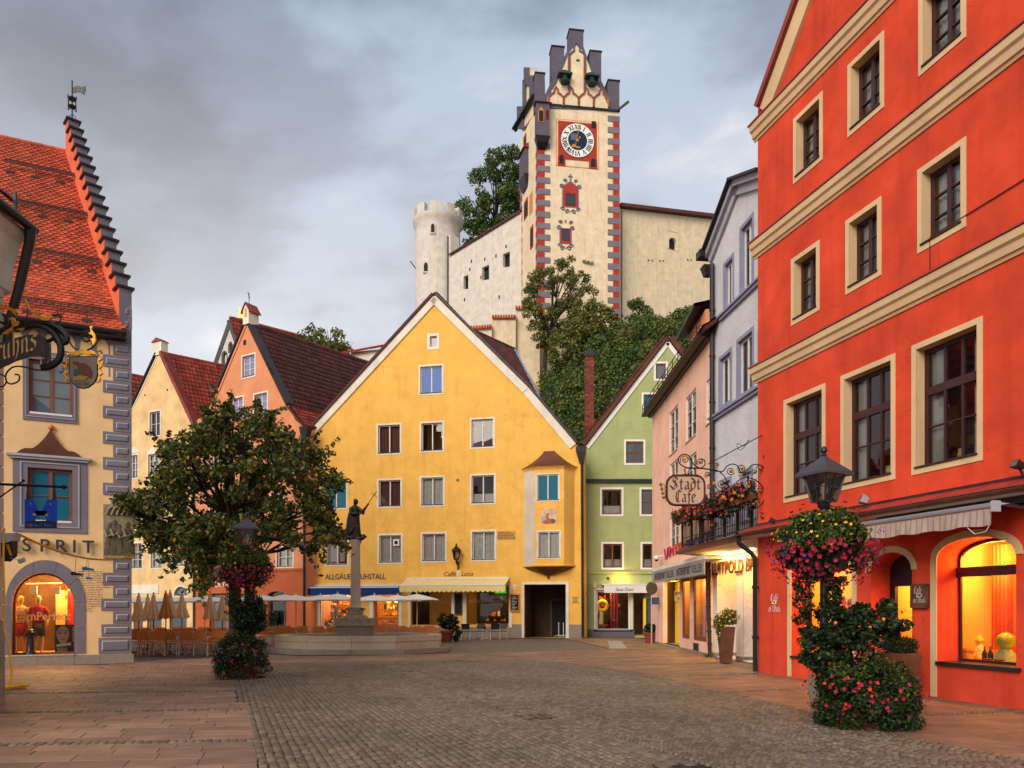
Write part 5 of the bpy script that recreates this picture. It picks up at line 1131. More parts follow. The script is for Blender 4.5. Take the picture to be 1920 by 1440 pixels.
q = f.uz(1140,1084.5,-.2); MB().ball((q[0],-.2,q[1]),.09,8).tube([(q[0],-.2,q[1]),(q[0],.0,q[1])],.03,6).build('wall_lamp',M['black'],f.root); lamp(f,q[0] + .75,-.42,q[1] + .0,32,(1,.62,.15),.12)
q = f.uz(1115,1099); MB().box(q[0] - .1,q[0] + .1,-.12,.0,q[1] - .12,q[1] + .2).build('meter_box',M['beigetrim'],f.root)
u0,u1,z0,z1 = px_rect(f,1210,1228,1122,1192); MB().box(u0,u1 + .3,-.06,-.0,.3,z1).build('grey_panel',mat('dark_grey_panel',(.10,.11,.10,1),.6),f.root); MB().box(f.u(1204.5),f.u(1209.5),-.3,-.27,.45,f.z(1206,1122)).build('yellow_banner',M['yellowlit'],f.root)
f.wall([f.uz(*p) for p in ((1098,1196),(1345,1196),(1345,765),(1300,706),(1254,642),(1250,642),(1100,836),(1098,842))],M['green'],(f.b.x * 9,9))
verge(f,[(1345,764),(1254,642)],(-.2,.04),'white',-.06,.02); verge(f,[(1250,642),(1099,837)],(-.2,.04),'white',-.06,.02)
verge(f,[(1345,762),(1253,638)],(.04,.34),'copper',-.2,1.0); verge(f,[(1251,638),(1097,837)],(.04,.34),'copper',-.2,1.0)
rl = roof(f.root,[Vector((f.uz(1097,836)[0] - .1,-.1,f.uz(1097,836)[1] + .28)),Vector((f.uz(1097,836)[0] - .1,9,f.uz(1097,836)[1] + .28)),Vector((f.uz(1251,638)[0],9,f.uz(1251,638)[1] + .28)),Vector((f.uz(1251,638)[0],-.1,f.uz(1251,638)[1] + .28))],M['browntile'],M['browntile'],.3,.36)
mb = MB()
for t in (.32, .5, .68):
 p = Vector((f.uz(1097,836)[0],0,f.uz(1097,836)[1] + .35)).lerp(Vector((f.uz(1251,638)[0],0,f.uz(1251,638)[1] + .35)),t)
 for k in range(3): mb.bar(p + Vector((-.2, .1, .12 + k * .1)), p + Vector((-.2, 5, .12 + k * .1)), .03)
 for k in range(9): mb.bar(p + Vector((-.2, .1 + k * .6, 0)), p + Vector((-.2, .1 + k * .6, .4)), .04)
mb.build('snow_guard', M['darkmetal'], rl)
BR = brickmat('chimney_brick',(.22,.055,.035,1),(.13,.035,.025,1),(.20,.15,.12,1),1.,.26,.085,.012)
BR.node_tree.nodes['Brick Texture'].inputs['Vector'].links and BR.node_tree.links.remove(BR.node_tree.nodes['Brick Texture'].inputs['Vector'].links[0])
tcx = BR.node_tree.nodes['Texture Coordinate']; sxx = BR.node_tree.nodes.new('ShaderNodeSeparateXYZ'); cbb = BR.node_tree.nodes.new('ShaderNodeCombineXYZ'); add_ = BR.node_tree.nodes.new('ShaderNodeMath'); BR.node_tree.links.new(tcx.outputs['Object'],sxx.inputs[0]); BR.node_tree.links.new(sxx.outputs[0],add_.inputs[0]); BR.node_tree.links.new(sxx.outputs[1],add_.inputs[1]); BR.node_tree.links.new(add_.outputs[0],cbb.inputs[0]); BR.node_tree.links.new(sxx.outputs[2],cbb.inputs[1]); BR.node_tree.links.new(cbb.outputs[0],BR.node_tree.nodes['Brick Texture'].inputs['Vector'])
yc = 1.6; cu0, cu1 = f.u(1097, yc), f.u(1114, yc); cz0, cz1 = f.z(1105, 850, yc), f.z(1105, 668, yc)
mb = MB(); n_ = int((cz1 - cz0) / .085)      # courses of brick, each slightly out of line
for i in range(n_):
 e = random.uniform(-.006,.006); z = cz0 + i * .085; k = 3 if i % 2 else 2; w_ = (cu1 - cu0) / (k if k == 2 else 2.5); x = cu0 + e
 while x < cu1 - .03: x2 = min(x + w_ - .012,cu1 + e); mb.box(x,x2,yc - .004 + random.uniform(-.006,.006),yc + .24,z,z + .073); mb.box(x,x2,yc + .25,yc + .5,z,z + .073); x += w_ if x > cu0 + e else (w_ if k == 2 else w_ / 2)
chm = MB().box(cu0 + .02,cu1 - .02,yc + .015,yc + .48,cz0,cz1).build('chimney',mat('lime_mortar',(.24,.19,.15,1),.95,.1,5),f.root)
o = mb.build('bricks',mat('red_brick',(.20,.05,.034,1),.85,.2,3,.2,50,island=.45),chm); o['kind'] = 'stuff'
mb = MB(); cm_ = (cu0 + cu1) / 2; mb.box(cu0 - .06,cu1 + .06,yc - .08,yc + .58,cz1,cz1 + .08); mb.prism([(cu0 - .1,cz1 + .08),(cu1 + .1,cz1 + .08),(cm_,cz1 + .5)],yc - .1,yc + .6); mb.build('chimney_cap',M['black'],chm)
MB().lathe([(.3,0),(.26,.2),(.06,.28)],10,(cu1 + .25,yc + .4,f.z(1118,806,yc + .4) - .2)).build('roof_vent',M['redmetal'],f.root)
MB().tube([(cu1,yc + .2,f.z(1114,722,yc)),(cu1 + 2.4,yc + 1,f.z(1180,720,yc + 1))],.025,5).build('stay_rod',M['darkmetal'],f.root)

# ================================================================ pink house
f = PK = Fac('pink_house','pale pink house with slender white windows, sports shop front and dark eaves gutter','house',G(1223,1205).xy,G(1333,1231.5).xy)
zeA = f.z(1223, 762); zeB = f.z(1330, 655); zE = (zeA + zeB) / 2
for (xl,xr,yt,yb) in ((1255,1271,776,857),(1286,1305,748,833),(1324,1331,716,800),(1256,1271,872,945),(1256,1272,972,1030),(1288,1306,860,935)):
 window(f,px_rect(f,xl,xr,yt,yb),sw=0,frame='whitewood',cols=2,rows=(1,1,1),glassm='glass',depth=.10,curtain='full',fw=.07,sill='pink')
PO = [(f.u(1243),f.u(1274),1092,1206,'y'),(f.u(1278),f.u(1293),1086,1206,'w'),(f.u(1299),f.u(1325),1082,1207,'w')]
zt1 = f.z(1245, 1092)
for i, (a, b, _, yb, k) in enumerate(PO):
 zb = .1 if k == 'y' else .48; f.holes.append([(a, zb), (b, zb), (b, zt1), (a, zt1)])
 if k == 'w':
  w = MB().prism([(a,zb),(b,zb),(b,zt1),(a,zt1)],.03,.1,[[(a + .12,zb + .16),(b - .12,zb + .16),(b - .12,zt1 - .1),(a + .12,zt1 - .1)]]).build('shop_window',M['woodbrown'],f.root); MB().quad((a + .12,.06,zb + .16),(b - .12,.06,zb + .16),(b - .12,.06,zt1 - .1),(a + .12,.06,zt1 - .1)).build('pane',M['shopglass'],w)
  for r_ in range(20): MB().box(a,b,.75,.78,zb + .1 + r_ * .125,zb + .215 + r_ * .125).build('wall_slat',M['orangepaint'],f.root)
  lamp(f, (a + b) / 2, .38, zt1 - .1, 48, (1, .5, .12), .2)
 else:
  MB().box(a,b,.55,.6,.1,zt1).build('yellow_door_panel',M['yellowlit'],f.root); MB().box(a,b,.52,.548,zt1 - .85,zt1 - .38).build('panel_sign',M['patterned'],f.root)
  text('INTERSPORT',f.root,M['navy'],(a + .25,.515,zt1 - .58),.14,(b - a) * .72,.004,bold=.02); text('KELLER',f.root,M['navy'],(a + .7,.515,zt1 - .79),.14,(b - a) * .45,.004,bold=.02)
  lamp(f,(a + b) / 2,.3,zt1 - .12,95,(1,.66,.10),.25); MB().box(a - .1,b + .1,-.22,.5,.0,.1).build('door_step',M['granite2'],f.root)
room(f, PO[1][0] - .05, PO[2][1] + .3, .11, .8, .3, zt1 + .1, 'interior')
f.wall([(0, 0), (f.L - .02, 0), (f.L - .02, zE), (0, zE)], M['pink'], (0, 9))
mb = MB(); mb.tube([(-.3,-.40,zE + .02),(f.L + .05,-.40,zE + .02)],.075,8); mb.box(-.3,f.L + .1,-.38,.0,zE - .04,zE - .0); mb.box(-.2,f.L + .1,-.16,.0,zE - .12,zE - .04); mb.build('eaves_gutter',M['darkmetal'],f.root)
roof(f.root,[(-.35,-.4,zE + .1),(f.L + .6,-.4,zE + .1),(f.L + .6,4.5,zE + 3.4),(-.4,4.5,zE + 3.4)],M['browntile'],M['browntile'],.3,.36)
mb = MB()
for h in (.12, .34): mb.bar((-.2, -.45, zE + .15 + h), (f.L + .3, -.45, zE + .15 + h), .025)
for k in range(12): mb.bar((-.2 + k * f.L / 11, -.45, zE + .1), (-.2 + k * f.L / 11, -.45, zE + .52), .03)
mb.build('snow_guard', M['darkmetal'], f.root)
yd_ = 1.3; du0, du1 = f.u(1291, yd_), f.u(1291, yd_) + 3; dz = f.z(1291, 628, yd_)
mb = MB(); mb.box(du0,du1,yd_,yd_ + 3,zE + .3,dz); dm = mb.build('dormer',M['salmon'],f.root); mb = MB(); mb.add([(du0 - .5,yd_ - .5,dz - .15),(du1,yd_ - .5,dz + .1),(du1,yd_ + 3,dz + .9),(du0 - .5,yd_ + 3,dz + .9),(du0 - .5,yd_ - .5,dz),(du1,yd_ - .5,dz + .25),(du1,yd_ + 3,dz + 1.05),(du0 - .5,yd_ + 3,dz + 1.05)],[(0,1,2,3),(4,5,6,7),(0,1,5,4),(0,3,7,4)]); mb.build('dormer_roof',M['darkmetal'],dm)
window(f,(du0 + .5,du0 + 1.4,zE + .9,dz - .5),sw=.08,rows=(1,1),y=yd_,hole=False,depth=.02,glassm='glass_grey',parent=f.root)
# sports shop lettering, awning box with its printed board
zA, zB_ = f.z(1250, 1049.5), f.z(1250, 1030); uA, uB = f.u(1246), f.u(1333); w_ = uB - uA
hI = zB_ - zA; redm,bluem = mat('red_lettering',(.62,.02,.04,1),.5),mat('blue_lettering',(.012,.03,.36,1),.5)
text('INTER',f.root,redm,(uA + w_ * .13,-.03,zA + .1),hI * .92,w_ * .40,.02,bold=.03); text('SPORT',f.root,bluem,(uA + w_ * .54,-.03,zA + .1),hI * .92,w_ * .46,.02,bold=.03)
for s_,m_ in ((-1,redm),(1,bluem)): MB().prism([(uA + w_ * (.06 + s_ * .004),zA + .02),(uA + w_ * (.06 + s_ * .026),zA + .02),(uA + w_ * (.06 + s_ * .066),zB_ + .05),(uA + w_ * (.06 + s_ * .03),zB_ + .05)],-.035,.0).build('logo_mark',m_,f.root)
za, zb2 = f.z(1232, 1071, -.55), f.z(1232, 1090, -.7); u0, u1 = f.u(1229, -.6), f.u(1328, -.6)
aw = MB().box(u0,u1,-.72,.0,za - .02,za + .12).build('awning',M['whitetrim'],f.root); mb = MB(); mb.prism([(u0,za - .02),(u1,za - .02),(u1,zb2 - .05),(u0,zb2 - .05)],-.74,-.70); mb.build('valance',mat('grey_canvas',(.30,.27,.25,1),.9,.08,4),aw)
for k in range(2): text('INTERSPORT',f.root,M['textdark'],(u0 + .6 + k * (u1 - u0) * .48,-.745,zb2 + .06),.28,(u1 - u0) * .25,.003,bold=.02); text('KELLER',f.root,M['textdark'],(u0 + .8 + (u1 - u0) * (.25 + k * .48),-.745,zb2 + .06),.28,(u1 - u0) * .15,.003)
MB().tube([(0, -.05, zt1), (0, -.05, zt1 + .1)], .02).build('clip', M['darkmetal'], f.root)
q = f.uz(1231,1049,-.3); cs = empty('security_camera',f.M @ Vector((q[0],-.3,q[1])),f.root.rotation_euler.z,'white dome security camera on the corner of the pink house','security camera'); MB().lathe([(.10,0),(.13,.06),(.12,.14),(.04,.18)],10).build('housing',M['white'],cs); MB().ball((0,0,-.01),.09,8).build('dome',M['black'],cs); MB().tube([(0,0,.15),(0,.3,.16)],.025).build('arm',M['white'],cs)
MB().box(f.u(1300, -.001), f.u(1310, -.001), -.01, .0, .1, .38).build('vent_grille', M['textdark'], f.root)
MB().box(-.02, f.L, -.02, .004, 0, .1).build('plinth', M['granite2'], f.root)

# ================================================================ grey-white house with the balcony
A_, Bv = Vector((6.99, 26.2)), Vector((7.49, 22.04)); dB = (Bv - A_).normalized()
f = WH = Fac('white_house','narrow grey white rough plastered house with lilac trim and balcony over a lit shop','house',A_,Bv + dB * .3)
T_ = dict(frame='whitewood',trim='lilac',trim_inner=True,sw=.12,depth=.16,fw=.07,glassm='glass',cols=2)
for (xl,xr,yt,yb) in ((1356.5,1377,495,592),(1387,1414,428,562),(1347.5,1373,671,771),(1381,1414,638,752)): window(f,px_rect(f,xl,xr,yt,yb),rows=(1,),curtain='sides',**T_)
window(f,px_rect(f,1425,1445,400,540),rows=(1,),**T_); window(f,px_rect(f,1421,1440,620,735),rows=(1,),**T_); window(f,px_rect(f,1352,1372,900,985),rows=(1,),**T_); window(f,px_rect(f,1388,1412,884,985),rows=(1,),**T_)
for (x, y) in ((1333, 789), (1356, 594)):
 z = f.z(x,y); mb = MB(); e0_ = f.u(1336) if y > 700 else f.u(1354); mb.box(e0_ - .1,f.L,-.16,.004,z,z + .07); mb.box(e0_ - .04,f.L,-.10,.004,z - .1,z); mb.build('string_course',M['lilac'],f.root)
zfa = f.z(1336, 1046); zo1 = f.z(1345, 1071)
op1 = (f.u(1344.5), f.u(1381)); op2 = (f.u(1394.5), f.u(1416))
for (a, b) in (op1, op2): f.holes.append([(a, .05), (b, .05), (b, zo1), (a, zo1)])
o_ = [f.uz(*p) for p in ((1333, 1244), (1333, 474), (1384, 340), (1436, 322))]
f.wall([(0,0),(f.L,0),(f.L,o_[3][1]),(o_[2][0],o_[2][1]),(o_[1][0],o_[1][1])],M['roughcast'],(0,8),reveal=1.0)
mb = MB(); mb.sheet([(0,0.02),(f.L - .5,.02),(f.L - .5,zfa + .02),(0,zfa + .02)],-.012,f.holes[-2:]); mb.build('shop_front',M['whitetrim'],f.root)
# recess behind the pillars
room(f, op1[0] - .6, op2[1] + .3, 1.0, 1.2, .05, zo1 + .1, 'whitetrim', name='recess')
for (a, b) in ((op1[0] + .3, op1[1] + .1), (op2[0] + .1, op2[1] + .2)):
 w = MB().prism([(a,.1),(b,.1),(b,zo1 - .1),(a,zo1 - .1)],.92,.99,[[(a + .08,.18),(b - .08,.18),(b - .08,zo1 - .2),(a + .08,zo1 - .2)]]).build('shop_window',M['whitetrim'],f.root); MB().quad((a + .08,.95,.18),(b - .08,.95,.18),(b - .08,.95,zo1 - .2),(a + .08,.95,zo1 - .2)).build('pane',M['shopglass'],w)
for (a,b) in ((-.01,op1[0]),(op1[1],op2[0])): MB().box(a,b,-.03,.9,0,.16).build('pillar_base',M['granite2'],f.root)
lamp(f,(op1[0] + op1[1]) / 2,.5,zo1 - .15,62,(1,.46,.09),.3); lamp(f,(op2[0] + op2[1]) / 2,.5,zo1 - .15,48,(1,.46,.09),.3)
# eaves with bent cornice
mb = MB()
for (p, q) in ((o_[1], o_[2]), (o_[2], o_[3])):
 d = Vector((q[0] - p[0], q[1] - p[1])).normalized(); n_ = Vector((-d.y, d.x)); n_ = n_ if n_.y > 0 else -n_
 for (w0,w1,y0,k) in ((-.42,-.16,-.10,0),(-.16,.02,-.22,0),(.02,.09,-.36,1)): mb.prism([(p[0] + n_.x * w0 - d.x * .1,p[1] + n_.y * w0 - d.y * .1),(q[0] + n_.x * w0 + d.x * .05,q[1] + n_.y * w0 + d.y * .05),(q[0] + n_.x * w1 + d.x * .05,q[1] + n_.y * w1 + d.y * .05),(p[0] + n_.x * w1 - d.x * .1,p[1] + n_.y * w1 - d.y * .1)],y0,.4,mi=k)
mb.build('cornice', [M['greylight'], M['darkmetal']], f.root)
mb = MB(); mb.box(o_[1][0] - .35,o_[1][0] + .05,-.42,.6,o_[1][1] - .15,o_[1][1] + .1); mb.build('eaves_box',M['darkmetal'],f.root)
# canopy with balcony
yo = -1.0; cu0, cu1 = f.u(1279, yo), f.u(1424, yo); cz = f.z(1340, 1017, yo) - .05
mb = MB(); prof = [(-.0, .0), (yo - .15, .08), (yo - .15, .17), (yo, .30), (.0, .30)]
mb.loft([[(u,y,cz - .18 + z) for y,z in prof] for u in (cu0 - .12,cu1 + .3)]); cano = mb.build('balcony_canopy',[M['copper']],f.root)
mb = MB(); mb.quad((cu0 - .1,-.01,cz - .185),(cu1 + .3,-.01,cz - .185),(cu1 + .3,yo - .1,cz - .106),(cu0 - .1,yo - .1,cz - .106)); mb.build('canopy_soffit',M['whitetrim'],cano)
st = MB().box(op1[0] - .35,op2[1] + .1,-.16,-.04,zfa - .0,zfa + .09).build('light_strip',emis('strip_glow',(1,.70,.32,1),3.5),cano)
la_ = lamp(f,(op1[0] + op2[1]) / 2,-.28,zfa + .06,130,(1,.52,.13),1.2,kind='AREA'); la_.data.shape = 'RECTANGLE'; la_.data.size = 2.6; la_.data.size_y = .2; la_.rotation_euler = (R(10),0,0)
zt = f.z(1337,1080); ztop = f.z(1337,1056); text('LUITPOLD BRI',f.root,mat('brown_sign_letters',(.11,.032,.006,1),.6),(f.u(1337),-.035,zt + .02),(ztop - zt),f.u(1421) - f.u(1337),.02,bold=.015)
rl_ = empty('balcony_railing', (0, 0, 0), 0, parent=f.root); zr_ = cz + .14
mb = MB(); mb.bar((cu0,yo,zr_ + .08),(cu1 + .2,yo,zr_ + .08),.04); mb.bar((cu0,yo,zr_ + .98),(cu1 + .2,yo,zr_ + .98),.05); mb.bar((cu0,yo,zr_ + .3),(cu1 + .2,yo,zr_ + .3),.025); mb.build('rail',M['iron'],rl_)
k = int((cu1 - cu0 + .2) / .115)
for i in range(k + 1): x = cu0 + (cu1 + .2 - cu0) * i / k; MB().bar((x,yo,zr_ + .0),(x,yo,zr_ + .98),.05 if i % 8 == 0 else .022).build('baluster',M['iron'],rl_)
for i in range(9): MB().bar((cu0,yo + .13 * (i + 1),zr_),(cu0,yo + .13 * (i + 1),zr_ + .98),.022).build('baluster',M['iron'],rl_)
MB().bar((cu0,yo,zr_ + .98),(cu0,0,zr_ + .98),.05).bar((cu0,yo,zr_ + .08),(cu0,0,zr_ + .08),.04).build('side_rail',M['iron'],rl_)
BALC = [f.M @ Vector((cu0 + .1 + (cu1 + .1 - cu0) * t, yo - .12, zr_ + .98)) for t in (0, .2, .4, .6, .8, 1)]
pu,pv_ = f.u(1335,-.12),f.u(1327,-.16); downpipe(f,[(pu,-.12,f.z(1333,505)),(pu,-.12,zfa + .6)],.085); dpc = downpipe(f,[(pv_,-.16,zfa + .3),(pv_,-.16,2.6)],.08,'copper'); downpipe(f,[(pv_,-.16,2.6),(f.u(1331,-.14),-.14,.03)],.07)
mb = MB(); mb.loft([[(-.06 + a * .2,-.12 + b * .2,f.z(1333,505) + .1) for a,b in ((-1,-1),(1,-1),(1,1),(-1,1))],[(-.06 + a * .1,-.12 + b * .1,f.z(1333,505) - .25) for a,b in ((-1,-1),(1,-1),(1,1),(-1,1))]]); mb.build('rain_hopper',M['darkmetal'],f.root)
mb = MB()
for k in range(6): mb.obox((op1[1] - .12,.6,2.7 - k * .28),(.07,0,0),(0,.02,0),(0,0,.08 + .03 * (k % 2)),k % 3)
mb.build('hanging_tags', [M['crimson'], M['greylight'], M['whitetrim']], f.root)

# ================================================================ red house (right)
dR = Vector((-400, -0, 0)); dR = Vector((.2747, -.9615)); A_ = Vector((6.42, 19.5))
f = RD = Fac('red_house','large bright red house with beige window surrounds, beige cornices and arched cafe windows','building',A_,A_ + dR * 9.6)
def zavg(*p): return sum(f.z(*q) for q in p) / len(p)
W_ = dict(frame='woodred', trim='beigetrim', trim_inner=True, depth=.24, fw=.09, sill='woodred')
rowz = [((zavg((1488,348),(1590,258),(1723,143)),zavg((1488,227),(1590,120))),((1488,1543),(1590,1658),(1723,1812)),(1,1,1),2),((zavg((1484,615),(1586,553),(1721,473)),zavg((1484,488),(1586,415),(1721,318))),((1484,1537),(1586,1653),(1721,1812)),(1,1,1),2),
  ((zavg((1470,944),(1577,922),(1710,889)),zavg((1470,754),(1577,706),(1710,645))),((1470,1548),(1577,1679),(1710,1843)),(1,1,1.05),3)]
for j, ((z0, z1), xs_, rows, cols) in enumerate(rowz):
 for i, (xl, xr) in enumerate(xs_):
  w = window(f,(f.u(xl),f.u(xr),z0,z1),sw=.11,cols=cols,rows=rows,glassm='glass',curtain='sides' if j == 2 else 'full' if (i + j) % 2 else 'part',transom=(1,.16) if j == 2 else None,**W_)
  if j == 2 and i > 0:
   uu = f.u(xr) - (.55 if i == 1 else .75); MB().lathe([(.06,0),(.10,.05),(.075,.14),(.09,.18)],10,(uu,.37,z0 + .2)).build('flower_pot',M['patterned'],f.root)
# cornices
for (yt, yb, x, ov) in ((213, 250, 1434, .2), (450, 480, 1426, .2), (692, 718, 1421, .2)):
 z0 = f.z(x,yb); z1 = z0 + .40; mb = MB(); pr = [(.0,0),(-.03,.0),(-.05,.06),(-.09,.07),(-.12,.20),(-.17,.24),(-.19,.37),(.0,.40)]
 mb.loft([[(u,y,z0 + z) for y,z in pr] for u in (-ov * .6,8.35)]); c_o = mb.build('cornice',M['beigetrim'],f.root); MB().box(-ov * .6 - .03,8.36,-.22,.0,z0 + .385,z0 + .42).build('cornice_flashing',M['redmetal'],c_o)
mb = MB(); zc3 = f.z(1421,718) + .45; mb.tube([(.3 + i * .5,-.1 - .03 * (i % 2),zc3 + .02 * math.sin(i * 1.7)) for i in range(17)],.014,5); mb.tube([(5.55,-.02,zc3),(5.55,-.02,zc3 + .7),(7.5,-.02,zc3 + .75)],.012,5); mb.build('cable',M['textbrown'],f.root)
# ground floor openings
zsp, zto = f.z(1757, 1050), f.z(1820, 1008); zsl = f.z(1768, 1241)
aw_ = (f.u(1757), f.u(1905)); inn = arch(aw_[0], aw_[1], zsl, zsp, zto, 14, 2.2); f.holes.append(inn)
dr_ = (f.u(1632),f.u(1710)); zds,zdt = f.z(1710,1068),f.z(1668,1036); inn2 = arch(dr_[0],dr_[1],.03,zds,zdt,14,2.2); f.holes.append(inn2)
lw = (f.u(1484),f.u(1598)); zl0,zls,zlt = f.z(1500,1231),f.z(1484,1078),f.z(1540,1036); inn3 = arch(lw[0],lw[1],zl0,zls,zlt,14,2.2); f.holes.append(inn3)
def arch_sur(o, u0, u1, z0, zs, zt_, w, left=True, right=True):
 a = arch(u0,u1,z0,zs,zt_,14,2.2); b = arch(u0 - w,u1 + w,z0,zs,zt_ + w,14,2.2); mb = MB(); n_ = len(a)
 for i in range(1, n_ - 1):
  mb.prism([a[i], a[i + 1], b[i + 1], b[i]], -.02, .004) if (i > 1 or right) else None
 if left: mb.prism([(u0 - w, z0), (u0, z0), (u0, zs), (u0 - w, zs)], -.02, .004)
 return mb.build('arch_surround', M['beigetrim'], f.root)
arch_sur(0,aw_[0],aw_[1],.03,zsp,zto,.14,True,False); arch_sur(0,dr_[0],dr_[1],.03,zds,zdt,.13,False,False); arch_sur(0,lw[0],lw[1],.03,zls,zlt,.14)
topz = f.z(1432,195); g2 = f.uz(1502,0); g1 = f.uz(1432,190); ap_u = 5.2; tt = (ap_u - g1[0]) / (g2[0] - g1[0]); zap = g1[1] + (g2[1] - g1[1]) * tt
f.wall([(0,0),(9.6,0),(9.6,g1[1]),(ap_u + (ap_u - g1[0]),g1[1]),(ap_u,zap),(g1[0],g1[1]),(0,g1[1])],M['red'],(0,9),reveal=.55)
mb = MB()
for (p, q) in (((g1[0] - .05, g1[1] - .15), (ap_u, zap)), ((ap_u, zap), (2 * ap_u - g1[0], g1[1]))):
 d = Vector((q[0] - p[0], q[1] - p[1])).normalized(); n_ = Vector((-d.y, d.x)); n_ = n_ if n_.y > 0 else -n_
 mb.prism([(p[0] - n_.x * .5,p[1] - n_.y * .5),(q[0] - n_.x * .5,q[1] - n_.y * .5),(q[0] + n_.x * .06,q[1] + n_.y * .06),(p[0] + n_.x * .06,p[1] + n_.y * .06)],-.10,.3); mb.prism([(p[0] - n_.x * .02,p[1] - n_.y * .02),(q[0] - n_.x * .02,q[1] - n_.y * .02),(q[0] + n_.x * .14,q[1] + n_.y * .14),(p[0] + n_.x * .14,p[1] + n_.y * .14)],-.2,.6,mi=1)
mb.build('gable_coping', [M['beigetrim'], M['redtile2']], f.root)
MB().box(8.36,8.75,-.14,.004,4.4,g1[1]).build('corner_strip',M['beigetrim'],f.root); downpipe(f,[(8.15,-.1,4.1),(8.15,-.1,.05)],.09)
goods(f,lw[0] - .35,lw[1] - .5,1.6,.9,2.2,20,35,('interior_dark','crimson','patterned','interior','orangepaint','whitetrim','woodbrown'))
# window fittings
yw = .5
w = MB().prism(arch(aw_[0],aw_[1],zsl,zsp,zto,14,2.2),yw,yw + .05,[arch(aw_[0] + .05,aw_[1] - .05,zsl + .05,zsp,zto - .06,14,2.2)]).box(aw_[0],aw_[1],yw - .06,yw + .02,zsp - .32,zsp - .14).build('cafe_window',M['woodred'],f.root); MB().sheet(arch(aw_[0] + .05,aw_[1] - .05,zsl + .05,zsp,zto - .06,14,2.2),yw + .03).build('pane',M['shopglass'],w)
MB().box(aw_[0] + .01, aw_[1] + .1, -.06, yw, zsl - .06, zsl + .004).build('window_sill', M['black'], f.root)
w = MB().prism(arch(lw[0],lw[1],zl0,zls,zlt,14,2.2),yw,yw + .05,[arch(lw[0] + .06,lw[1] - .06,zl0 + .06,zls,zlt - .06,14,2.2)]).build('cafe_window',M['woodred'],f.root); MB().sheet(arch(lw[0] + .06,lw[1] - .06,zl0 + .06,zls,zlt - .06,14,2.2),yw + .03).build('pane',M['shopglass'],w); MB().box(lw[0],lw[1],-.05,yw,zl0 - .05,zl0 + .004).build('window_sill',M['black'],f.root)
w = MB().prism(inn2,yw,yw + .08,[[(dr_[0] + .14,.1),(dr_[1] - .14,.1),(dr_[1] - .14,2.15),(dr_[0] + .14,2.15)]]).build('cafe_door',M['black'],f.root); MB().quad((dr_[0] + .14,yw + .04,.1),(dr_[1] - .14,yw + .04,.1),(dr_[1] - .14,yw + .04,2.15),(dr_[0] + .14,yw + .04,2.15)).build('pane',M['shopglass'],w); MB().tube([(dr_[1] - .3,yw - .06,.9),(dr_[1] - .3,yw - .06,1.5)],.018,6).build('handle',M['gold'],w)
room(f,lw[0] - .4,dr_[0] - .25,yw + .06,4,.05,3.1,'interior'); room(f,dr_[0] - .2,dr_[1] + .15,yw + .09,3.6,.03,3.1,'interior'); room(f,aw_[0] - .35,aw_[1] + .7,yw + .06,4.2,.05,3.3,'interior')
CL = (1, .42, .07)
lamp(f,(lw[0] + lw[1]) / 2,1.4,2.5,200,CL); lamp(f,(dr_[0] + dr_[1]) / 2,1.7,2.4,165,CL); lamp(f,aw_[0] + .45,1.0,2.65,165,CL); lamp(f,aw_[1] - .1,1.3,2.5,80,CL)
mb = MB(); n_ = 20; uu0, uu1 = aw_[0] + .0, aw_[0] + .52
for i in range(n_): a,b = uu0 + (uu1 - uu0) * i / n_,uu0 + (uu1 - uu0) * (i + 1) / n_; mb.quad((a,1.3 + .04 * math.sin(i * 1.9),.9),(b,1.3 + .04 * math.sin((i + 1) * 1.9),.9),(b,1.3 + .04 * math.sin((i + 1) * 1.9),2.9),(a,1.3 + .04 * math.sin(i * 1.9),2.9))
mb.build('drape', mat('orange_drape', (.72, .12, .045, 1), .8, .1, 3), f.root)
goods(f,aw_[0] + .42,aw_[1] + .3,1.75,.8,2.2,20,33,('interior_dark','crimson','textdark','interior_dark','orangepaint','whitetrim','woodbrown'))
mb = MB(); mb.prism([(dr_[0] + .45,.6),(dr_[1] + .1,.6),(dr_[1] + .1,1.9),(dr_[0] + .8,1.95),(dr_[0] + .7,1.6),(dr_[0] + .5,1.45)],3.0,3.08); mb.build('mirror_panel',M['woodbrown'],f.root); MB().lathe([(.1,0),(.16,.15),(.1,.3),(.14,.4)],10,(dr_[0] + .8,2.6,1.0)).build('vase',M['patterned'],f.root)
# notice in the window and sign by the door, small wall lettering
u0,u1,z0,z1 = px_rect(f,1781,1800,1128,1152); MB().box(f.u(1781,yw),f.u(1800,yw),yw + .0,yw + .012,f.z(1781,1151,yw),f.z(1781,1129,yw)).build('window_notice',M['textbrown'],f.root)
u0,u1,z0,z1 = px_rect(f,1713,1743,1097,1138); sg_ = MB().prism([(u0,z0),(u1,z0),(u1,z1),(u0,z1)],-.05,-.0).box(u0 - .02,u1 + .02,-.07,-.048,z0 - .02,z0 + .03).box(u0 - .02,u1 + .02,-.07,-.048,z1 - .03,z1 + .02).box(u0 - .02,u0 + .03,-.07,-.048,z0,z1).box(u1 - .03,u1 + .02,-.07,-.048,z0,z1).build('cafe_sign',M['rust'],f.root)
nib('Café',f.root,M['whitetrim'],(u0 + .07,-.06,z1 - .17),.085,(u1 - u0) * .5,name='lettering'); nib('im 1.Stock',f.root,M['whitetrim'],(u0 + .05,-.06,z0 + .08),.07,(u1 - u0) * .78)
mb = MB(); cx_, cz_ = (u0 + u1) / 2, (z0 + z1) / 2
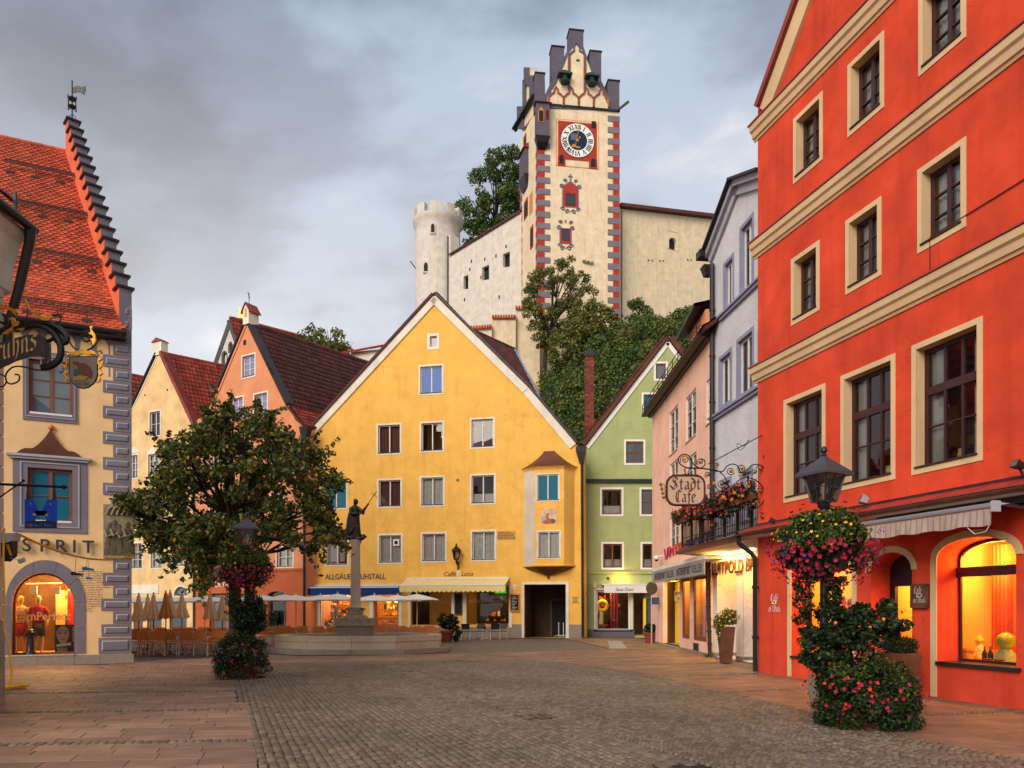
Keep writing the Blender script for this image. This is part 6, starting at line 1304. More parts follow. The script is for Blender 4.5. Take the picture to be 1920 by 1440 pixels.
def swirl(mb, cx_, cz_, k, y, r=.006):
 for s_ in (-1,1): mb.tube([(cx_ + s_ * k * (.9 - .08 * t) * math.sin(t * .9),y,cz_ + k * (.45 - .05 * t) * math.cos(t * .9)) for t in [i * .5 for i in range(12)]],r,4)
swirl(mb, cx_, cz_, .09, -.056); mb.build('flourish', M['whitetrim'], f.root)
u0,u1,z0,z1 = px_rect(f,1442,1463,1112,1147); nib('Café',f.root,M['white'],(u0 + .08,-.012,z1 - .2),.11,(u1 - u0) * .72); nib('im 1.Stock',f.root,M['white'],(u0,-.012,z0),.11,(u1 - u0) * 1.05); mb = MB(); swirl(mb,(u0 + u1) / 2,(z0 + z1) / 2 - .01,.11,-.012,.01); mb.build('flourish',M['white'],f.root)
# sheet metal canopy, gutter, awning
oc = -.52; za_ = zavg((1420, 996), (1905, 883)); zb_ = zavg((1622, 960, oc), (1905, 902, oc))
mb = MB(); mb.add([(-.1,-.0,za_),(8.3,-.0,za_),(8.3,oc,zb_),(-.1,oc,zb_),(-.1,0,zb_ - .03),(8.3,0,zb_ - .03),(8.3,oc,zb_ - .03),(-.1,oc,zb_ - .03)],[(0,1,2,3),(4,5,6,7),(2,3,7,6),(1,2,6,5),(0,3,7,4)]); cn = mb.build('sheet_canopy',M['redmetal'],f.root)
for i in range(1,12): MB().bar((-.1 + i * .7,-.0,za_ + .008),(-.1 + i * .7,oc,zb_ + .008),.012,.014).build('standing_seam',M['redmetal'],cn)
mb = MB(); mb.loft([[(u,oc - .045 + .065 * math.cos(a),zb_ - .075 + .065 * math.sin(a)) for a in [math.pi + i * math.pi / 8 for i in range(9)]] for u in (-.1,8.3)],closed=False,caps=False); mb.build('gutter',M['copper'],cn); MB().box(-.1,8.3,oc + .05,-.0,zb_ - .16,zb_ - .04).build('canopy_soffit',M['whitetrim'],cn)
MB().box(-.1, 8.3, -.02, .0, za_ - .01, za_ + .05).build('flashing', M['woodred'], cn)
mb = MB(); a0_ = f.u(1420,-.7); mb.tube([(-.1,oc,zb_ - .12),(-.1,oc + .02,zb_ - .3),(.0,-.2,zb_ - .55),(.06,-.12,zb_ - .7),(.06,-.12,.05)],.062,8);
for z in (.9, 2.2): mb.tube([(.06, -.12, z), (.06, -.12, z + .08)], .085, 8)
mb.build('downpipe', M['darkmetal'], f.root, smooth=True)
yf = -1.05; v0,v1 = f.u(1585,yf),f.u(1870,yf); zf0 = zavg((1640,985,yf),(1865,943,yf)); zt0 = zb_ - .26
stripe = mat('striped_grey_canvas',(.42,.31,.26,1),.9,.06,3); t_,b_ = nodes(stripe); wv_ = t_.nodes.new('ShaderNodeTexWave'); wv_.inputs['Scale'].default_value = 2.6; wv_.inputs['Distortion'].default_value = 1.2; wv_.inputs['Detail'].default_value = 3; tc_ = t_.nodes.new('ShaderNodeTexCoord'); t_.links.new(tc_.outputs['Object'],wv_.inputs[0]); mr_ = t_.nodes.new('ShaderNodeMapRange'); mr_.inputs[1].default_value = .75; mr_.inputs[3].default_value = 1.; mr_.inputs[4].default_value = .62; t_.links.new(wv_.outputs[0],mr_.inputs[0]); sc_ = t_.nodes.new('ShaderNodeVectorMath'); sc_.operation = 'SCALE'; t_.links.new(b_.inputs['Base Color'].links[0].from_socket,sc_.inputs[0]); t_.links.new(mr_.outputs[0],sc_.inputs[3]); t_.links.new(sc_.outputs[0],b_.inputs['Base Color'])
mb = MB(); n_ = 14
for i in range(n_):
 a,b = v0 + (v1 - v0) * i / n_,v0 + (v1 - v0) * (i + 1) / n_; mb.quad((a,-.2,zt0),(b,-.2,zt0),(b,yf,zf0),(a,yf,zf0))
aw2 = mb.build('awning', stripe, f.root); mb = MB(); n_ = 90
def vy(i): return yf - .07 + .012 * math.sin(i * .9) + .02 * math.sin(i * .23)
for i in range(n_):
 a,b = v0 + (v1 - .06 - v0) * i / n_,v0 + (v1 - .06 - v0) * (i + 1) / n_; mb.quad((a,yf - .05,zf0 - .05),(b,yf - .05,zf0 - .05),(b,vy(i + 1),zf0 - .30 + .012 * math.sin((i + 1) * .35)),(a,vy(i),zf0 - .30 + .012 * math.sin(i * .35)))
mb.build('valance',stripe,aw2); MB().tube([(v0,yf - .02,zf0),(v1,yf - .02,zf0)],.055,10).build('front_bar',mat('brushed_aluminium',(.55,.55,.58,1),.3,.05,5,metal=.9),aw2)
MB().box(v1 - .03,v1 + .02,yf - .1,yf + .05,zf0 - .1,zf0 + .07).build('end_cap',M['greylight'],aw2); MB().box(v0,v1 + .25,-.3,-.06,zt0 - .06,zt0 + .12).build('cassette',M['darkmetal'],aw2)
mb = MB(); mb.bar((v1 - .2,-.15,zt0 - .1),(v1 - .5,yf * .55,zf0 + .12),.05); mb.bar((v1 - .5,yf * .55,zf0 + .12),(v1 - .15,yf,zf0 - .02),.05); mb.build('folding_arm',M['greylight'],aw2)
MB().tube([(v1 - .5,yf - .05,zf0 - .30),(v1 - .35,yf - .06,zf0 - .42),(v1 - .15,yf - .06,zf0 - .40),(v1 - .08,yf - .05,zf0 - .28)],.006,4).build('cord',M['whitetrim'],aw2)
# floodlights
def flood(px, py, y, label, m='greylight', k=1., rz=0.):
 q = f.uz(px,py,y); r = empty('floodlight',f.M @ Vector((q[0],y,q[1])),f.root.rotation_euler.z + rz,label,'floodlight')
 MB().add([(-.13 * k,-.06,-.08 * k),(.13 * k,-.06,-.08 * k),(.13 * k,-.06,.08 * k),(-.13 * k,-.06,.08 * k),(-.09 * k,.09,-.05 * k),(.09 * k,.09,-.05 * k),(.09 * k,.09,.06 * k),(-.09 * k,.09,.06 * k)],[(0,1,2,3),(4,5,6,7),(0,1,5,4),(1,2,6,5),(2,3,7,6),(3,0,4,7)]).build('housing',M[m],r,rot=(R(-25),0,0),bevel=.008)
 MB().box(-.11 * k,.11 * k,-.068,-.062,-.065 * k,.065 * k).build('lens',M['glass_grey'],r,rot=(R(-25),0,0)); MB().bar((0,.03,-.05),(0,.1,-.2),.03).bar((-.09,.1,-.2),(.09,.12,-.2),.025).build('bracket',M['darkmetal'],r)
flood(1618,937,-.3,'square grey floodlight on the red canopy, above the striped awning','greylight',1.1,R(-30)); flood(1447,976,-.25,'small dark floodlight beside the iron sign bracket','black',.75,R(-30)); flood(1908,872,-.3,'small dark floodlight at the right end of the red canopy','black',.75,R(-20))
# shop display behind the arched window
def prop(name, label, cat, u, y, z, build, group=None):
 r = empty(name, f.M @ Vector((u, y, z)), f.root.rotation_euler.z, label, cat, group); build(r); return r
zd = zsl + .02; MB().box(aw_[0] + .02,aw_[1] + .5,yw + .08,yw + .75,zsl - .05,zsl + .0).build('display_shelf',M['yellowlit'],f.root)
def bottle(r): MB().lathe([(.04,0),(.042,.14),(.015,.2),(.014,.27)],10).build('glass_body',M['black'],r,smooth=True); MB().lathe([(.0165,.22),(.0165,.275)],8).build('foil',M['gold'],r)
prop('bottle','left one of two dark bottles in the arched cafe window','bottle',f.u(1846,yw + .3),yw + .3,zd,bottle,'bottles in the cafe window'); prop('bottle','right one of two dark bottles in the arched cafe window','bottle',f.u(1857,yw + .3),yw + .3,zd,bottle,'bottles in the cafe window')
def globe(r): MB().ball((0,0,.38),.16,14).build('ball',mat('green_glass_ball',(.40,.48,.06,1),.25,.2,8,spec=.6),r,smooth=True); MB().lathe([(.20,0),(.19,.1),(.12,.2),(.08,.24)],14).build('base_cloth',mat('lime_cloth',(.5,.62,.25,1),.8,.2,12),r,smooth=True)
prop('glass_globe','big green globe on a cloth base at the right of the cafe window','ornament',f.u(1886,yw + .35),yw + .35,zd,globe)
def pine(r): MB().lathe([(.05,0),(.11,.04),(.12,.16),(.07,.26),(.05,.3)],12).build('body',M['patterned'],r,smooth=True); MB().lathe([(.05,.3),(.09,.36),(.07,.4),(.02,.46)],7).build('crown',M['yellowlit'],r)
prop('vase','tall yellow pineapple shaped vase in the cafe window','vase',f.u(1836,yw + .5),yw + .5,zd,pine)
def bowl(r): MB().lathe([(.06,0),(.13,.08),(.14,.11)],12).build('dish',M['patterned'],r); MB().ball((0,0,.13),.11,10).build('filling',mat('mixed_sweets',(.45,.2,.08,1),.6,.6,30),r)
prop('bowl','patterned bowl of sweets at the left of the cafe window display','bowl',f.u(1815,yw + .3),yw + .3,zd,bowl)
def gift(r,m='crimson'): MB().box(-.07,.07,-.05,.05,0,.1).build('carton',M[m],r,bevel=.006); MB().box(-.072,.072,-.012,.012,0,.102).box(-.012,.012,-.052,.052,0,.103).build('ribbon',M['gold'],r)
for px,m_,lb in ((1797,'crimson','small crimson gift box with gold ribbon, leftmost in the cafe window'),(1806,'patterned','small pale gift box with gold ribbon beside the crimson one'),(1866,'textbrown','small brown gift box with gold ribbon right of the bottles')): prop('gift_box',lb,'gift box',f.u(px,yw + .4),yw + .4,zd,lambda r,m=m_: gift(r,m))
def plate(r): MB().lathe([(.05,0),(.12,.02),(.125,.025)],14).build('dish',M['white'],r); MB().lathe([(.09,.025),(.09,.05),(.06,.06)],10).build('tart',M['terracotta'],r)
prop('plate','plate with a reddish tart before the dark bottles','plate',f.u(1852,yw + .16),yw + .16,zd,plate); prop('plate','plate with a reddish tart below the green globe','plate',f.u(1874,yw + .16),yw + .16,zd,plate)
# ================================================================ foliage
def leaf_mesh(name,C,Rr,n,size,m,parent=None,up=.25,out=.6,seed=1,shell=.5,fold=.12,aspect=.62,droop=0.):
 """n small folded leaves spread through ball-shaped clumps"""
 g = np.random.default_rng(seed); C = np.asarray(C,float); Rr = np.asarray(Rr,float); w = Rr ** 2; k = g.choice(len(C),n,p=w / w.sum())
 d = g.normal(size=(n,3)); d /= np.linalg.norm(d,axis=1)[:,None]; rad = Rr[k] * (shell + (1 - shell) * g.random(n) ** .5) * g.uniform(.75,1.12,n)
 p = C[k] + d * rad[:,None] * np.array([1,1,.82]); nn = d * out + g.normal(size=(n,3)) * .55 + np.array([0,0,up]); nn /= np.linalg.norm(nn,axis=1)[:,None]
 t = g.normal(size=(n,3)) + np.array([0,0,-droop]); t -= nn * (t * nn).sum(1)[:,None]; t /= np.linalg.norm(t,axis=1)[:,None]; b = np.cross(nn,t)
 s = (size * g.uniform(.6, 1.3, n))[:, None]
 V = np.stack([p - t * s * .5,p + b * s * aspect / 2 + nn * s * fold,p + t * s * .55,p - b * s * aspect / 2 + nn * s * fold],1).reshape(-1,3)
 return np_mesh(name, V, np.arange(4 * n).reshape(n, 4), m, parent)
def poly_pick(poly, rr):
 xs = [p[0] for p in poly]; ys = [p[1] for p in poly]
 while True:
  q = (rr.uniform(min(xs), max(xs)), rr.uniform(min(ys), max(ys)))
  if inside(q, poly): return q
def tree(name,label,base,poly,Y,dep,nc,rmin,rmax,n,size,m,tr=.2,seed=1,cat='tree',group=None,limbs=14,shell=.4,split=None,crown='crown',sprays=0):
 rr = random.Random(seed); r = empty(name, base, 0, label, cat, group); B = Vector(base); C = []; Rr = []
 cx_ = sum(p[0] for p in poly) / len(poly); wx = (max(p[0] for p in poly) - min(p[0] for p in poly)) / 2; cy_ = sum(p[1] for p in poly) / len(poly); hy = (max(p[1] for p in poly) - min(p[1] for p in poly)) / 2
 for i in range(nc):
  x, y = poly_pick(poly, rr); e = max(0, 1 - ((x - cx_) / wx) ** 2 * .8 - ((y - cy_) / hy) ** 2 * .4) ** .5
  C.append(P(x, y, Y + rr.uniform(-1, 1) * dep * e) - B); Rr.append(rr.uniform(rmin, rmax))
 mb = MB(); mid_ = sum(C,Vector()) / nc; far_ = sorted(range(nc),key=lambda i: -(((C[i].x - mid_.x) / 3.6) ** 2 + ((C[i].y - mid_.y) / 3.6) ** 2 + ((C[i].z - mid_.z) / 3) ** 2))[:int(nc * .45)]
 for i in range(sprays):
  k_ = rr.choice(far_); d = (C[k_] - mid_).normalized() * .8 + Vector((rr.gauss(0,.4),rr.gauss(0,.4),rr.gauss(.1,.4))); d.normalize(); e = C[k_] + d * Rr[k_]; ln = rr.uniform(.25,.75)
  for j in range(4): C.append(e + d * ln * j / 3 + Vector((rr.gauss(0,.03),0,-.05 * j * rr.random()))); Rr.append(.13 - .02 * j)
  mb.tube([C[k_], e, e + d * ln], [.012, .009, .004], 4)
 leaf_mesh(crown, C, Rr, n, size, m, r, seed=seed, shell=shell); nc0 = nc
 C = C[:nc]; Rr = Rr[:nc]; top = Vector((sum(c.x for c in C) / nc,sum(c.y for c in C) / nc,sum(c.z for c in C) / nc)); zl = min(c.z for c in C); fk = Vector((top.x * .15,top.y * .15,max(.4,zl + (top.z - zl) * .12)))
 mb.tube([(0,0,-.3),(0,0,.1),fk * .5,fk],[tr * 1.4,tr * 1.1,tr * .95,tr * .85],9); md = fk.lerp(top,.65); mb.tube([fk,fk.lerp(md,.5) + Vector((.1 * tr,0,0)),md,top + Vector((0,0,(max(c.z for c in C) - top.z) * .7))],[tr * .8,tr * .6,tr * .4,tr * .1],7)
 for c in rr.sample(C, min(limbs, nc)):
  s0 = fk.lerp(md,rr.uniform(0,1)); mid = s0.lerp(c,.5) + Vector((0,0,(c - s0).length * rr.uniform(-.02,.16))); mb.tube([s0,s0.lerp(mid,.5) + Vector((0,0,.05)),mid,c],[tr * .45,tr * .34,tr * .22,tr * .06],6)
  for _ in range(2):
   e = c + Vector((rr.uniform(-1,1),rr.uniform(-1,1),rr.uniform(-.3,.8))) * rmax * 1.2; mb.tube([mid,mid.lerp(e,.6) + Vector((0,0,.06)),e],[tr * .17,tr * .1,tr * .03],4)
 mb.build('trunk', M['bark'], r, smooth='all'); return r
# ================================================================ castle hill
def sstep(a, b, x): t = min(1, max(0, (x - a) / (b - a))); return t * t * (3 - 2 * t)
def hill_z(x, y):
 z = 6 * sstep(46,56,y) * sstep(2,9,x) + 28 * sstep(56 - 6 * sstep(0,9,x),97,y) + 2.0 * math.sin(x * .21 + y * .13) * sstep(50,60,y) * (1 - sstep(88,98,y)) + 4.5 * sstep(6,22,x) * sstep(70,98,y)
 return z * sstep(-34, -14, x) * (1 - .6 * sstep(45, 90, x)) - .05
nx_,ny_ = 60,44; V = [(-40 + 140 * i / nx_,46 + 110 * j / ny_,hill_z(-40 + 140 * i / nx_,46 + 110 * j / ny_)) for j in range(ny_ + 1) for i in range(nx_ + 1)]
Fq = [(j * (nx_ + 1) + i,j * (nx_ + 1) + i + 1,(j + 1) * (nx_ + 1) + i + 1,(j + 1) * (nx_ + 1) + i) for j in range(ny_) for i in range(nx_)]
hl = np_mesh('hill', V, Fq, M['hill'], smooth='all'); hl['kind'] = 'structure'
def ray_hill(px, py):
 d = Vector(((px - CX) / F, 1, (HY - py) / F)); y = 47.
 while y < 150:
  p = Vector((0, 0, HC)) + d * y
  if p.z < hill_z(p.x, p.y): return p
  y += .4
 return None
rr = random.Random(11); C = []; Rr = []; reg = [(955,650),(1010,672),(1060,655),(1110,625),(1170,600),(1340,600),(1345,860),(1090,860),(1020,790),(985,700)]
while len(C) < 560:
 q = poly_pick(reg, rr); p = ray_hill(*q)
 if p is None: continue
 r_ = rr.choice((.5, .7, .9, 1.1, 1.5)); C.append(p + Vector((0, 0, r_ * .5))); Rr.append(r_)
for i in range(420):         # the rest of the slope, seen only from elsewhere
 x,y = rr.uniform(-12,60),rr.uniform(52,95); C.append(Vector((x,y,hill_z(x,y) + .6))); Rr.append(rr.uniform(.8,1.6))
k_ = 560; o = leaf_mesh('hillside_shrubs',C[:k_],Rr[:k_],70000,.30,L2,seed=5,shell=.55); o['kind'] = 'stuff'
o = leaf_mesh('hillside_undergrowth', C[k_:], Rr[k_:], 14000, .5, L2, seed=6, shell=.6); o['kind'] = 'stuff'
C2 = [c + Vector((0,-.25,.35)) for i,c in enumerate(C[:k_]) if i % 6 == 0]; R2 = [r * .8 for i,r in enumerate(Rr[:k_]) if i % 6 == 0]
o = leaf_mesh('hillside_shrubs', C2, R2, 13000, .30, L5, seed=15, shell=.6); o['kind'] = 'stuff'
# ================================================================ castle
CT = Fac('castle_tower','tall cream castle clock tower with stepped gable and red and grey painted corner blocks','tower',P(1010,1140,100).xy,P(1160.5,1140,101.5).xy); f = CT
ba = f.loc(P(975.5, 1140, 108)); zb = 28.; zt = f.z(1085, 201); bb_ = (f.L + .6, 9.5)
mb = MB(); mb.vprism([(0, 0), (f.L, 0), bb_, (ba.x, ba.y)], zb, zt); mb.build('wall', M['castle'], f.root)
LF = Fac('side_face',None,None,P(975.5,1140,108).xy,P(1010,1140,100).xy); LF.root.parent = f.root; LF.root.matrix_basis = f.Mi @ LF.M; TREE.setdefault(f.root.name,[]).append(LF.root)
def r4(q, x0, x1, y0, y1): u0, u1, z0, z1 = px_rect(q, x0, x1, y0, y1); return u0, u1, z0, z1
# corner blocks
for i in range(20):
 yt = 268 + i * 21.4
 if yt > 650: break
 u0,u1,z0,z1 = r4(f,1010,1031 + i * .05,yt,yt + 10.6); MB().box(-.10,u1,-.10,.004,z0,z1).build('corner_block',M['greypaint'],f.root); MB().box(-.06,f.u(1021),-.07,.004,z0 - (z1 - z0) * 1.0,z0 - .012).build('corner_block',M['redpaint'],f.root)
 a = LF.L - .75; MB().box(a,LF.L + .06,-.10,.004,z0,z1).build('corner_block',M['greypaint'],LF.root); MB().box(LF.L - 1.15,LF.L + .04,-.06,.004,z0 - (z1 - z0),z0 - .012).build('corner_block',M['redpaint'],LF.root)
 MB().box(-.04,1.0,-.06,.004,z0,z1).build('corner_block',M['redpaint' if i % 1 == 0 else 'greypaint'],LF.root); MB().box(-.04,.7,-.05,.004,z0 - (z1 - z0),z0 - .012).build('corner_block',M['greypaint'],LF.root)
for i in range(18):
 yt = 217 + i * 21.3
 u0,u1,z0,z1 = r4(f,1139.5,1160,yt,yt + 10.6); MB().box(u0,f.L + .10,-.10,.004,z0,z1).build('corner_block',M['greypaint'],f.root); MB().box(f.u(1149.5),f.L + .06,-.07,.3,z0 - (z1 - z0) * 1.0,z0 - .012).build('corner_block',M['redpaint'],f.root)
# gable
gp = [(1010,203),(1161,208),(1161,152),(1140,152),(1139,178),(1127,152),(1127,97),(1106,97),(1105,122),(1093.5,88),(1093.5,57),(1067.5,57),(1067,88),(1057.5,108),(1057.5,88),(1034.5,88),(1034,152),(1022,178),(1021,138),(1003.5,138),(1003.5,203)]
g_ = MB(); g_.prism([f.uz(*p) for p in gp], -.12, 1.5); gb = g_.build('gable', M['slategrey'], f.root)
for (x0,x1,y) in ((1067,1094,57),(1034,1058,88),(1105.5,1127.5,97),(1003,1021.5,138),(1139.5,1161.5,152)): u0,u1 = f.u(x0),f.u(x1); z = f.z(x0,y); MB().box(u0 - .06,u1 + .06,-.22,1.6,z,z + .16).build('coping',M['darkmetal'],gb)
cp = [(1028,199),(1141,205),(1128,172),(1117,160),(1095,102),(1080,83),(1066,103),(1043,160),(1034,172)]
MB().prism([f.uz(*p) for p in cp], -.18, -.1).build('gable_panel', M['castle'], gb)
mb = MB(); mo = MB()
for x in (1066.5,1096): q0,q1 = f.uz(x,172),f.uz(x,106); mb.bar((q0[0],-.26,q0[1]),(q1[0],-.26,q1[1]),.26,.16,up=(0,1,0)); mo.bar((q0[0],-.2,q0[1]),(q1[0],-.2,q1[1]),.42,.06,up=(0,1,0))
for i in range(4):
 x0 = 1028 + i * 28.2; pts = [(x0,199),(x0,184),(x0 + 6,178),(x0 + 10,176),(x0 + 11,170),(x0 + 14,165),(x0 + 17,170),(x0 + 18,177),(x0 + 22,179),(x0 + 28,185),(x0 + 28,201)]
 mb.tube([(f.uz(*p)[0],-.26,f.uz(*p)[1] - i * .06) for p in pts],.13,5); mo.tube([(f.uz(*p)[0],-.17,f.uz(*p)[1] - i * .06) for p in pts],.2,5)
pts = [(1066,106),(1072,100),(1076,97),(1075,90),(1080,83),(1086,91),(1086,98),(1092,101),(1096,107)]; mb.tube([(f.uz(*p)[0],-.26,f.uz(*p)[1]) for p in pts],.12,5)
mb.build('tracery', M['slategrey'], gb); mo.build('tracery_edge', M['orangepaint'], gb)
u0,u1,z0,z1 = r4(f,1080,1086,113,117); MB().box(u0,u1,-.2,-.17,z0,z1).build('opening',M['dark'],gb)
mb = MB(); mb.box(f.u(1010) - .1,f.L + .1,-.2,.0,zt - .22,zt + .05); mb.build('string_course',M['darkmetal'],f.root)
for (x, y) in ((1057, 150), (1107.5, 154)):
 q = f.uz(x,y); rt = empty('tower_bell',f.M @ Vector((q[0],-.75,q[1])),f.root.rotation_euler.z,'dark bell under small hood on the tower gable, %s one of the pair' % ('left' if x < 1080 else 'right'),'bell','bells on the tower gable')
 MB().lathe([(.62,-.85),(.58,-.7),(.45,-.45),(.38,0),(.3,.2),(.05,.28)],14).build('bell',mat('bell_verdigris',(.015,.05,.04,1),.4,.2,4,metal=.5),rt,smooth=True)
 h = MB(); h.loft([[(-.95,.6,.1),(.95,.6,.1),(.95,-.5,.1),(-.95,-.5,.1)],[(-.95,.6,.25),(.95,.6,.25),(.95,-.5,.25),(-.95,-.5,.25)],[(-.05,.6,.95),(.05,.6,.95),(.05,.1,.95),(-.05,.1,.95)]]); h.build('hood',M['greendark'],rt); MB().bar((0,.6,.2),(0,-.2,.2),.14).bar((-.6,.6,-.4),(-.6,-.1,.1),.12).bar((.6,.6,-.4),(.6,-.1,.1),.12).build('bracket',M['black'],rt)
# roof behind the gable
zr = f.z(1080,95); mb = MB(); mid = f.L / 2; mb.add([(mid,1.4,zr - .8),(mid + .4,9,zr - .8),(.4,1.4,zt + .3),(ba.x + .4,ba.y,zt + .3),(f.L - .3,1.4,zt + .3),(bb_[0] - .3,9.4,zt + .3)],[(0,1,3,2),(0,4,5,1)]); mb.build('roof',M['redtile2'],f.root)
# side gable with stepped blocks, on the left face
def lp_(pts,y0,y1,m,name,par=None): MB().prism([LF.uz(*p) for p in pts],y0,y1).build(name,M[m],LF.root)
lp_([(979,245),(1009,205),(1009,160),(1000,150),(997,128),(986,128),(985,190),(979,196)],-.05,.6,'castle','side_gable')
for (x0,x1,yt,yb) in ((972.5,984,200,242),(983,988,150,200),(985.5,994,127,160),(996,1003,142,190)): lp_([(x0,yb),(x1,yb),(x1,yt),(x0,yt)],-.3,.9,'slategrey','gable_block')
q0,q1 = LF.uz(969,243),LF.uz(1006,180); MB().bar((q0[0],-.5,q0[1]),(q1[0],-.5,q1[1]),.5,.3).bar((q0[0],-.25,q0[1] - .1),(q1[0],-.25,q1[1] - .1),.4,.5).build('rain_gutter',M['darkmetal'],LF.root)
MB().bar((f.L - .2, -.4, zt - .1), (f.L + 1.1, -.9, zt + .8), .25).build('gargoyle', M['darkmetal'], f.root)
# corner oriel and the bay below it
def tbay(fc, x0, x1, yt, yb, out, tail, nm):
 u0,u1,z0,z1 = r4(fc,x0,x1,yt,yb); mb = MB(); mb.box(u0,u1,-out,.1,z0,z1); b = mb.build(nm,M['slategrey'],fc.root)
 mb = MB(); mb.loft([[(u0 - .1,-out - .12,z0),(u1 + .1,-out - .12,z0),(u1 + .1,.0,z0),(u0 - .1,.0,z0)],[(u0 + .1,-out * .8,z0 - tail * .5),(u1 - .1,-out * .8,z0 - tail * .5),(u1 - .1,0,z0 - tail * .5),(u0 + .1,0,z0 - tail * .5)],[(u0 + .35,-.2,z0 - tail),(u1 - .35,-.2,z0 - tail),(u1 - .35,0,z0 - tail),(u0 + .35,0,z0 - tail)]]); mb.build('bay_foot',M['darkmetal'],fc.root)
 mb = MB(); mb.loft([[(u0 - .25,-out - .3,z1),(u1 + .25,-out - .3,z1),(u1 + .25,0,z1),(u0 - .25,0,z1)],[(u0,0,z1 + .9),(u1,0,z1 + .9),(u1,.05,z1 + .9),(u0,.05,z1 + .9)]]); mb.build('bay_roof',M['redtile2'],fc.root); return u0,u1,z0,z1,b
u0, u1, z0, z1, b = tbay(f, 1003, 1028, 201, 262, 1.0, 1.3, 'corner_bay')
for (x0,x1) in ((1008,1016),): a,c,d,e = r4(f,x0,x1,217,236); MB().prism([(a - .1,d - .1),(c + .1,d - .1),(c + .1,e),((a + c) / 2,e + .55),(a - .1,e)],-1.06,-1.0).build('bay_window_surround',M['orangepaint'],f.root); MB().box(a,c,-1.12,-1.04,d,e).build('bay_window',M['dark'],f.root)
a,c,d,e = r4(f,1020.5,1026.5,216,232); MB().box(a - .06,c + .06,-1.05,-1.0,d - .1,e + .1).build('bay_window_surround',M['redpaint'],f.root); MB().box(a + .06,c - .06,-1.08,-1.02,d,e).build('bay_window',M['dark'],f.root)
tbay(LF, 980.5, 991, 298, 345, .55, 1.6, 'side_bay')
for (x0,x1,y0,y1,k) in ((983,990,380,415,1),(993,999,368,405,0),(994.5,1000,428,470,1),(982,987,258,280,1)):
 a,c,d,e = r4(LF,x0,x1,y0,y1); MB().box(a,c,-.05,.004,d,e).build('painted_panel',M['redpaint' if k else 'orangepaint'],LF.root); k and MB().box(a + .12,c - .1,-.08,-.04,d + .3,e - .5).build('window',M['dark'],LF.root)
# clock
cu, cz = f.uz(1082.5, 264.5); rc = 31.5 / F * 100.6; u0, u1, z0, z1 = r4(f, 1047, 1119, 227, 299)
MB().box(u0 - .35,u1 + .3,-.03,.004,z0 - .9,z1 + .3).build('clock_border',M['orangepaint'],f.root); MB().box(u0 - .25,u1 + .2,-.04,.0,z0 - .8,z1 + .2).build('clock_border',M['castle'],f.root); MB().box(u0 - .1,u1 + .05,-.06,.0,z0,z1 + .06).build('clock_border',M['orangepaint'],f.root); MB().box(u0,u1 - .05,-.08,.0,z0 + .05,z1).build('clock_panel',M['redpaint'],f.root)
def disc(r,y0,y1,m,name,par): return MB().prism([(cu + r * math.cos(t),cz + r * math.sin(t)) for t in [i * math.pi / 24 for i in range(48)]],y0,y1).build(name,M[m],par)
ck = disc(rc,-.16,-.07,'white','clock_face',f.root); disc(rc * 1.03,-.12,-.06,'black','clock_rim',f.root); MB().prism([(cu + rc * .58 * math.cos(t),cz + rc * .58 * math.sin(t)) for t in [i * math.pi / 20 for i in range(40)]],-.19,-.15).build('inner_dial',mat('dial_blue',(.006,.014,.06,1),.4),ck)
mb = MB(); NUM = ['XII', 'I', 'II', 'III', 'IIII', 'V', 'VI', 'VII', 'VIII', 'IX', 'X', 'XI']
for h, s in enumerate(NUM):
 a = math.pi / 2 - h * math.pi / 6; rad = Vector((math.cos(a),0,math.sin(a))); tg = Vector((rad.z,0,-rad.x)); c0 = Vector((cu,-.175,cz)) + rad * rc * .79; hh = rc * .145; wd = {'I': .13,'V': .30,'X': .30}; tot = sum(wd[c] for c in s) * rc * .75; x = -tot / 2
 for c in s:
  w = wd[c] * rc * .75; m_ = c0 + tg * (x + w / 2); th = .12
  if c == 'I': mb.bar(m_ - rad * hh, m_ + rad * hh, th, .03, up=(0, 1, 0))
  elif c == 'V': mb.bar(m_ - rad * hh,m_ + rad * hh - tg * w * .38,th,.03,up=(0,1,0)); mb.bar(m_ - rad * hh,m_ + rad * hh + tg * w * .38,th * .5,.03,up=(0,1,0))
  else: mb.bar(m_ - rad * hh - tg * w * .38,m_ + rad * hh + tg * w * .38,th * .5,.03,up=(0,1,0)); mb.bar(m_ - rad * hh + tg * w * .38,m_ + rad * hh - tg * w * .38,th,.03,up=(0,1,0))
  x += w
mb.build('numerals', M['black'], ck)
mb = MB(); mb.bar((cu - .35, -.21, cz - .9), (cu + .22, -.21, cz + 1.9), .07, .03, up=(0, 1, 0));
for (a,b,r_) in ((.0,.0,.17),(.27,.38,.13),(.22,1.85,.2)): mb.prism([(cu + a + r_ * math.cos(t),cz + b + r_ * 1.15 * math.sin(t)) for t in [i * .5236 for i in range(12)]],-.24,-.2)
mb.prism([(cu - .75,cz - .65),(cu - .45,cz - .55),(cu - .15,cz - .85),(cu + .3,cz - .9),(cu + .45,cz - .7),(cu + .3,cz - 1.05),(cu - .1,cz - 1.1),(cu - .4,cz - .95),(cu - .85,cz - 1.05)],-.24,-.2); mb.build('hands',M['gold'],ck)
MB().box(cu - .95, cu - .1, -.20, -.185, cz + .0, cz + .85).build('moon_window', M['glass_grey'], ck)
u0,u1,z0,z1 = r4(f,1109,1117,228,241); MB().box(u0,u1,-.12,.0,z0,z1).build('window',M['dark'],f.root)
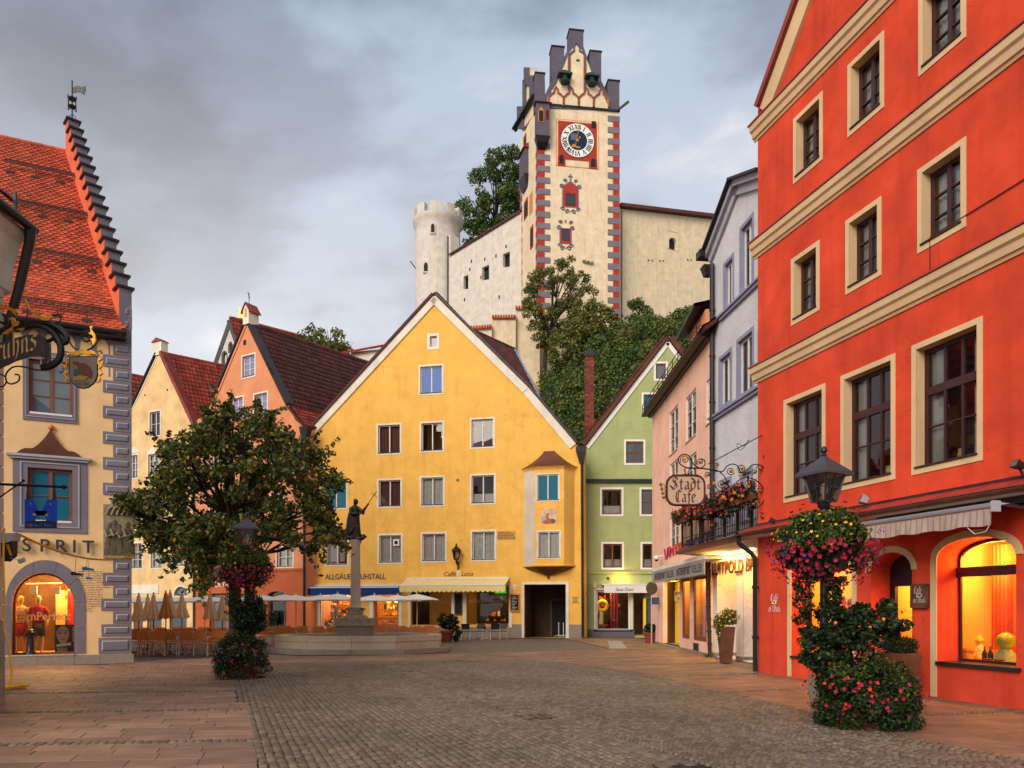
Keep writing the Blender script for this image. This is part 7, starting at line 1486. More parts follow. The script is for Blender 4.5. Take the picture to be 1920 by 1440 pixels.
for (x0, x1, yt, yb) in ((1047, 1058, 289, 307), (1106, 1118, 296, 313)):
 u0,u1,z0,z1 = r4(f,x0,x1,yt,yb); MB().prism(arch(u0 - .12,u1 + .12,z0 - .25,z1 - .5,z1 + .1,8),-.1,.0).build('window_surround',M['redpaint'],f.root); MB().prism(arch(u0 + .12,u1 - .12,z0,z1 - .5,z1 - .1,8),-.14,-.09).build('window',M['dark'],f.root)
# painted window frames with scrolls
def scrolls(mb, pts, r=.09, y=-.06):
 for (cx_,cz_,k,s_) in pts: mb.tube([(cx_ + s_ * k * (1 - t / 8) * math.cos(t),y,cz_ + k * (1 - t / 8) * math.sin(t)) for t in [i * .6 for i in range(11)]],r,4)
for (x0, x1, yt, yb, top) in ((1054, 1085, 342, 388, True), (1049, 1072, 420, 457, False)):
 u0,u1,z0,z1 = r4(f,x0,x1,yt,yb); um = (u0 + u1) / 2; MB().prism([(u0,z0),(u1,z0),(u1,z1 - .5),(um,z1 + (.3 if top else -.5)),(u0,z1 - .5)],-.04,.004).build('window_border',M['greypaint'],f.root); MB().prism([(u0 + .15,z0 + .12),(u1 - .15,z0 + .12),(u1 - .15,z1 - .6),(um,z1 + (.1 if top else -.6)),(u0 + .15,z1 - .6)],-.07,.0).build('window_surround',M['redpaint'],f.root)
 w_ = (u1 - u0) * .24; zz0,zz1 = (z0 + .35,z0 + 1.75) if top else (z0 + .55,z0 + 1.9); fr = MB().prism([(um - w_ - .1,zz0 - .1),(um + w_ + .1,zz0 - .1),(um + w_ + .1,zz1 + .1),(um - w_ - .1,zz1 + .1)],-.10,-.02,[[(um - w_,zz0),(um + w_,zz0),(um + w_,zz1),(um - w_,zz1)]]).build('window',M['black'],f.root); MB().quad((um - w_,-.075,zz0),(um + w_,-.075,zz0),(um + w_,-.075,zz1),(um - w_,-.075,zz1)).build('pane',M['glass_dark'],fr)
 mb = MB(); scrolls(mb,[(u0 + .1,z0 - .25,.3,-1),(u1 - .1,z0 - .25,.3,1),(um - .45,z0 - .6,.33,1),(um + .45,z0 - .6,.33,-1),(u0 - .1,z1 - .5,.3,1),(u1 + .1,z1 - .5,.3,-1),(um - .7,z1 + .25,.25,-1),(um + .7,z1 + .25,.25,1)]); mb.bar((um,-.06,z1 + .2),(um,-.06,z1 + (1.2 if top else .6)),.16,.06,up=(0,1,0)); top and mb.bar((um - .3,-.06,z1 + .85),(um + .3,-.06,z1 + .85),.14,.06,up=(0,1,0)); mb.build('painted_scrolls',M['greypaint'],f.root)
downpipe(f, [(f.L + .35, -.05, f.z(1163, 395)), (f.L + .35, -.05, 33)], .12)
for (a,b) in ((1095,491),(1102,493),(1109,494)): q = f.uz(a,b); leaf_mesh('wall_weeds',[(q[0],-.1,q[1])],[.3],90,.14,L4,f.root,seed=int(a))['kind'] = 'stuff'
# curtain walls
f = Fac('castle_wall','long white castle wall rising from the round turret to the clock tower','wall',P(838,1140,118).xy,P(977,1140,107).xy)
for (x0, x1, yt, yb, full) in ((869, 878, 514, 548, 0), (904, 917, 497, 532, 1), (943, 956, 472, 508, 0)):
 u0,u1 = f.u(x0),f.u(x1); z0,z1 = f.z(x0,yb),f.z(x0,yt) - .4; f.holes.append([(u0,z0 + .5),(u1,z0 + .2),(u1,z1),(u0,z1)]); MB().box(u0 + (.05 if full else (u1 - u0) * .45),u1 - .05,.45,.5,z0 + .5,z0 + 2.0).build('window',M['dark'],f.root)
cw = [f.uz(*p) for p in ((838, 700), (977, 700), (977, 397), (845, 478), (844, 440), (838, 443))]
f.wall([(a, max(b, 26)) for a, b in cw], M['castlewhite'], (.3, 1.6), reveal=.5)
q0,q1 = f.uz(844,477),f.uz(978,395); mb = MB(); mb.add([(q0[0],-.3,q0[1]),(q1[0],-.3,q1[1]),(q1[0],1.8,q1[1] + .35),(q0[0],1.8,q0[1] + .35),(q0[0],-.3,q0[1] - .3),(q1[0],-.3,q1[1] - .3)],[(0,1,2,3),(0,4,5,1)]); mb.build('coping',M['browntile'],f.root)
downpipe(f, [(.35, -.12, f.z(841, 443)), (.35, -.12, 34)], .1)
for (x,y) in ((884,490),(909,486),(930,480),(949,462),(881,505),(902,520),(936,557),(871,562)): q = f.uz(x,y); MB().box(q[0] - .13,q[0] + .13,-.02,.0,q[1] - .25,q[1] + .25).build('putlog_hole',M['dark'],f.root)
f = Fac('castle_wall','broad cream castle wall with one arched opening, right of the clock tower','wall',P(1159,1140,103).xy,P(1420,1140,113).xy)
u0,u1,z0,z1 = px_rect(f,1254.5,1268.5,444,467); ap = arch(u0,u1,z0,z1 - .55,z1,8); f.holes.append(ap); MB().box(u0 - .1,u1 + .1,.5,.56,z0 - .1,z1 + .2).build('opening',M['dark'],f.root)
u0,u1,z0,z1 = px_rect(f,1250,1272,430,466); MB().prism([(u0,z0),(u1,z0),(u1,z1),(u0,z1)],-.05,.004,[[(u0 + .12,z0 + .02),(u1 - .12,z0 + .02),(u1 - .12,z1 - .12),(u0 + .12,z1 - .12)]]).build('niche_border',M['castle'],f.root)
f.wall([(0,30),(f.L,30),(f.L,f.z(1420,421)),(0,f.z(1159,391))],M['castle'],(0,2),reveal=.55); mb = MB(); q0,q1 = f.uz(1159,390),f.uz(1420,420); mb.bar((q0[0],.6,q0[1] + .15),(q1[0],.6,q1[1] + .15),2.8,.45); mb.build('coping',M['browntile'],f.root)
for (a,b) in ((1219,489),(1240,490),(1292,488),(1311,486),(1326,484)): q = f.uz(a,b); leaf_mesh('wall_weeds',[(q[0] - .3,-.05,q[1]),(q[0] + .3,-.05,q[1] + .1)],[.16,.14],60,.12,L4,f.root,seed=int(a))['kind'] = 'stuff'
# round turret
rt = empty('castle_turret',P(821,1140,121),0,'round white castle turret with a battlemented top','tower'); rt.location.z = 0; k = 121 / F
rr_ = 43 * k; zc_ = HC + (HY - 432) * k; zt_ = HC + (HY - 418) * k
MB().lathe([(rr_ * 1.0,26),(rr_ * .97,zc_ - 1.5),(rr_ * .97,zc_),(rr_ * 1.06,zc_ + .5),(rr_ * 1.1,zt_ - .1),(rr_ * 1.1,zt_),(rr_ * .8,zt_),(.2,zt_ - .3)],40).build('wall',M['castlewhite'],rt,smooth=True)
for i in range(10):
 a0 = i * 2 * math.pi / 10 + .1; a1 = a0 + .40; ro_,ri_ = rr_ * 1.1,rr_ * .86; mb = MB(); arc = [a0 + (a1 - a0) * j / 4 for j in range(5)]
 mb.vprism([(ro_ * math.cos(a),ro_ * math.sin(a)) for a in arc] + [(ri_ * math.cos(a),ri_ * math.sin(a)) for a in arc[::-1]],zt_ - .02,zt_ + 1.45); mb.build('merlon',M['castlewhite'],rt)
for (x, y, w, h) in ((816, 450, .55, 1.3), (803, 519, .6, 1.3)):
 u,z = (x - 821) * k,HC + (HY - y) * k; yy = -math.sqrt(rr_ ** 2 - u * u); mb = MB(); mb.prism(arch(u - w * .8,u + w * .8,z - h * .65,z + h * .2,z + h * .75,8),yy - .08,yy + .3); w_ = mb.build('window_surround',M['castlewhite'],rt); MB().prism(arch(u - w / 2,u + w / 2,z - h / 2,z + h * .2,z + h * .55,8),yy - .11,yy - .05).build('opening',M['dark'],w_)
MB().bar((-3.4,-.6,HC + (HY - 512) * k),(-2.6,-1.2,HC + (HY - 520) * k),.1).bar((-4.4,-.4,HC + (HY - 492) * k),(-2.6,-1.4,HC + (HY - 524) * k),.14).build('timber_spout',M['bark'],rt)
# low walls with tiled tops at the foot of the tower
for i,(x0,x1,ya,yb,lb) in enumerate(((876,922,612,608,'lowest, leftmost'),(922,967,590,590,'middle'),(966,1012,573,573,'highest, rightmost'))):
 Yd = 97 + i * .6; f = Fac('garden_wall','cream wall piece with red tiled top below the castle, %s of the three' % lb,'wall',P(x0,1140,Yd).xy,P(x1,1140,Yd).xy,'stepped walls below the castle'); za,zb_ = f.z(x0,ya + 6),f.z(x1,yb + 6)
 f.wall([(0, 24), (f.L, 24), (f.L, zb_), (0, za)], M['castle'], (0, .6)); n_ = int(f.L / .34)
 for j in range(n_): t = (j + .5) / n_; z = za + (zb_ - za) * t; MB().tube([(f.L * t,-.35,z - .1),(f.L * t,.3,z + .42),(f.L * t,.95,z - .1)],.17,6).build('coping_tile',M['redtile'],f.root)
# trees on and behind the hill
def hb(x, y): return (x, y, hill_z(x, y))
tree('tree','spreading small tree with visible dark limbs against the foot of the clock tower',hb(3.9,93),[(1005,650),(985,590),(985,540),(1000,510),(1040,488),(1070,482),(1080,500),(1112,530),(1116,560),(1100,610),(1085,655),(1040,665)],93,2.8,170,.38,.75,15000,.28,L5,.3,21,limbs=26,group='trees on the castle hill',shell=.3)
tree('tree','full olive green tree below the clock tower, above the brick chimney',hb(8.0,88),[(1030,680),(1035,640),(1060,600),(1090,575),(1130,570),(1165,600),(1160,650),(1130,690),(1070,700)],88,3,120,.45,.85,10000,.32,L5,.3,22,group='trees on the castle hill')
tree('tree','slim airy sapling cluster right of the tower foot against the cream wall',hb(15.5,92),[(1168,680),(1170,600),(1180,568),(1205,560),(1225,570),(1235,610),(1245,680)],92,2.2,40,.45,.9,4300,.34,L2,.2,23,group='trees on the castle hill',limbs=22,shell=.3)
tree('tree','leafy sapling behind the peak of the green gable',hb(19.5,91),[(1230,690),(1240,610),(1255,570),(1262,600),(1275,640),(1280,690)],91,1.6,24,.45,.8,2800,.34,L2,.18,24,group='trees on the castle hill',limbs=14,shell=.3)
tree('tree','rounded dark tree between the green gable and the pink dormer',hb(21.5,89),[(1262,690),(1265,610),(1275,575),(1300,580),(1310,615),(1305,690)],89,2,32,.55,1.0,4500,.34,L2,.2,25,group='trees on the castle hill')
tree('tree','large dark tree behind the white castle wall',(-3.5,126,34),[(868,470),(866,390),(880,345),(905,310),(925,290),(950,280),(978,275),(985,400),(975,440),(900,470)],126,4,90,.9,1.7,12000,.5,L2,.5,26,limbs=20)
tree('tree','light green tree top showing behind the dark brown roof',(-17.5,70,8),[(556,680),(553,640),(565,600),(580,598),(596,625),(620,610),(640,625),(650,650),(660,690)],70,2.5,34,.5,.95,2600,.36,L5,.25,27,limbs=18,shell=.3)
# ================================================================ fountain with the bronze saint
fc = Vector((-6.0,29.6,0)); ft = empty('fountain',fc,R(3),'long octagonal stone fountain basin with a round column carrying a bronze figure','fountain')
def octo(w,d,k,c=0): return [(-k,-d),(k,-d),(w,-d * .35),(w,d * .35),(k,d),(-k,d),(-w,d * .35),(-w,-d * .35)]
def stones(name, po, pi, z0, z1, nper, m, gap=.012, cut=None):
 n = len(po)
 for i in range(n):
  a,b,c,d = Vector(po[i]),Vector(po[(i + 1) % n]),Vector(pi[i]),Vector(pi[(i + 1) % n]); k = nper[i % len(nper)]
  for j in range(k):
   t0,t1 = j / k,(j + 1) / k; q = [a.lerp(b,t0),a.lerp(b,t1),c.lerp(d,t1),c.lerp(d,t0)]; e = (q[1] - q[0]).normalized() * gap / 2
   q = [q[0] + e,q[1] - e,q[2] - e,q[3] + e]; MB().vprism([(p.x,p.y) for p in q],z0,z1).build(name,M[m],ft,bevel=.012)
stones('step_stone',octo(3.5,2.55,1.95),octo(2.6,1.8,1.3),0,.17,(2,1,1,1),'granite2'); oo = octo(3.15,2.2,1.62)
stones('rim_stone',oo,octo(2.75,1.82,1.35),.172,.44,(2,1,1,1),'granite'); stones('rim_stone',octo(3.17,2.22,1.63),octo(2.7,1.77,1.32),.452,.65,(2,1,1,1),'granite')
mb = MB(); mb.floor(octo(2.77,1.84,1.36),.5); wt = mb.build('water',mat('fountain_water',(.03,.035,.03,1),.05,.1,3,.15,6,spec=.6),ft)
pl = Vector((-.23, .2, 0))
def blk(mb,w0,w1,z0,z1): mb.loft([[(pl.x + a * w0,pl.y + b * w0,z0) for a,b in ((-1,-1),(1,-1),(1,1),(-1,1))],[(pl.x + a * w1,pl.y + b * w1,z1) for a,b in ((-1,-1),(1,-1),(1,1),(-1,1))]])
mb = MB(); blk(mb,.52,.68,.3,.98); mb.build('trough_foot',M['granite2'],ft); mb = MB(); blk(mb,.74,.74,.985,1.30); mb.build('trough',M['sandstone'],ft,bevel=.02)
mb = MB(); blk(mb,.44,.36,1.30,1.42); blk(mb,.28,.28,1.42,1.72); mb.build('pedestal',M['sandstone'],ft,bevel=.015)
mb = MB()
for a in range(4): t = a * math.pi / 2 + .785; mb.tube([(pl.x + .3 * math.cos(t),pl.y + .3 * math.sin(t),1.66),(pl.x + .42 * math.cos(t),pl.y + .42 * math.sin(t),1.67),(pl.x + .46 * math.cos(t),pl.y + .46 * math.sin(t),1.62)],.03,6)
mb.build('spout', M['bronze'], ft)
MB().lathe([(.25,1.72),(.21,1.80),(.20,1.86),(.195,3.0),(.175,4.12),(.19,4.16),(.18,4.2),(.25,4.36),(.25,4.42)],24,pl).build('column',M['granite'],ft,smooth=True)
sp = ft.matrix_basis @ Vector((pl.x,pl.y,4.42)) if False else Matrix.Translation(fc) @ Matrix.Rotation(R(3),4,'Z') @ Vector((pl.x,pl.y,4.42))
st = empty('statue',sp,0,'dark bronze robed man raising a thin cross staff on top of the fountain column','statue')
mb = MB(); n = 18
def rg(z,a,b,ox=0,oy=0,fold=0.): return [(ox + (a + fold * math.cos(j * 3.2 * math.pi * 2 / n)) * math.cos(2 * math.pi * j / n),oy + (b + fold * math.cos(j * 3.2 * math.pi * 2 / n)) * math.sin(2 * math.pi * j / n),z) for j in range(n)]
mb.loft([rg(.0,.25,.21,-.02,0,.02),rg(.25,.23,.2,-.03,0,.022),rg(.55,.20,.18,-.03,0,.018),rg(.85,.185,.16,-.03,0,.012),rg(1.1,.19,.15,-.04,0,.008),rg(1.25,.2,.14,-.035,0),rg(1.33,.15,.11,-.03,0),rg(1.37,.07,.07,-.025,0)])
mb.loft([rg(1.33,.06,.06,-.02),rg(1.40,.062,.06,-.015),rg(1.45,.085,.085,.0),rg(1.53,.1,.1,.01),rg(1.60,.085,.09,.0),rg(1.635,.04,.04,-.01)]); mb.ball((.10,-.02,1.5),.025,6)
mb.tube([(.10,-.06,1.26),(.28,-.12,1.12),(.40,-.14,1.22),(.50,-.15,1.36)],[.085,.075,.055,.035],8); mb.tube([(.36,-.14,1.18),(.34,-.14,1.05),(.30,-.12,.98)],[.05,.06,.03],6)
mb.tube([(-.16,-.1,1.24),(-.12,-.24,1.02),(.08,-.28,1.0),(.22,-.25,1.04)],[.09,.075,.06,.04],8); mb.ball((.53,-.15,1.40),.05,8); mb.ball((.27,-.24,1.05),.048,8)
mb.tube([(-.2,.06,1.25),(-.27,.08,.8),(-.3,.08,.35),(-.26,.1,.02)],[.06,.1,.13,.1],8)       # cloak
mb.tube([(.08,-.12,.02),(.3,-.14,.05),(.42,-.08,.12),(.34,-.02,.2),(.18,-.05,.16)],[.09,.085,.06,.045,.03],7); mb.tube([(-.05,-.16,.05),(-.28,-.14,.06),(-.42,-.05,.18),(-.48,0,.36),(-.40,.02,.42)],[.09,.09,.075,.06,.03],7); mb.tube([(-.3,-.1,.15),(-.12,-.2,.32),(-.02,-.22,.5)],[.08,.06,.02],7)
ob = mb.build('robed_figure',M['bronze'],st,smooth='all'); rm_ = ob.modifiers.new('remesh','REMESH'); rm_.mode = 'VOXEL'; rm_.voxel_size = .022; rm_.use_smooth_shade = True
MB().tube([(.10,-.26,.78),(.27,-.235,1.05),(.53,-.15,1.42),(.86,-.08,1.93)],.014,6).tube([(.66,-.1,1.86),(.90,-.1,1.66)],.013,5).build('cross_staff',M['bronze'],st)

# ================================================================ flowers and planters
def flower_mesh(name, r, m, cup=.35):
 V = [(0, 0, 0)]; n = 10
 for i in range(n): a = i * 2 * math.pi / n; k = r * (1. if i % 2 == 0 else .6); V.append((k * math.cos(a),k * math.sin(a),r * (cup if i % 2 == 0 else cup * .5)))
 me = bpy.data.meshes.new(name); me.from_pydata(V,[],[(0,1 + i,1 + (i + 1) % n) for i in range(n)]); me.materials.append(m); me.update(); return me
FM = {k: flower_mesh('flower', 1., PET[k]) for k in PET}
def flowers(parent, items, single=True, seed=0):
 """items: (pos, normal, colour, radius); those turned to the square become objects, the rest one part"""
 rr = random.Random(seed); far = {}
 for p, nrm, c, r in items:
  q = Vector(nrm).to_track_quat('Z','Y').to_matrix().to_4x4(); Mx = Matrix.Translation(p) @ q @ Matrix.Rotation(rr.uniform(0,6),4,'Z') @ Matrix.Scale(r,4)
  if single and nrm[1] < .25:
   o = bpy.data.objects.new('flower', FM[c]); COL.objects.link(o); o.parent = parent; o.matrix_basis = Mx
  else: far.setdefault(c, []).append(Mx)
 if far:
  cs = list(far); V = []; Fc = []; mi = []; b = 0; base = np.array([list(v.co) + [1] for v in FM[cs[0]].vertices]); tf = np.array([list(p.vertices) for p in FM[cs[0]].polygons])
  for i, c in enumerate(cs):
   for Mx in far[c]: V.append((base @ np.array(Mx).T)[:,:3]); Fc.append(tf + b); b += len(base); mi += [i] * len(tf)
  np_mesh('flowers',np.concatenate(V),np.concatenate(Fc),[PET[c] for c in cs],parent,mi=mi)['kind'] = 'stuff'
def bush(parent,C,Rr,n,size,m,seed,name='leaves',**k): return leaf_mesh(name,C,Rr,n,size,m,parent,seed=seed,**k)
def ell(rr, c, a, b, h, n, r0, r1, zmin=-1, zmax=1):
 C = []; Rs = []
 while len(C) < n:
  d = Vector((rr.gauss(0, 1), rr.gauss(0, 1), rr.gauss(0, 1))).normalized() * rr.uniform(.35, 1) ** .5
  if zmin <= d.z <= zmax: C.append((c[0] + d.x * a,c[1] + d.y * b,c[2] + d.z * h)); Rs.append(rr.uniform(r0,r1))
 return C, Rs
def on_shell(rr, c, a, b, h, z0, z1, xmin=-1, xmax=1):
 while True:
  d = Vector((rr.gauss(0, 1), rr.gauss(0, 1), rr.gauss(0, 1))).normalized()
  if z0 <= d.z <= z1 and xmin <= d.x <= xmax:
   k = rr.uniform(.9,1.1); return Vector((c[0] + d.x * a * k,c[1] + d.y * b * k,c[2] + d.z * h * k)),(d + Vector((rr.uniform(-.35,.35),rr.uniform(-.35,.35),rr.uniform(-.2,.4)))).normalized()
def street_lamp(loc, rz, label, hz):
 r = empty('street_lamp', loc, rz, label, 'street lamp', 'lantern lamp posts with flowers')
 MB().lathe([(.14,0),(.14,.08),(.10,.14),(.075,.3),(.06,.9),(.055,hz - .1),(.09,hz - .06),(.1,hz)],14).build('post',M['black'],r,smooth=True)
 w0,w1 = .12,.20; z0,z1 = hz,hz + .42; mb = MB(); mb.box(-w0,w0,-w0,w0,z0,z0 + .03); mb.box(-w1 - .02,w1 + .02,-w1 - .02,w1 + .02,z1 - .03,z1)
 for a, b in ((-1, -1), (1, -1), (1, 1), (-1, 1)): mb.bar((a * w0, b * w0, z0), (a * w1, b * w1, z1), .03)
 for t in (.52,):
  w = w0 + (w1 - w0) * t
  for a,b in (((-1,-1),(1,-1)),((1,-1),(1,1)),((1,1),(-1,1)),((-1,1),(-1,-1))): mb.bar((a[0] * w,a[1] * w,z0 + .42 * t),(b[0] * w,b[1] * w,z0 + .42 * t),.012)
 for d in ((0,-1),(1,0),(0,1),(-1,0)): mb.bar((d[0] * w0,d[1] * w0,z0),(d[0] * w1,d[1] * w1,z1),.014); w = w0 + (w1 - w0) * .52; mb.obox((d[0] * w,d[1] * w,z0 + .235),(.02,0,0),(0,.02,0),(0,0,.02))
 ln = mb.build('lantern_frame', M['black'], r)
 for a, b in (((-1, -1), (1, -1)), ((1, -1), (1, 1)), ((1, 1), (-1, 1)), ((-1, 1), (-1, -1))):
  MB().quad((a[0] * w0 * .97,a[1] * w0 * .97,z0),(b[0] * w0 * .97,b[1] * w0 * .97,z0),(b[0] * w1 * .97,b[1] * w1 * .97,z1),(a[0] * w1 * .97,a[1] * w1 * .97,z1)).build('pane',M['lampglass'],ln)
 mb = MB(); e = .29; mb.loft([[(a * s_,b * s_,z) for a,b in ((-1,-1),(1,-1),(1,1),(-1,1))] for s_,z in ((e,z1 - .035),(e,z1 + .01),(.05,z1 + .24),(.03,z1 + .27))]); mb.build('lantern_roof',M['slate'],r,bevel=.006)
 MB().lathe([(.02,0),(.045,.02),(.025,.05),(.05,.08),(.045,.12),(.015,.15)],10,(0,0,z1 + .26)).build('finial',M['black'],r,smooth=True)
 MB().lathe([(.025,0),(.03,.1),(.05,.13),(.055,.18),(.04,.24),(.01,.27)],10,(0,0,z0 + .02)).build('bulb',M['white'],r,smooth=True); return r
M['lampglass'] = glass('lamp_glass',(.9,.82,.74),.05); M['slate'] = mat('dark_lead_roof',(.045,.042,.05,1),.5,.2,6,spec=.5)
def basket(loc, k, label, seed, n=7500):
 rr = random.Random(seed); r = empty('flower_basket',loc,0,label,'flower basket','flower baskets round the lamp posts')
 C,Rs = ell(rr,(0,0,.1),.55 * k,.55 * k,.48 * k,60,.12 * k,.2 * k); C2 = [c for c in C if c[2] > .08 * k]; R2 = [a * 1.08 for c,a in zip(C,Rs) if c[2] > .08 * k]
 bush(r,C,Rs,n,.062,L4,seed,droop=.6); bush(r,C2,R2,int(n * .95),.055,L3,seed + 1,name='variegated_leaves',droop=.3)
 C3, R3 = [], []
 for x in (-.38, -.28, .05, .15, .2):
  for i in range(12): C3.append((x * k + rr.uniform(-.05,.05),rr.uniform(-.25,.1) * k,-.4 * k - i * .055)); R3.append(.075)
 bush(r, C3, R3, int(n * .28), .05, L4, seed + 2, name='trailing_leaves', droop=1.)
 MB().lathe([(.05, -.3), (.30, -.28), (.38, 0), (.40, .05)], 14).build('bowl', M['black'], r); it = []
 e = (0, 0, .1)
 for i in range(330): p,d = on_shell(rr,e,.72 * k,.72 * k,.62 * k,-.85,.05); it.append((p,d,'crimson' if rr.random() < .85 else 'magenta',rr.uniform(.030,.042)))
 for i in range(44): p,d = on_shell(rr,e,.68 * k,.68 * k,.6 * k,-.1,.6,-1,.1); it.append((p,d,'yellow',rr.uniform(.02,.028)))
 for i in range(42): p,d = on_shell(rr,e,.78 * k,.74 * k,.62 * k,-.45,.3,*((.6,1) if i % 2 else (-1,-.6))); it.append((p,d,'violet',rr.uniform(.026,.036)))
 for i in range(12): p,d = on_shell(rr,e,.6 * k,.6 * k,.66 * k,.6,1); it.append((p,d,'scarlet',rr.uniform(.035,.045)))
 flowers(r, it, True, seed); return r
def planter(loc,w,h,fol_w,fol_h,label,seed,cols,n=6000,pot='terracotta',lm=None,leaf=.055,nfl=90,fr=.034):
 rr = random.Random(seed); r = empty('flower_planter', loc, 0, label, 'planter')
 mb = MB(); mb.loft([[(a * s_,b * s_,z) for a,b in ((-1,-1),(1,-1),(1,1),(-1,1))] for s_,z in ((w * .44,0),(w * .5,h),(w * .46,h),(w * .45,h - .06))]); mb.build('pot',M[pot],r,bevel=.01)
 C,Rs = ell(rr,(0,0,h + fol_h * .42),fol_w * .5,fol_w * .42,fol_h * .5,60,.1,.2); C += [(fol_w * .5 * math.cos(a) * rr.uniform(.85,1.05),fol_w * .46 * math.sin(a) * rr.uniform(.9,1.1),h * rr.uniform(.15,1.0)) for a in [rr.uniform(-3.3,.2) for _ in range(34)]]; Rs += [.13] * 34; C += [(fol_w * .45 * math.cos(a),fol_w * .42 * math.sin(a),h * rr.uniform(.85,1.25)) for a in [rr.uniform(-3.3,.2) for _ in range(26)]]; Rs += [.14] * 26
 bush(r,C,Rs,n,leaf,lm or L4,seed); bush(r,C[:30],Rs[:30],n // 4,leaf,L3,seed + 1,name='pale_leaves'); it = []
 for i in range(nfl): p,d = on_shell(rr,(0,0,h + fol_h * .2),fol_w * .58,fol_w * .56,fol_h * .72,-.9,.6); it.append((p,d,rr.choice(cols),fr * rr.uniform(.8,1.15)))
 flowers(r, it, True, seed); return r
def shrub(loc,label,lobes,n,leaf,lm,seed,fl=None,stem=None,cat='shrub',name='shrub',nfl=40,fr=.026):
 rr = random.Random(seed); r = empty(name, loc, 0, label, cat); C, Rs = [], []
 for (c, a, b, h, k) in lobes: c1, r1 = ell(rr, c, a, b, h, k, .08, .17); C += c1; Rs += r1
 bush(r, C, Rs, n, leaf, lm, seed, shell=.4)
 if stem: mb = MB(); [mb.tube(s_, .018, 6) for s_ in stem]; mb.build('stem', M['bark'], r)
 if fl:
  it = []
  for i in range(nfl): (c,a,b,h,k) = rr.choice(lobes); p,d = on_shell(rr,c,a * 1.12,b * 1.12,h * 1.12,-.5,.9); it.append((p,d,rr.choice(fl),fr * rr.uniform(.8,1.2)))
  flowers(r, it, True, seed)
 return r
# near lamp
l1 = P(1545,1140,11.0); l1.z = 0; street_lamp(l1,R(28),'black lantern post with four sided roof before the red house',3.25)
basket((l1.x - .03,l1.y - .05,2.52),1.04,'big round basket of crimson and yellow flowers on the lamp before the red house',31,9000)
pn = P(1622, 1140, 10.75); pn.z = 0
shrub((l1.x + .28,10.85,0),'dark leafed shrub with small orange blooms between the near lamp basket and planter',[((-.05,0,1.45),.45,.4,.36,34),((.48,.05,1.5),.42,.34,.26,22),((-.42,-.05,1.15),.28,.3,.40,22),((.05,-.1,1.2),.34,.3,.26,16)],6500,.085,L4,41,('orange','orange','scarlet'),[[(.15,0,.35),(.1,0,.8),(.0,0,1.3)],[(.2,0,.35),(.3,0,.8),(.4,0,1.35)]],nfl=75)
planter(pn,.8,.36,1.34,.68,'reddish square planter overflowing with pink and red flowers at the near lamp foot',43,('magenta','crimson','crimson','scarlet'),11500,nfl=190)
MB().lathe([(.14,0),(.19,.3),(.20,.62),(.17,.62)],14).build('inner_pot',M['granite2'],empty('stone_pot',(P(1540,0,12.1).x,12.1,0),0,'grey round stone pot hidden behind the near flower planter','pot'))
# far lamp
l2 = P(463,1140,18.3); l2.z = 0; street_lamp(l2,R(12),'black lantern post in front of the leafy tree beside the cafe terrace',3.22)
basket((l2.x - .02,l2.y - .05,2.58),.94,'big round basket of crimson and yellow flowers on the lamp before the tree',33,6500)
shrub((l2.x,18.25,0),'dark rounded shrub round the post of the lamp before the tree',[((0,0,1.5),.42,.38,.4,40),((.28,0,1.45),.2,.2,.5,14),((0,0,.95),.22,.25,.3,12)],5200,.075,L4,45)
planter((l2.x - .05,18.1,0),.62,.42,1.2,.72,'square terracotta planter with pink flowers at the foot of the far lamp',47,('magenta','crimson','magenta'),6500,nfl=60,fr=.032)
# ================================================================ the linden in the square
LP = [(425,742),(448,770),(500,758),(520,790),(548,812),(600,838),(622,870),(655,882),(640,920),(652,955),(630,975),(655,1000),(612,1020),(600,1045),(560,1035),(525,1050),(490,1060),(450,1085),(400,1100),(360,1088),(330,1060),(300,1062),(290,1030),(255,1015),(218,985),(250,965),(215,935),(262,915),(290,885),(275,850),(300,815),(335,830),(345,800),(385,775)]
lc_ = (440, 935); LP = [(lc_[0] + (x - lc_[0]) * .93, lc_[1] + (y - lc_[1]) * .93) for x, y in LP]
tree('linden_tree','broad leafy green linden tree standing in the square by the cafe terrace',(-8.75,23.6,0),LP,23.4,2.3,330,.18,.46,33000,.15,L1,.2,51,limbs=60,shell=.3,sprays=110)
# ================================================================ cafe furniture
def make_chair(m, mt, label, name='cafe_chair', group='tan wicker chairs of the cafe terrace'):
 r = empty(name, (0, 0, 0), 0, label, 'chair', group)
 def panel(w0, w1, z0, z1, y0, y1, t=.018):
  mb = MB(); mb.add([(-w0,y0,z0),(w0,y0,z0),(w1,y1,z1),(-w1,y1,z1),(-w0,y0 + t,z0),(w0,y0 + t,z0),(w1,y1 + t,z1),(-w1,y1 + t,z1)],[(0,1,2,3),(7,6,5,4),(0,4,5,1),(1,5,6,2),(2,6,7,3),(3,7,4,0)]); return mb
 panel(.24,.235,.56,.86,-.23,-.30).build('backrest',M[m],r); mb = MB(); mb.box(-.24,.24,-.22,.24,.43,.46); mb.build('seat',M[m],r)
 for s_ in (-1, 1):
  MB().tube([(s_ * .25,-.30,.87),(s_ * .255,-.22,.45),(s_ * .26,-.26,0)],.016,6).build('leg',M[mt],r); MB().tube([(s_ * .255,.22,.62),(s_ * .255,.22,.45),(s_ * .26,.25,0)],.016,6).build('leg',M[mt],r)
  MB().tube([(s_ * .25,-.26,.66),(s_ * .29,-.12,.68),(s_ * .29,.12,.67),(s_ * .26,.22,.60)],.018,6).build('armrest',M[mt],r)
 return r
ch0 = make_chair('wicker', 'alu', 'x'); used = [False]
ordn = ['first','second','third','fourth','fifth','sixth','seventh','eighth','ninth','tenth','eleventh','twelfth']
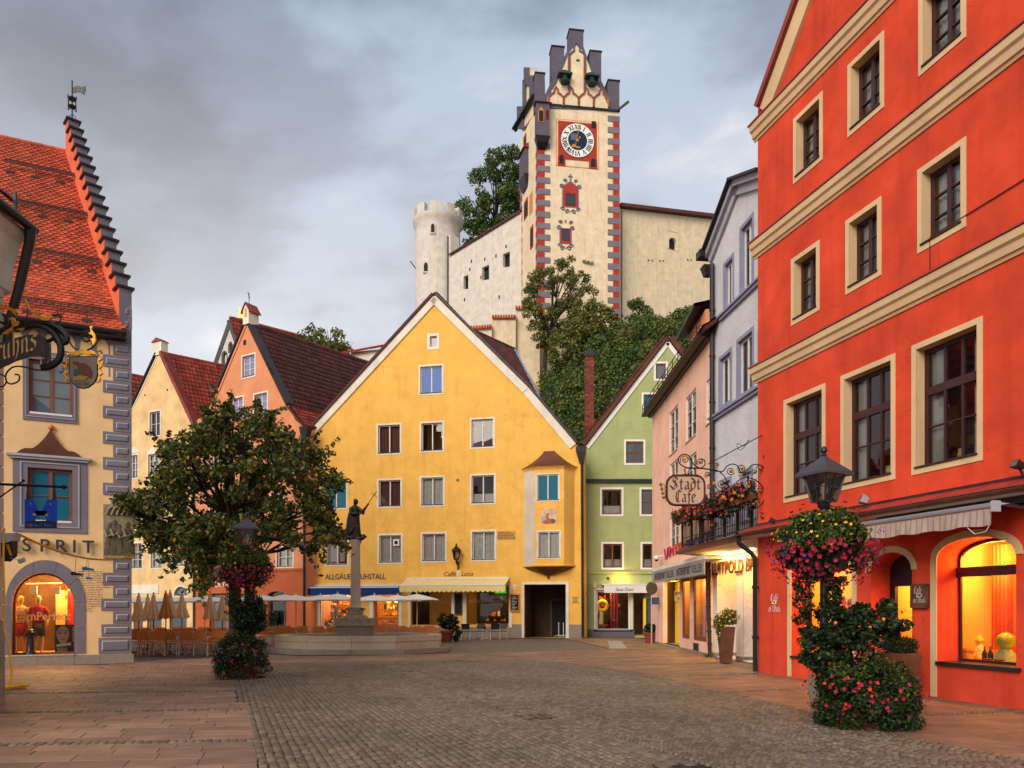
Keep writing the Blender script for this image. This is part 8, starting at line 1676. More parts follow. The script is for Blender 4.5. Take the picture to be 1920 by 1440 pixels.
def put(px, Y, rz, label):
 p = P(px, 1140, Y); p.z = 0
 if not used[0]: used[0] = True; ch0.location = p; ch0.rotation_euler = (0, 0, rz); ch0['label'] = label
 else: copy_tree(ch0, p, rz, label)
rr = random.Random(5)
ROWS = [('front left row',26.7,[253,274,300,327,355,383,410,437],0),('second left row',28.3,[262,288,315,343,372,401,430],math.pi),('third left row',30.2,[256,283,312,341,371,400,428],0),('rear left row',32.2,[264,292,322,352,382,410],math.pi),
  ('row left of the fountain column',32.6,[498,522,548,575,603,632],0),('row right of the fountain column',32.8,[692,715,738,762,786,811],0),('back row left of the fountain column',34.6,[505,534,562,590,618,646],math.pi),('back row right of the fountain column',34.8,[700,726,752,778,803],math.pi)]
for nm, Yr, xs_, rz in ROWS:
 for i,px in enumerate(xs_): put(px + rr.uniform(-3,3),Yr + rr.uniform(-.22,.22),rz + rr.uniform(-.3,.3),'tan wicker cafe chair, %s from left in the %s' % (ordn[i],nm))
tb = empty('cafe_table',(0,0,0),0,'x','table','round tables of the cafe terrace'); MB().lathe([(.38,.715),(.40,.72),(.40,.74),(.02,.745)],20).build('table_top',M['woodbrown'],tb); MB().tube([(0,0,.05),(0,0,.72)],.03,8).build('column',M['alu'],tb)
mb = MB(); [mb.bar((0,0,.08),(.28 * math.cos(a),.28 * math.sin(a),.02),.04) for a in (0,1.57,3.14,4.71)]; mb.build('foot',M['alu'],tb); first = True
for j,(Yr,xs_,nm) in enumerate(((27.5,[265,301,341,385,424],'between the first chair rows'),(31.2,[270,312,352,392],'between the rear chair rows'),(33.7,[512,560,610],'behind the left half of the fountain'),(33.8,[705,745,790],'behind the right half of the fountain'))):
 for i, px in enumerate(xs_):
  p = P(px, 1140, Yr); p.z = 0; lb = 'round brown cafe table, %s from left, %s' % (ordn[i], nm)
  if first: tb.location = p; tb['label'] = lb; first = False
  else: copy_tree(tb, p, rr.uniform(0, 1.5), lb)
# black chairs by the cafe window
bc = make_chair('darkwicker', 'alu', 'x', group='black chairs by the cafe window'); first = True
for i,(px,Y,rz) in enumerate(((836,40.2,.5),(877,40.0,-.4),(899,40.4,2.8),(926,39.9,.3),(943,40.5,3.0))):
 p = P(px,1140,Y); p.z = 0; lb = 'black wicker cafe chair before the dark shop window, %s from the left' % ordn[i]
 if first: bc.location = p; bc.rotation_euler = (0, 0, rz); bc['label'] = lb; first = False
 else: copy_tree(bc, p, rz, lb)
copy_tree(tb,Vector((P(911,0,40.2).x,40.2,0)),0,'round cafe table among the black chairs by the dark shop window')
# closed parasols
def closed(px, Y, h, i, m, lab):
 p = P(px,1140,Y); p.z = 0; r = empty('closed_parasol',p,rr.uniform(0,1),lab,'parasol','closed parasols of the cafe terrace'); n = 32; rings = []
 for z,k in ((h,.025),(h - .06,.06),(h - .3,.10),(h - .6,.16),(h - .85,.215),(h - .95,.24),(h - 1.0,.245)):
  rings.append([((k * (1 + .22 * math.cos(8 * a) * (h - z))) * math.cos(a),(k * (1 + .22 * math.cos(8 * a) * (h - z))) * math.sin(a),z + (.03 * math.cos(8 * a) if z < h - .9 else 0)) for a in [j * 2 * math.pi / n for j in range(n)]])
 MB().loft(rings[::-1],caps=False).build('canopy',m,r,smooth=True); MB().tube([(0,0,.05),(0,0,h + .05)],.022,8).ball((0,0,h + .04),.035,8).build('pole',M['woodbrown'],r); MB().lathe([(.24,0),(.25,.06),(.06,.1),(.05,.22)],14).build('base',M['granite2'],r)
orange = mat('orange_tan_canvas', (.52, .24, .09, 1), .9, .1, 6)
for i,(px,Y,h,k) in enumerate(((260,28.4,2.2,0),(277,30.6,2.2,0),(288,28.9,2.24,0),(311,28.2,2.3,1),(319,29.4,2.34,0),(341,30.2,2.3,0),(394,28.9,2.28,0),(417,29.2,2.22,0))):
 closed(px,Y,h,i,orange if k else M['tan'],('closed orange tinted parasol, the only one of that hue' if k else 'closed beige parasol, %s from the left among the closed ones' % ordn[i]))
# open parasols
def opened(px, Y, w, i, zt, lab):
 p = P(px,1140,Y); p.z = 0; r = empty('open_parasol',p,rr.uniform(-.2,.2),lab,'parasol','open cream parasols of the cafe'); n = 32; rings = []
 for t,z in ((.02,zt),(.3,zt - .055),(.6,zt - .13),(.85,zt - .20),(1.,zt - .25)): rings.append([((w * t * (1 - .035 * (1 - math.cos(8 * a)) * t)) * math.cos(a),(w * t * (1 - .035 * (1 - math.cos(8 * a)) * t)) * math.sin(a),z - .02 * t * (1 - math.cos(8 * a)) * .3) for a in [j * 2 * math.pi / n for j in range(n)]])
 rings.append([(x * 1.0, y * 1.0, z - .03) for x, y, z in rings[-1]])
 MB().loft(rings[::-1],caps=False).build('canopy',M['creamcanvas'],r,smooth=True); MB().tube([(0,0,.05),(0,0,zt + .06)],.024,8).ball((0,0,zt + .06),.035,8).build('pole',M['tan'],r); MB().lathe([(.24,0),(.25,.06),(.06,.1),(.05,.22)],14).build('base',M['granite2'],r)
 for k in range(8): a = k * math.pi / 4; MB().bar((.03 * math.cos(a),.03 * math.sin(a),zt - .06),(w * .97 * math.cos(a),w * .97 * math.sin(a),zt - .27),.018).build('rib',M['woodbrown'],r)
OP = [(262,35.5,1.5,2.24),(322,36,1.5,2.26),(384,35.5,1.55,2.26),(440,36,1.5,2.24),(493,35.2,1.25,2.30),(534,33.2,.98,2.30),(555,35.8,1.1,2.32),(601,35.6,1.1,2.32),(633,32.4,.98,2.32),(702,34.5,1.1,2.30),(746,36.2,1.15,2.32),(782,34.2,.98,2.34)]
for i,(px,Y,w,zt) in enumerate(OP): opened(px,Y,w,i,zt,'open cream cafe parasol, %s from the left in the row' % ordn[i])
# pots, planters and bollard
def potted(px,py,label,w,h,lobes,n,leaf,lm,seed,fl=None,pot='terracotta',rnd=True,nfl=30,name='potted_plant',fr=.03):
 p = G(px, py); r = shrub(p, label, lobes, n, leaf, lm, seed, fl, None, 'potted plant', name, nfl, fr)
 if rnd: MB().lathe([(w * .36,0),(w * .46,h * .8),(w * .52,h * .8),(w * .53,h),(w * .46,h),(w * .44,h - .05)],18).build('pot',M[pot],r,smooth=True)
 else: mb = MB(); mb.loft([[(a * s_,b * s_,z) for a,b in ((-1,-1),(1,-1),(1,1),(-1,1))] for s_,z in ((w * .32,0),(w * .5,h),(w * .45,h),(w * .44,h - .06))]); mb.build('pot',M[pot],r,bevel=.01)
 return r
potted(836,1203,'large terracotta pot with oleander bush right of the fountain',.8,.55,[((.1,0,1.05),.55,.45,.42,34),((.5,-.1,.5),.2,.2,.4,12)],3600,.12,L4,61,('magenta','scarlet'),fr=.045)
potted(524,1192,'dark round bush in a pot before the salmon house window',.6,.45,[((0,0,1.1),.55,.5,.42,34)],3000,.12,L4,62)
potted(1219,1206,'small terracotta pot with green shrub at the foot of the pink house',.62,.52,[((.05,0,.72),.35,.32,.22,24)],1800,.085,L4,63)
potted(1361,1243,'tall tapered rusty planter with trailing yellow flowers before the lit shop',.46,1.12,[((.12,0,1.42),.26,.22,.24,24),((-.16,-.05,1.2),.18,.18,.24,14),((-.22,-.1,.9),.06,.08,.3,8)],2600,.055,L3,64,('yellow','yellow','white'),'rust',False,46)
potted(1687,1309,'clipped boxwood in a tall grey brown square planter by the cafe door',.56,.86,[((0,0,1.0),.26,.26,.17,30)],5200,.04,L4,65,None,'rust',False)
shrub(G(1910,1322),'small weeds growing at the foot of the red wall',[((0,0,.12),.25,.08,.14,8)],260,.06,L2,66,cat='weeds',name='weeds')
shrub(G(1325,1233) ,'small weeds at the foot of the leaning downpipe',[((0,0,.04),.2,.08,.06,8)],160,.06,L2,67,cat='weeds',name='weeds')
bl = G(57,1247); r = empty('bollard',bl,0,'dark blue cast iron bollard before the arched shop window','bollard')
MB().lathe([(.17,.0),(.17,.03),(.10,.05)],8).lathe([(.09,.0),(.10,.18),(.22,.22),(.19,.34),(.11,.42),(.095,.60),(.095,.82),(.13,.84),(.14,.88),(.115,.9),(.13,.93),(.14,.98),(.115,1.0),(.12,1.04),(.08,1.08),(.02,1.1)],14).build('post',M['bluebag'],r,smooth=True)
mb = MB(); mb.ball((-.17,0,.90),.045,8); mb.ball((.17,0,.90),.045,8); mb.tube([(-.17,0,.9),(.17,0,.9)],.025,6); mb.build('side_ring',M['bluebag'],r); MB().box(.12,.21,-.2,-.17,.2,.3).build('label_plate',M['white'],r)
# stand of two poles in the passage
p = G(1052,1194); r = empty('pole_stand',p,0,'pair of thin white poles on folding feet at the dark passage','stand')
for s_ in (-.14,.14): MB().tube([(s_,0,.05),(s_,0,.78)],.025,8).ball((s_,0,.8),.045,8).build('pole',M['white'],r)
mb = MB(); [mb.bar((s_,0,.12),(s_ + dx_,dy_,.01),.03) for s_ in (-.14,.14) for dx_,dy_ in ((-.3,-.1),(.3,-.1),(0,.25))]; mb.build('feet',M['white'],r)
# fallen leaves
lv = MB(); rr = random.Random(9); pts = [(l2.x + rr.gauss(0,1.1),18.2 + rr.gauss(-.2,.9)) for _ in range(120)] + [(rr.uniform(-8,4),rr.uniform(9,24)) for _ in range(70)]
for x,y in pts: a = rr.uniform(0,6.3); s_ = rr.uniform(.02,.045); c,s2 = math.cos(a) * s_,math.sin(a) * s_; lv.quad((x - c,y - s2,.024),(x + s2 * .6,y - c * .6,.028),(x + c,y + s2,.034),(x - s2 * .6,y + c * .6,.026))
lv.build('fallen_leaves',leafmat('fallen_leaf',(.10,.05,.01),(.30,.20,.03),(.4,.3,.05)))['kind'] = 'stuff'
# flowers along the balcony
b = empty('balcony_flowers',BALC[0],0,'long box of red and pink geraniums hanging along the iron balcony railing','flower box'); C,Rs,it = [],[],[]; rr = random.Random(77)
Bp = [q - BALC[0] for q in BALC]; L_ = (Bp[-1] - Bp[0])
for i in range(150): t = rr.uniform(-.05,.97); c = Bp[0] + L_ * t + Vector((rr.gauss(0,.16),rr.gauss(0,.12),rr.gauss(.02,.2))); C.append(c); Rs.append(rr.uniform(.09,.17))
bush(b, C, Rs, 9000, .07, L4, 78); bush(b, C[:50], Rs[:50], 1800, .07, L3, 79, name='pale_leaves')
for i in range(420):
 c = rr.choice(C); d = Vector((rr.gauss(-.4,.6),rr.gauss(-.5,.6),rr.gauss(.25,.6))).normalized(); it.append((c + d * .16,d,rr.choice(('scarlet','crimson','magenta','magenta','scarlet')),rr.uniform(.03,.05)))
flowers(b,it,False,80); MB().bar(Bp[0] + Vector((0,0,-.1)),Bp[-1] + Vector((0,0,-.1)),.18,.16).build('box',M['rust'],b)
# ================================================================ hanging signs, wall lanterns and the building at the left edge
wA,wB = Vector((-9.02,8.3)),Vector((-9.02,13.2)); NL = Fac('street_house','pale building at the far left edge with grooved plaster and dark eaves gutter','building',wA,wB); f = NL
pk_ = mat('pale_rose_plaster',(.52,.40,.33,1),.9,.08,2,.15,20); MB().box(0,f.L,.0,3.0,0,8.6).build('wall',pk_,f.root)
for i in range(26): MB().box(0,f.L + .01,-.03,.0,1.5 + i * .27,1.5 + i * .27 + .25).build('plaster_course',pk_,f.root)
MB().box(0, f.L + .012, -.05, .0, .0, 1.48).build('plinth', M['granite2'], f.root)
mb = MB(); pr = [(-.0,7.3),(-.06,7.35),(-.10,7.8),(-.22,8.2),(-.34,8.36),(-.34,8.44),(.6,8.9),(.6,7.3)]; mb.loft([[(u,y,z) for y,z in pr] for u in (0,f.L + .18)]); mb.build('eaves_cornice',[M['castlewhite']],f.root)
mb = MB(); mb.add([(0,-.42,8.44),(f.L + .28,-.42,8.44),(f.L + .28,2.5,10.2),(0,2.5,10.2),(0,-.42,8.54),(f.L + .28,-.42,8.54),(f.L + .28,2.5,10.3),(0,2.5,10.3)],[(0,1,2,3),(4,5,6,7),(0,1,5,4),(1,2,6,5)]); mb.tube([(0,-.46,8.47),(f.L + .2,-.46,8.47)],.08,8); mb.tube([(0,-.2,8.9),(f.L + .1,-.2,8.9)],.03,6)
for u in (f.L - .1, f.L - 1.2): mb.bar((u, -.3, 8.5), (u, -.3, 9.0), .05)
mb.build('eaves_gutter',M['darkmetal'],f.root); MB().tube([(f.L + .08,-.46,8.46),(f.L + .08,-.44,8.2),(f.L + .02,-.3,7.4),(f.L - .02,-.14,6.7),(f.L - .02,-.12,6.3)],[.10,.085,.08,.075,.075],8).build('downpipe',M['darkmetal'],f.root,smooth=True)
# ---- iron arm with lettered ribbon sign
Ys = 12.3; S0 = P(0, 650, Ys); kS = Ys / F
def S(px, py, o=(0, 650)): return ((px - o[0]) * kS, -(py - o[1]) * kS)
def S3(px, py, y=0., o=(0, 650)): a = S(px, py, o); return (a[0], y, a[1])
sg = empty('hanging_sign',S0,0,'dark ribbon shaped iron sign with gold lettering on a scrolled bracket, upper left','sign')
top = [(-90,668),(-40,655),(0,644),(30,634),(55,628),(76,627),(86,634)]; low = [(86,673),(74,668),(55,669),(30,677),(0,691),(-40,705),(-90,720)]
MB().prism([S(*p) for p in top + low],-.015,.015).build('ribbon',mat('sign_board_brown',(.055,.042,.040,1),.5,.15,4),sg)
MB().prism([S(*p) for p in ((86,634),(92,640),(93,652),(92,676),(86,673))],-.01,.05).prism([S(*p) for p in ((78,672),(86,673),(92,690),(79,688))],.0,.06).build('ribbon_fold',M['black'],sg)
gl_ = mat('gold_lettering',(.62,.37,.14,1),.5,.1,8); a = S(-22,683); nib('bruhns',sg,gl_,(a[0],-.022,a[1]),26 * kS,95 * kS,pen=.2,rise=.31)
ir = MB()
def pt(ir,pts,r,y=0.,o=(0,650)): ir.tube([Vector(S3(*p,y,o)) for p in smooth_pts(pts,4)] if False else [Vector((*S(p[0],p[1],o)[:1],y,S(p[0],p[1],o)[1])) for p in smooth_pts(pts,4)],r,7)
pt(ir,[(-40,640),(0,622),(40,610),(75,605),(105,612),(125,630),(122,642),(108,640),(104,630)],.05); pt(ir,[(30,618),(70,612),(95,620),(110,636),(116,655),(112,675),(95,688),(80,690)],.055,-.02); pt(ir,[(88,640),(98,636),(104,628),(98,620),(90,624)],.03); pt(ir,[(60,612),(90,610),(112,622)],.04,.02)
pt(ir,[(105,625),(125,628),(130,640),(140,653),(160,657),(175,650),(182,638)],.014); pt(ir,[(168,622),(156,622),(153,632),(160,640),(168,638),(167,630)],.016); pt(ir,[(90,692),(70,694),(45,688),(25,688),(12,700),(12,715),(22,720),(35,714),(36,704),(28,702)],.013); pt(ir,[(-5,700),(8,705),(12,715),(5,725),(-6,722)],.012)
pt(ir,[(5,590),(14,596),(10,606),(0,604)],.02); pt(ir,[(20,604),(14,612),(6,606)],.02); pt(ir,[(100,592),(112,590),(113,602),(102,606)],.012); pt(ir,[(50,570),(52,590),(42,610)],.008); ir.build('scrolled_iron',M['iron'],sg,smooth=True)
gd = MB()
def blade(pts, y=-.03, t=.035): gd.prism([S(*p) for p in pts], y - t, y)
blade([(48,562),(52,564),(58,578),(68,588),(78,587),(81,590),(76,593),(88,597),(97,594),(101,598),(96,604),(84,603),(70,595),(56,582)]); blade([(8,628),(16,622),(28,615),(26,603),(21,600),(28,597),(33,603),(33,612),(38,604),(42,606),(38,614),(48,612),(51,618),(45,622),(30,620),(18,628)]); blade([(-5,574),(4,570),(10,576),(22,578),(30,582),(36,582),(37,588),(32,594),(26,585),(12,582),(-4,584)])
blade([(172,614),(177,614),(175,620),(182,630),(183,642),(178,650),(176,642),(173,638),(179,636),(176,630),(170,628),(174,624)]); gd.build('gilded_leaf',M['gold'],sg,bevel=.008)
# ---- bear shield
o2_ = (157,665); bs = empty('hanging_sign',P(157,665,Ys - .02),R(-4),'shield shaped grey sign with a brown bear and gilded scroll frame, hanging below the bracket','sign')
def Q(px, py): return S(px, py, o2_)
sh = [(130,669),(184,669),(184,705),(178,718),(167,726),(157,728),(147,726),(136,718),(130,705)]; MB().prism([Q(*p) for p in sh],-.012,.012).build('shield',mat('shield_grey',(.17,.13,.105,1),.6,.1,6),bs)
MB().tube([(Q(*p)[0], 0, Q(*p)[1]) for p in sh + sh[:1]], .014, 6).build('shield_rim', M['iron'], bs)
MB().prism([Q(*p) for p in ((137,679),(140,677),(142,679),(147,678),(150,681),(160,682),(170,688),(175,697),(174,710),(168,709),(168,703),(163,705),(158,706),(152,702),(151,694),(146,688),(142,684),(137,682))],-.022,-.012).build('bear',mat('bear_brown',(.10,.025,.012,1),.6),bs)
MB().prism([Q(*p) for p in ((138,693),(150,691),(151,704),(139,705))],-.02,-.013).build('green_box',mat('sign_green',(.02,.06,.05,1),.6),bs); MB().prism([Q(*p) for p in ((138,708),(150,704),(168,707),(160,714),(139,714))],-.024,-.021).build('golden_box',mat('sign_ochre',(.26,.16,.03,1),.6),bs)
a = Q(141, 723); nib('Seit-1868', bs, M['black'], (a[0], -.016, a[1]), 4.2 * kS, 29 * kS, pen=.16)
gd = MB()
def bl2(pts): gd.prism([Q(*p) for p in pts], -.035, .0)
bl2([(129,666),(134,660),(144,661),(151,656),(157,658),(163,656),(170,661),(179,660),(184,666),(176,665),(168,667),(157,664),(147,667),(138,665)])
for s_ in (0, 1):
 q = [(124,672),(121,670),(119,675),(125,679),(124,684),(117,682),(120,690),(125,692),(121,697),(118,702),(124,706),(122,712),(125,718),(128,712),(124,704),(127,698),(124,692),(128,682),(127,673)]; bl2([(314 - x,y) for x,y in q] if s_ else q)
gd.build('gilded_frame', M['gold'], bs, bevel=.006); ir = MB()
for s_ in (-1,1): ir.tube([(s_ * (.27 + .035 * math.cos(t) * (1 - t / 12)),-.01,-.05 + .06 + .04 * math.sin(t)) for t in [i * .6 for i in range(10)]],.007,5); ir.tube([(s_ * (.25 + .03 * math.cos(t)),-.01,-.44 + .03 * math.sin(t)) for t in [i * .6 for i in range(10)]],.007,5); ir.tube([(s_ * .24,-.01,.04),(s_ * .31,-.01,.06),(s_ * .33,-.01,.02),(s_ * .3,-.01,.0)],.007,5)
ir.tube([(0, 0, .04), (0, 0, .08)], .012, 5); ir.build('iron_scrolls', M['iron'], bs)
# ---- blue cat-ear sign on a rod
Ym = 12.9; o3 = (75,960); km = Ym / F; ms = empty('hanging_sign',P(75,960,Ym),0,'bright blue cut-out sign with black lettered foot hanging from an iron rod, lower left','sign')
def T(px, py): return ((px - o3[0]) * km, -(py - o3[1]) * km)
def T3(px, py, y=0): a = T(px, py); return (a[0], y, a[1])
MB().prism([T(*p) for p in ((47,936),(64,936),(73,957),(80,957),(89,936),(107,937),(107,979),(87,979),(86,968),(66,968),(66,979),(47,979))],-.012,.012).build('blue_board',M['blue'],ms); MB().prism([T(*p) for p in ((47,979),(60,976.5),(95,976.5),(106,979),(106,991),(47,991))],-.014,.014).build('black_board',M['black'],ms); MB().prism([T(*p) for p in ((66,958),(88,958),(88,966),(66,966))],-.012,.01).build('dark_board',M['woodbrown'],ms)
lb_ = mat('blue_lettering_paint',(.03,.16,.75,1),.5); a = T(49.5,989); text('M',ms,lb_,(a[0],-.018,a[1]),7.5 * km,6 * km,.003); a = T(56.5,988); text('O',ms,M['hose'],(a[0],-.018,a[1]),6 * km,4.6 * km,.003); a = T(62,988); text('MENT',ms,lb_,(a[0],-.018,a[1]),5.6 * km,19 * km,.003); a = T(85,989); text('M',ms,lb_,(a[0],-.018,a[1]),7.5 * km,7 * km,.003); a = T(93,988); text('AL',ms,lb_,(a[0],-.018,a[1]),5.6 * km,9 * km,.003)
ir = MB(); ir.tube([T3(-40,906),T3(115,913)],.022,8); ir.ball(T3(120,913),.045,8); ir.tube([T3(116,913),T3(126,913.5)],.018,6); ir.tube([T3(-20,946),T3(0,932),T3(43,902)],.014,6); ir.ball(T3(44,901),.025,8)
for x in (52, 102.5): ir.tube([T3(x, 908), T3(x, 937)], .012, 6); ir.tube([T3(x, 922), T3(x, 937)], .022, 6)
ir.build('iron_rod', M['iron'], ms)
MB().prism([T(*p) for p in ((57,944),(59,943),(60,945),(58,946.5))],-.016,-.012).prism([T(*p) for p in ((94,945),(96,944),(97,946.5),(95,947))],-.016,-.012).prism([T(*p) for p in ((62,964),(68,962),(68,967),(62,966))],-.016,-.012).prism([T(*p) for p in ((86,963),(92,966),(90,968),(86,967))],-.016,-.012).build('gilded_dots',M['hose'],ms)
# ---- box light, cables, shoes
bx_ = empty('wall_light',P(20,1012,13.0),0,'white hooded box light on the wall at the left edge','wall light'); kb = 13. / F
MB().add([(-.13,-.1,.10),(.13,-.1,.11),(.09,-.1,-.02),(-.02,-.1,-.06),(-.13,-.1,-.06),(-.13,.1,.10),(.13,.1,.11),(.09,.1,-.02),(-.02,.1,-.06),(-.13,.1,-.06)],[(0,1,2,3,4),(9,8,7,6,5),(0,5,6,1),(1,6,7,2),(2,7,8,3),(3,8,9,4)]).build('hood',M['greylight'],bx_); MB().add([(-.12,-.07,-.06),(.08,-.07,-.04),(.07,-.07,-.28),(-.05,-.07,-.38),(-.12,-.07,-.30),(-.12,.07,-.06),(.08,.07,-.04),(.07,.07,-.28),(-.05,.07,-.38),(-.12,.07,-.30)],[(0,1,2,3,4),(9,8,7,6,5),(0,5,6,1),(1,6,7,2),(2,7,8,3),(3,8,9,4)]).build('body',M['darkmetal'],bx_)
mb = MB(); mb.bar((-.02,-.08,-.09),(.05,-.08,-.28),.012).bar((.01,-.08,-.09),(.07,-.08,-.28),.012); mb.build('tube',M['hose'],bx_); MB().bar((-.1,-.02,-.30),(.24,-.1,-.36),.01).obox((.26,-.1,-.37),(.05,0,.02),(0,.03,0),(-.01,0,.03)).build('sensor',M['greylight'],bx_)
cb_ = MB(); cb_.tube([P(8,990,12.9),P(7,1010,12.88),P(6,1060,12.87),P(8,1120,12.87),P(8,1180,12.87),P(17,1215,12.75),P(22,1250,12.6),P(22,1275,12.4),P(18,1290,12.3) * 1],.018,6)
c0 = G(20, 1293); c0.z = .03; pts = []
for i in range(60): a = i * .42; pts.append((c0.x + .1 + .006 * max(0,i - 30) + (.15 + .05 * math.sin(i * .37)) * math.cos(a) * (1.0 if i < 35 else 1.4),c0.y - .05 + (.22 + .06 * math.sin(i * .21)) * math.sin(a),.035 + .0012 * i))
cb_.tube([P(18,1290,12.3),(c0.x,c0.y,.05)] + pts,.018,6); cb_.build('hose',M['hose'],None); tag(bpy.data.objects['hose'],'yellow hose running down the left wall and coiled on the paving','hose')
W0, W1 = P(32, 1000, 13.0), P(262, 1037, 21.8); pts = []
for i in range(25):
 t = i / 24; p = W0.lerp(W1, t); p.z -= 1.05 * (1 - (2 * t - 1) ** 2) * .30; pts.append(p)
MB().tube(pts,.022,6).build('overhead_cable',M['hose']); tag(bpy.data.objects['overhead_cable'],'yellow cable hanging from the box light across to the tree','cable')
def on_cable(px):
 for a, b in zip(pts, pts[1:]):
  xa, xb = proj(a)[0], proj(b)[0]
  if xa <= px <= xb: return a.lerp(b, (px - xa) / (xb - xa))
def shoe(px, dz, rz, m, label, k=1.):
 c = on_cable(px); r = empty('shoe',(c.x,c.y,c.z - dz),rz,label,'shoe','shoes hanging from the cable'); mb = MB(); rings = []
 for x,w,h,z in ((-.14,.025,.05,.03),(-.12,.042,.1,.0),(-.05,.045,.11,.0),(.03,.045,.075,.0),(.10,.05,.06,.0),(.15,.035,.05,.0),(.165,.01,.03,.01)): rings.append([(x * k,w * k * math.cos(a),(z + h / 2 + h / 2 * math.sin(a)) * k) for a in [j * math.pi / 5 for j in range(10)]])
 mb.loft(rings); mb.build('upper',m,r,smooth='all'); MB().loft([[(x * k,w * k * math.cos(a),(-.008 + .012 * math.sin(a)) * k) for a in [j * math.pi / 4 for j in range(8)]] for x,w in ((-.14,.04),(-.05,.045),(.08,.05),(.16,.03))]).build('sole',M['white'],r); MB().tube([(-.03 * k,0,.08 * k),(0,0,dz)],.005,4).build('lace',M['black'],r)
bs_ = mat('blue_shoe',(.02,.12,.22,1),.7,.3,20); shoe(143,.42,.5,M['black'],'black shoe dangling from the yellow cable, left of the blue pair',.8); shoe(164,.27,.3,bs_,'upper blue shoe dangling from the yellow cable',.8); shoe(167,.47,-.3,bs_,'lower blue shoe dangling from the yellow cable',.6)
# ---- cafe sign on the long scrolled bracket (right)
Yc = 19.25; o4 = (1286, 925); kc = Yc / F
def U(px, py): return ((px - o4[0]) * kc, -(py - o4[1]) * kc)
cs = empty('hanging_sign',P(1286,925,Yc),0,'cream sign with rounded frame and brown blackletter words on a gilded scroll bracket','sign')
def rrect(x0, x1, y0, y1, r):
 o = []
 for cx_,cy_,a0 in ((x1 - r,y0 + r,90),(x1 - r,y1 - r,0),(x0 + r,y1 - r,-90),(x0 + r,y0 + r,-180)):
  for i in range(6): t = R(a0 - i * 18); o.append((cx_ + r * math.cos(t), cy_ - r * math.sin(t)))
 return o
bd = rrect(1251,1320,893,946,16); MB().prism([U(*p) for p in bd],-.02,.02).build('board',mat('cream_sign_board',(.50,.35,.24,1),.6,.05,5),cs)
fr_ = rrect(1251,1320,893,946,16); fp = [(U(*p)[0],0,U(*p)[1]) for p in fr_]; MB().tube(fp + fp[:2],.028,6).build('frame',M['textbrown'],cs); fr2 = rrect(1249,1322,890.5,948.5,18); fp = [(U(*p)[0],-.0,U(*p)[1]) for p in fr2]; MB().tube(fp + fp[:2],.014,5).build('outer_frame',M['iron'],cs)
tb_ = M['textbrown']; a = U(1259,917.5); nib('Stadt',cs,tb_,(a[0],-.026,a[1]),14 * kc,56 * kc,pen=.24); a = U(1266,941); nib('Cafe',cs,tb_,(a[0],-.026,a[1]),14 * kc,39 * kc,pen=.24)
ir = MB(); gd = MB()
def sc(pts,r=.014,y=0.,o=None): q = smooth_pts(pts,4); ir.tube([(U(p.x,p.y)[0],y,U(p.x,p.y)[1]) for p in q],r,6)
def spiral(cx_, cy_, r0, turns, a0, dirn=1, rad=.012):
 n_ = int(turns * 10); ir.tube([(U(cx_ + r0 * (1 - .8 * i / n_) * math.cos(a0 + dirn * i * .63),0)[0],0,U(0,cy_ + r0 * (1 - .8 * i / n_) * math.sin(a0 + dirn * i * .63))[1]) for i in range(n_ + 1)],rad,5); c = U(cx_,cy_); gd.ball((c[0],-.01,c[1]),.035,6)
sc([(1288,877),(1310,878),(1330,880),(1345,884)],.018); sc([(1288,877),(1276,871),(1272,860),(1280,852),(1291,854),(1296,863),(1302,872),(1312,878)],.016); spiral(1284,862,9,1.6,2.5); spiral(1313,866,7,1.5,2.2); sc([(1312,878),(1321,873),(1321,863),(1314,860)])
sc([(1283,892),(1285,886),(1283,880),(1288,877),(1293,880),(1290,886),(1293,892)],.014); sc([(1270,892),(1286,890),(1304,892)],.02)
sc([(1330,880),(1345,882),(1358,893),(1365,908),(1372,920)]); sc([(1340,882),(1355,884),(1363,874),(1375,870),(1385,876),(1385,886)]); sc([(1340,885),(1338,900),(1345,917),(1358,923),(1366,915),(1361,905),(1353,908)]); spiral(1344,872,6,1.4,1.); spiral(1370,883,8,1.5,.5); spiral(1391,880,9,1.5,3.); spiral(1353,907,9,1.6,0.); spiral(1327,890,6,1.4,2.); spiral(1404,905,8,1.5,1.); spiral(1385,930,9,1.5,4.); spiral(1415,885,6,1.4,2.); spiral(1425,920,7,1.4,2.); spiral(1412,945,7,1.4,3.)
sc([(1385,886),(1398,885),(1410,872),(1425,872),(1436,880)]); sc([(1372,920),(1380,905),(1395,896),(1412,898),(1428,910),(1436,925)]); sc([(1366,930),(1378,945),(1395,955),(1412,955),(1428,945),(1436,930)]); sc([(1400,900),(1408,915),(1420,930),(1424,945)]); spiral(1425,878,7,1.3,3.); spiral(1430,968,7,1.3,4.); spiral(1330,912,5,1.3,1.)
for i in range(4): spiral(1240 + i * 1.5,908 + i * 8,4 - .3 * i,1.2,1.); sc([(1244 + i,907 + i * 8),(1248,915 + i * 8),(1250,922 + i * 6)],.008)
sc([(1437,852),(1437,880),(1437,930),(1437,985)],.026); sc([(1437,862),(1432,857),(1436,850),(1440,856)],.02); ir.build('scroll_bracket',M['iron'],cs,smooth=True)
for (px,py) in ((1338,906),(1376,924),(1391,930),(1371,937),(1355,932),(1387,892),(1403,912),(1283,860),(1394,878),(1373,884)): c = U(px,py); gd.prism([(c[0] + (.055 if k % 2 else .025) * math.cos(k * .628),c[1] + (.055 if k % 2 else .025) * math.sin(k * .628)) for k in range(10)],-.05,-.0)
gd.build('gilded_rosette', M['gold'], cs)
rd = MB(); rd.tube([(U(1328,870)[0],0,U(1328,870)[1]),(U(1466,796)[0],.1,U(1466,796)[1])],.012,6); c = U(1393,834)
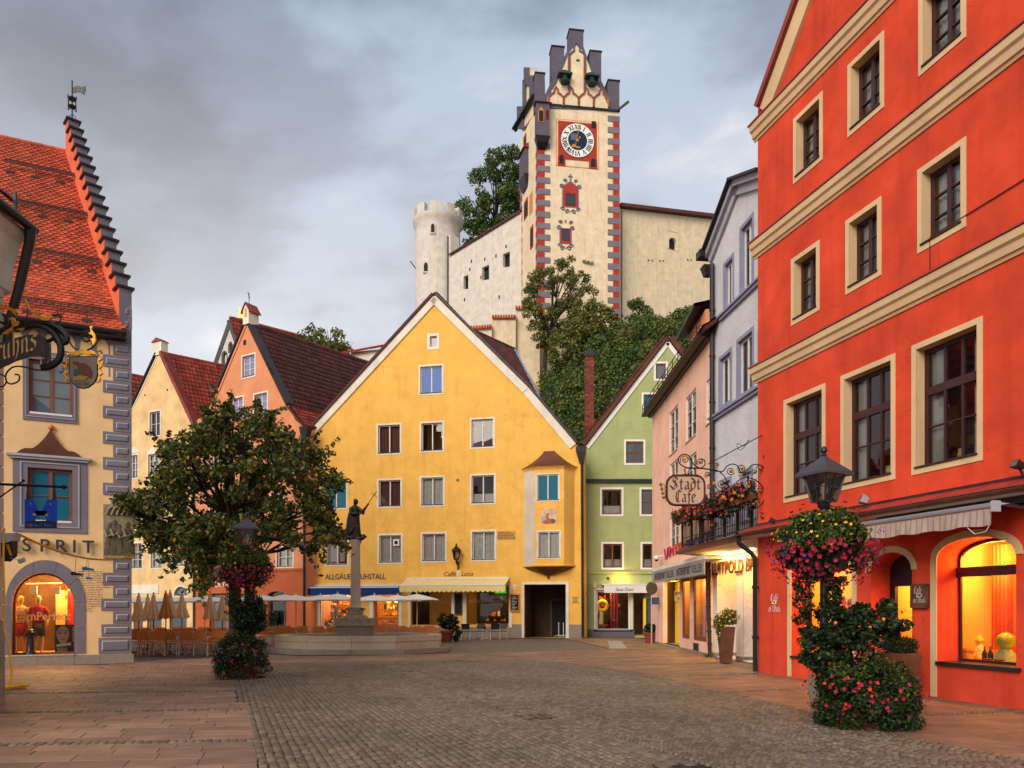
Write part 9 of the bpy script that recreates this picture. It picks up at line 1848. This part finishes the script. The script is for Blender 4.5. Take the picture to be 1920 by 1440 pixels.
for s_ in (-1,1): rd.tube([(c[0] + (.16 * math.cos(t)) * .88 + s_ * .07 * math.sin(t),0,c[1] + .16 * math.cos(t) * .47 + s_ * .08 * math.sin(2 * t) ) for t in [i * .4 for i in range(17)]],.007,5)
rd.ball((U(1466, 796)[0], .1, U(1466, 796)[1]), .035, 8); rd.build('stay_rod', M['iron'], cs)
# ---- wall lantern of the yellow house
f = YH; q = f.uz(855.5,1042,-.4); wl = empty('wall_lantern',f.M @ Vector((q[0],-.4,q[1])),f.root.rotation_euler.z,'black iron wall lantern on the yellow house above the cafe name','wall lantern')
mb = MB(); w0, w1 = .13, .24
for k in range(6): a,a2 = k * math.pi / 3,(k + 1) * math.pi / 3; mb.bar((w0 * math.cos(a),w0 * math.sin(a),-.22),(w1 * math.cos(a),w1 * math.sin(a),.26),.03); mb.bar((w1 * math.cos(a),w1 * math.sin(a),.26),(w1 * math.cos(a2),w1 * math.sin(a2),.26),.04); mb.bar((w0 * math.cos(a),w0 * math.sin(a),-.22),(w0 * math.cos(a2),w0 * math.sin(a2),-.22),.04)
mb.lathe([(.32,.27),(.30,.31),(.10,.50),(.05,.58),(.06,.62),(.02,.72)],6); mb.build('lantern_frame',M['iron'],wl)
for k in range(6): a,a2 = k * math.pi / 3,(k + 1) * math.pi / 3; MB().quad((w0 * math.cos(a),w0 * math.sin(a),-.22),(w0 * math.cos(a2),w0 * math.sin(a2),-.22),(w1 * math.cos(a2),w1 * math.sin(a2),.26),(w1 * math.cos(a),w1 * math.sin(a),.26)).build('pane',M['lampglass'],wl)
MB().tube([(0,0,-.2),(0,.05,-.4),(.05,.2,-.55),(0,.4,-.6)],[.06,.05,.05,.04],6).tube([(0,.38,-.75),(0,.38,-.3)],.05,6).build('bracket',M['iron'],wl); MB().lathe([(.03,-.2),(.05,-.05),(.02,.02)],8).build('bulb',M['white'],wl)
# ---- round traffic sign seen from behind
p = P(1222,1103,34.5); r = empty('traffic_sign',(p.x,p.y,0),0,'dark round back of a traffic sign beside the lit green shop','traffic sign'); MB().lathe([(.30,-.012),(.30,.012),(.01,.013)],24).build('disc',mat('sign_back_grey',(.05,.05,.055,1),.5,.1,4,metal=.4),r,loc=(0,0,p.z),rot=(R(90),0,R(20))); MB().tube([(0,.04,0),(0,.04,p.z + .3)],.03,8).build('pole',M['greylight'],r); MB().box(-.0,.34,.0,.02,p.z - .75,p.z - .42).build('blue_plate',M['navy'],r)
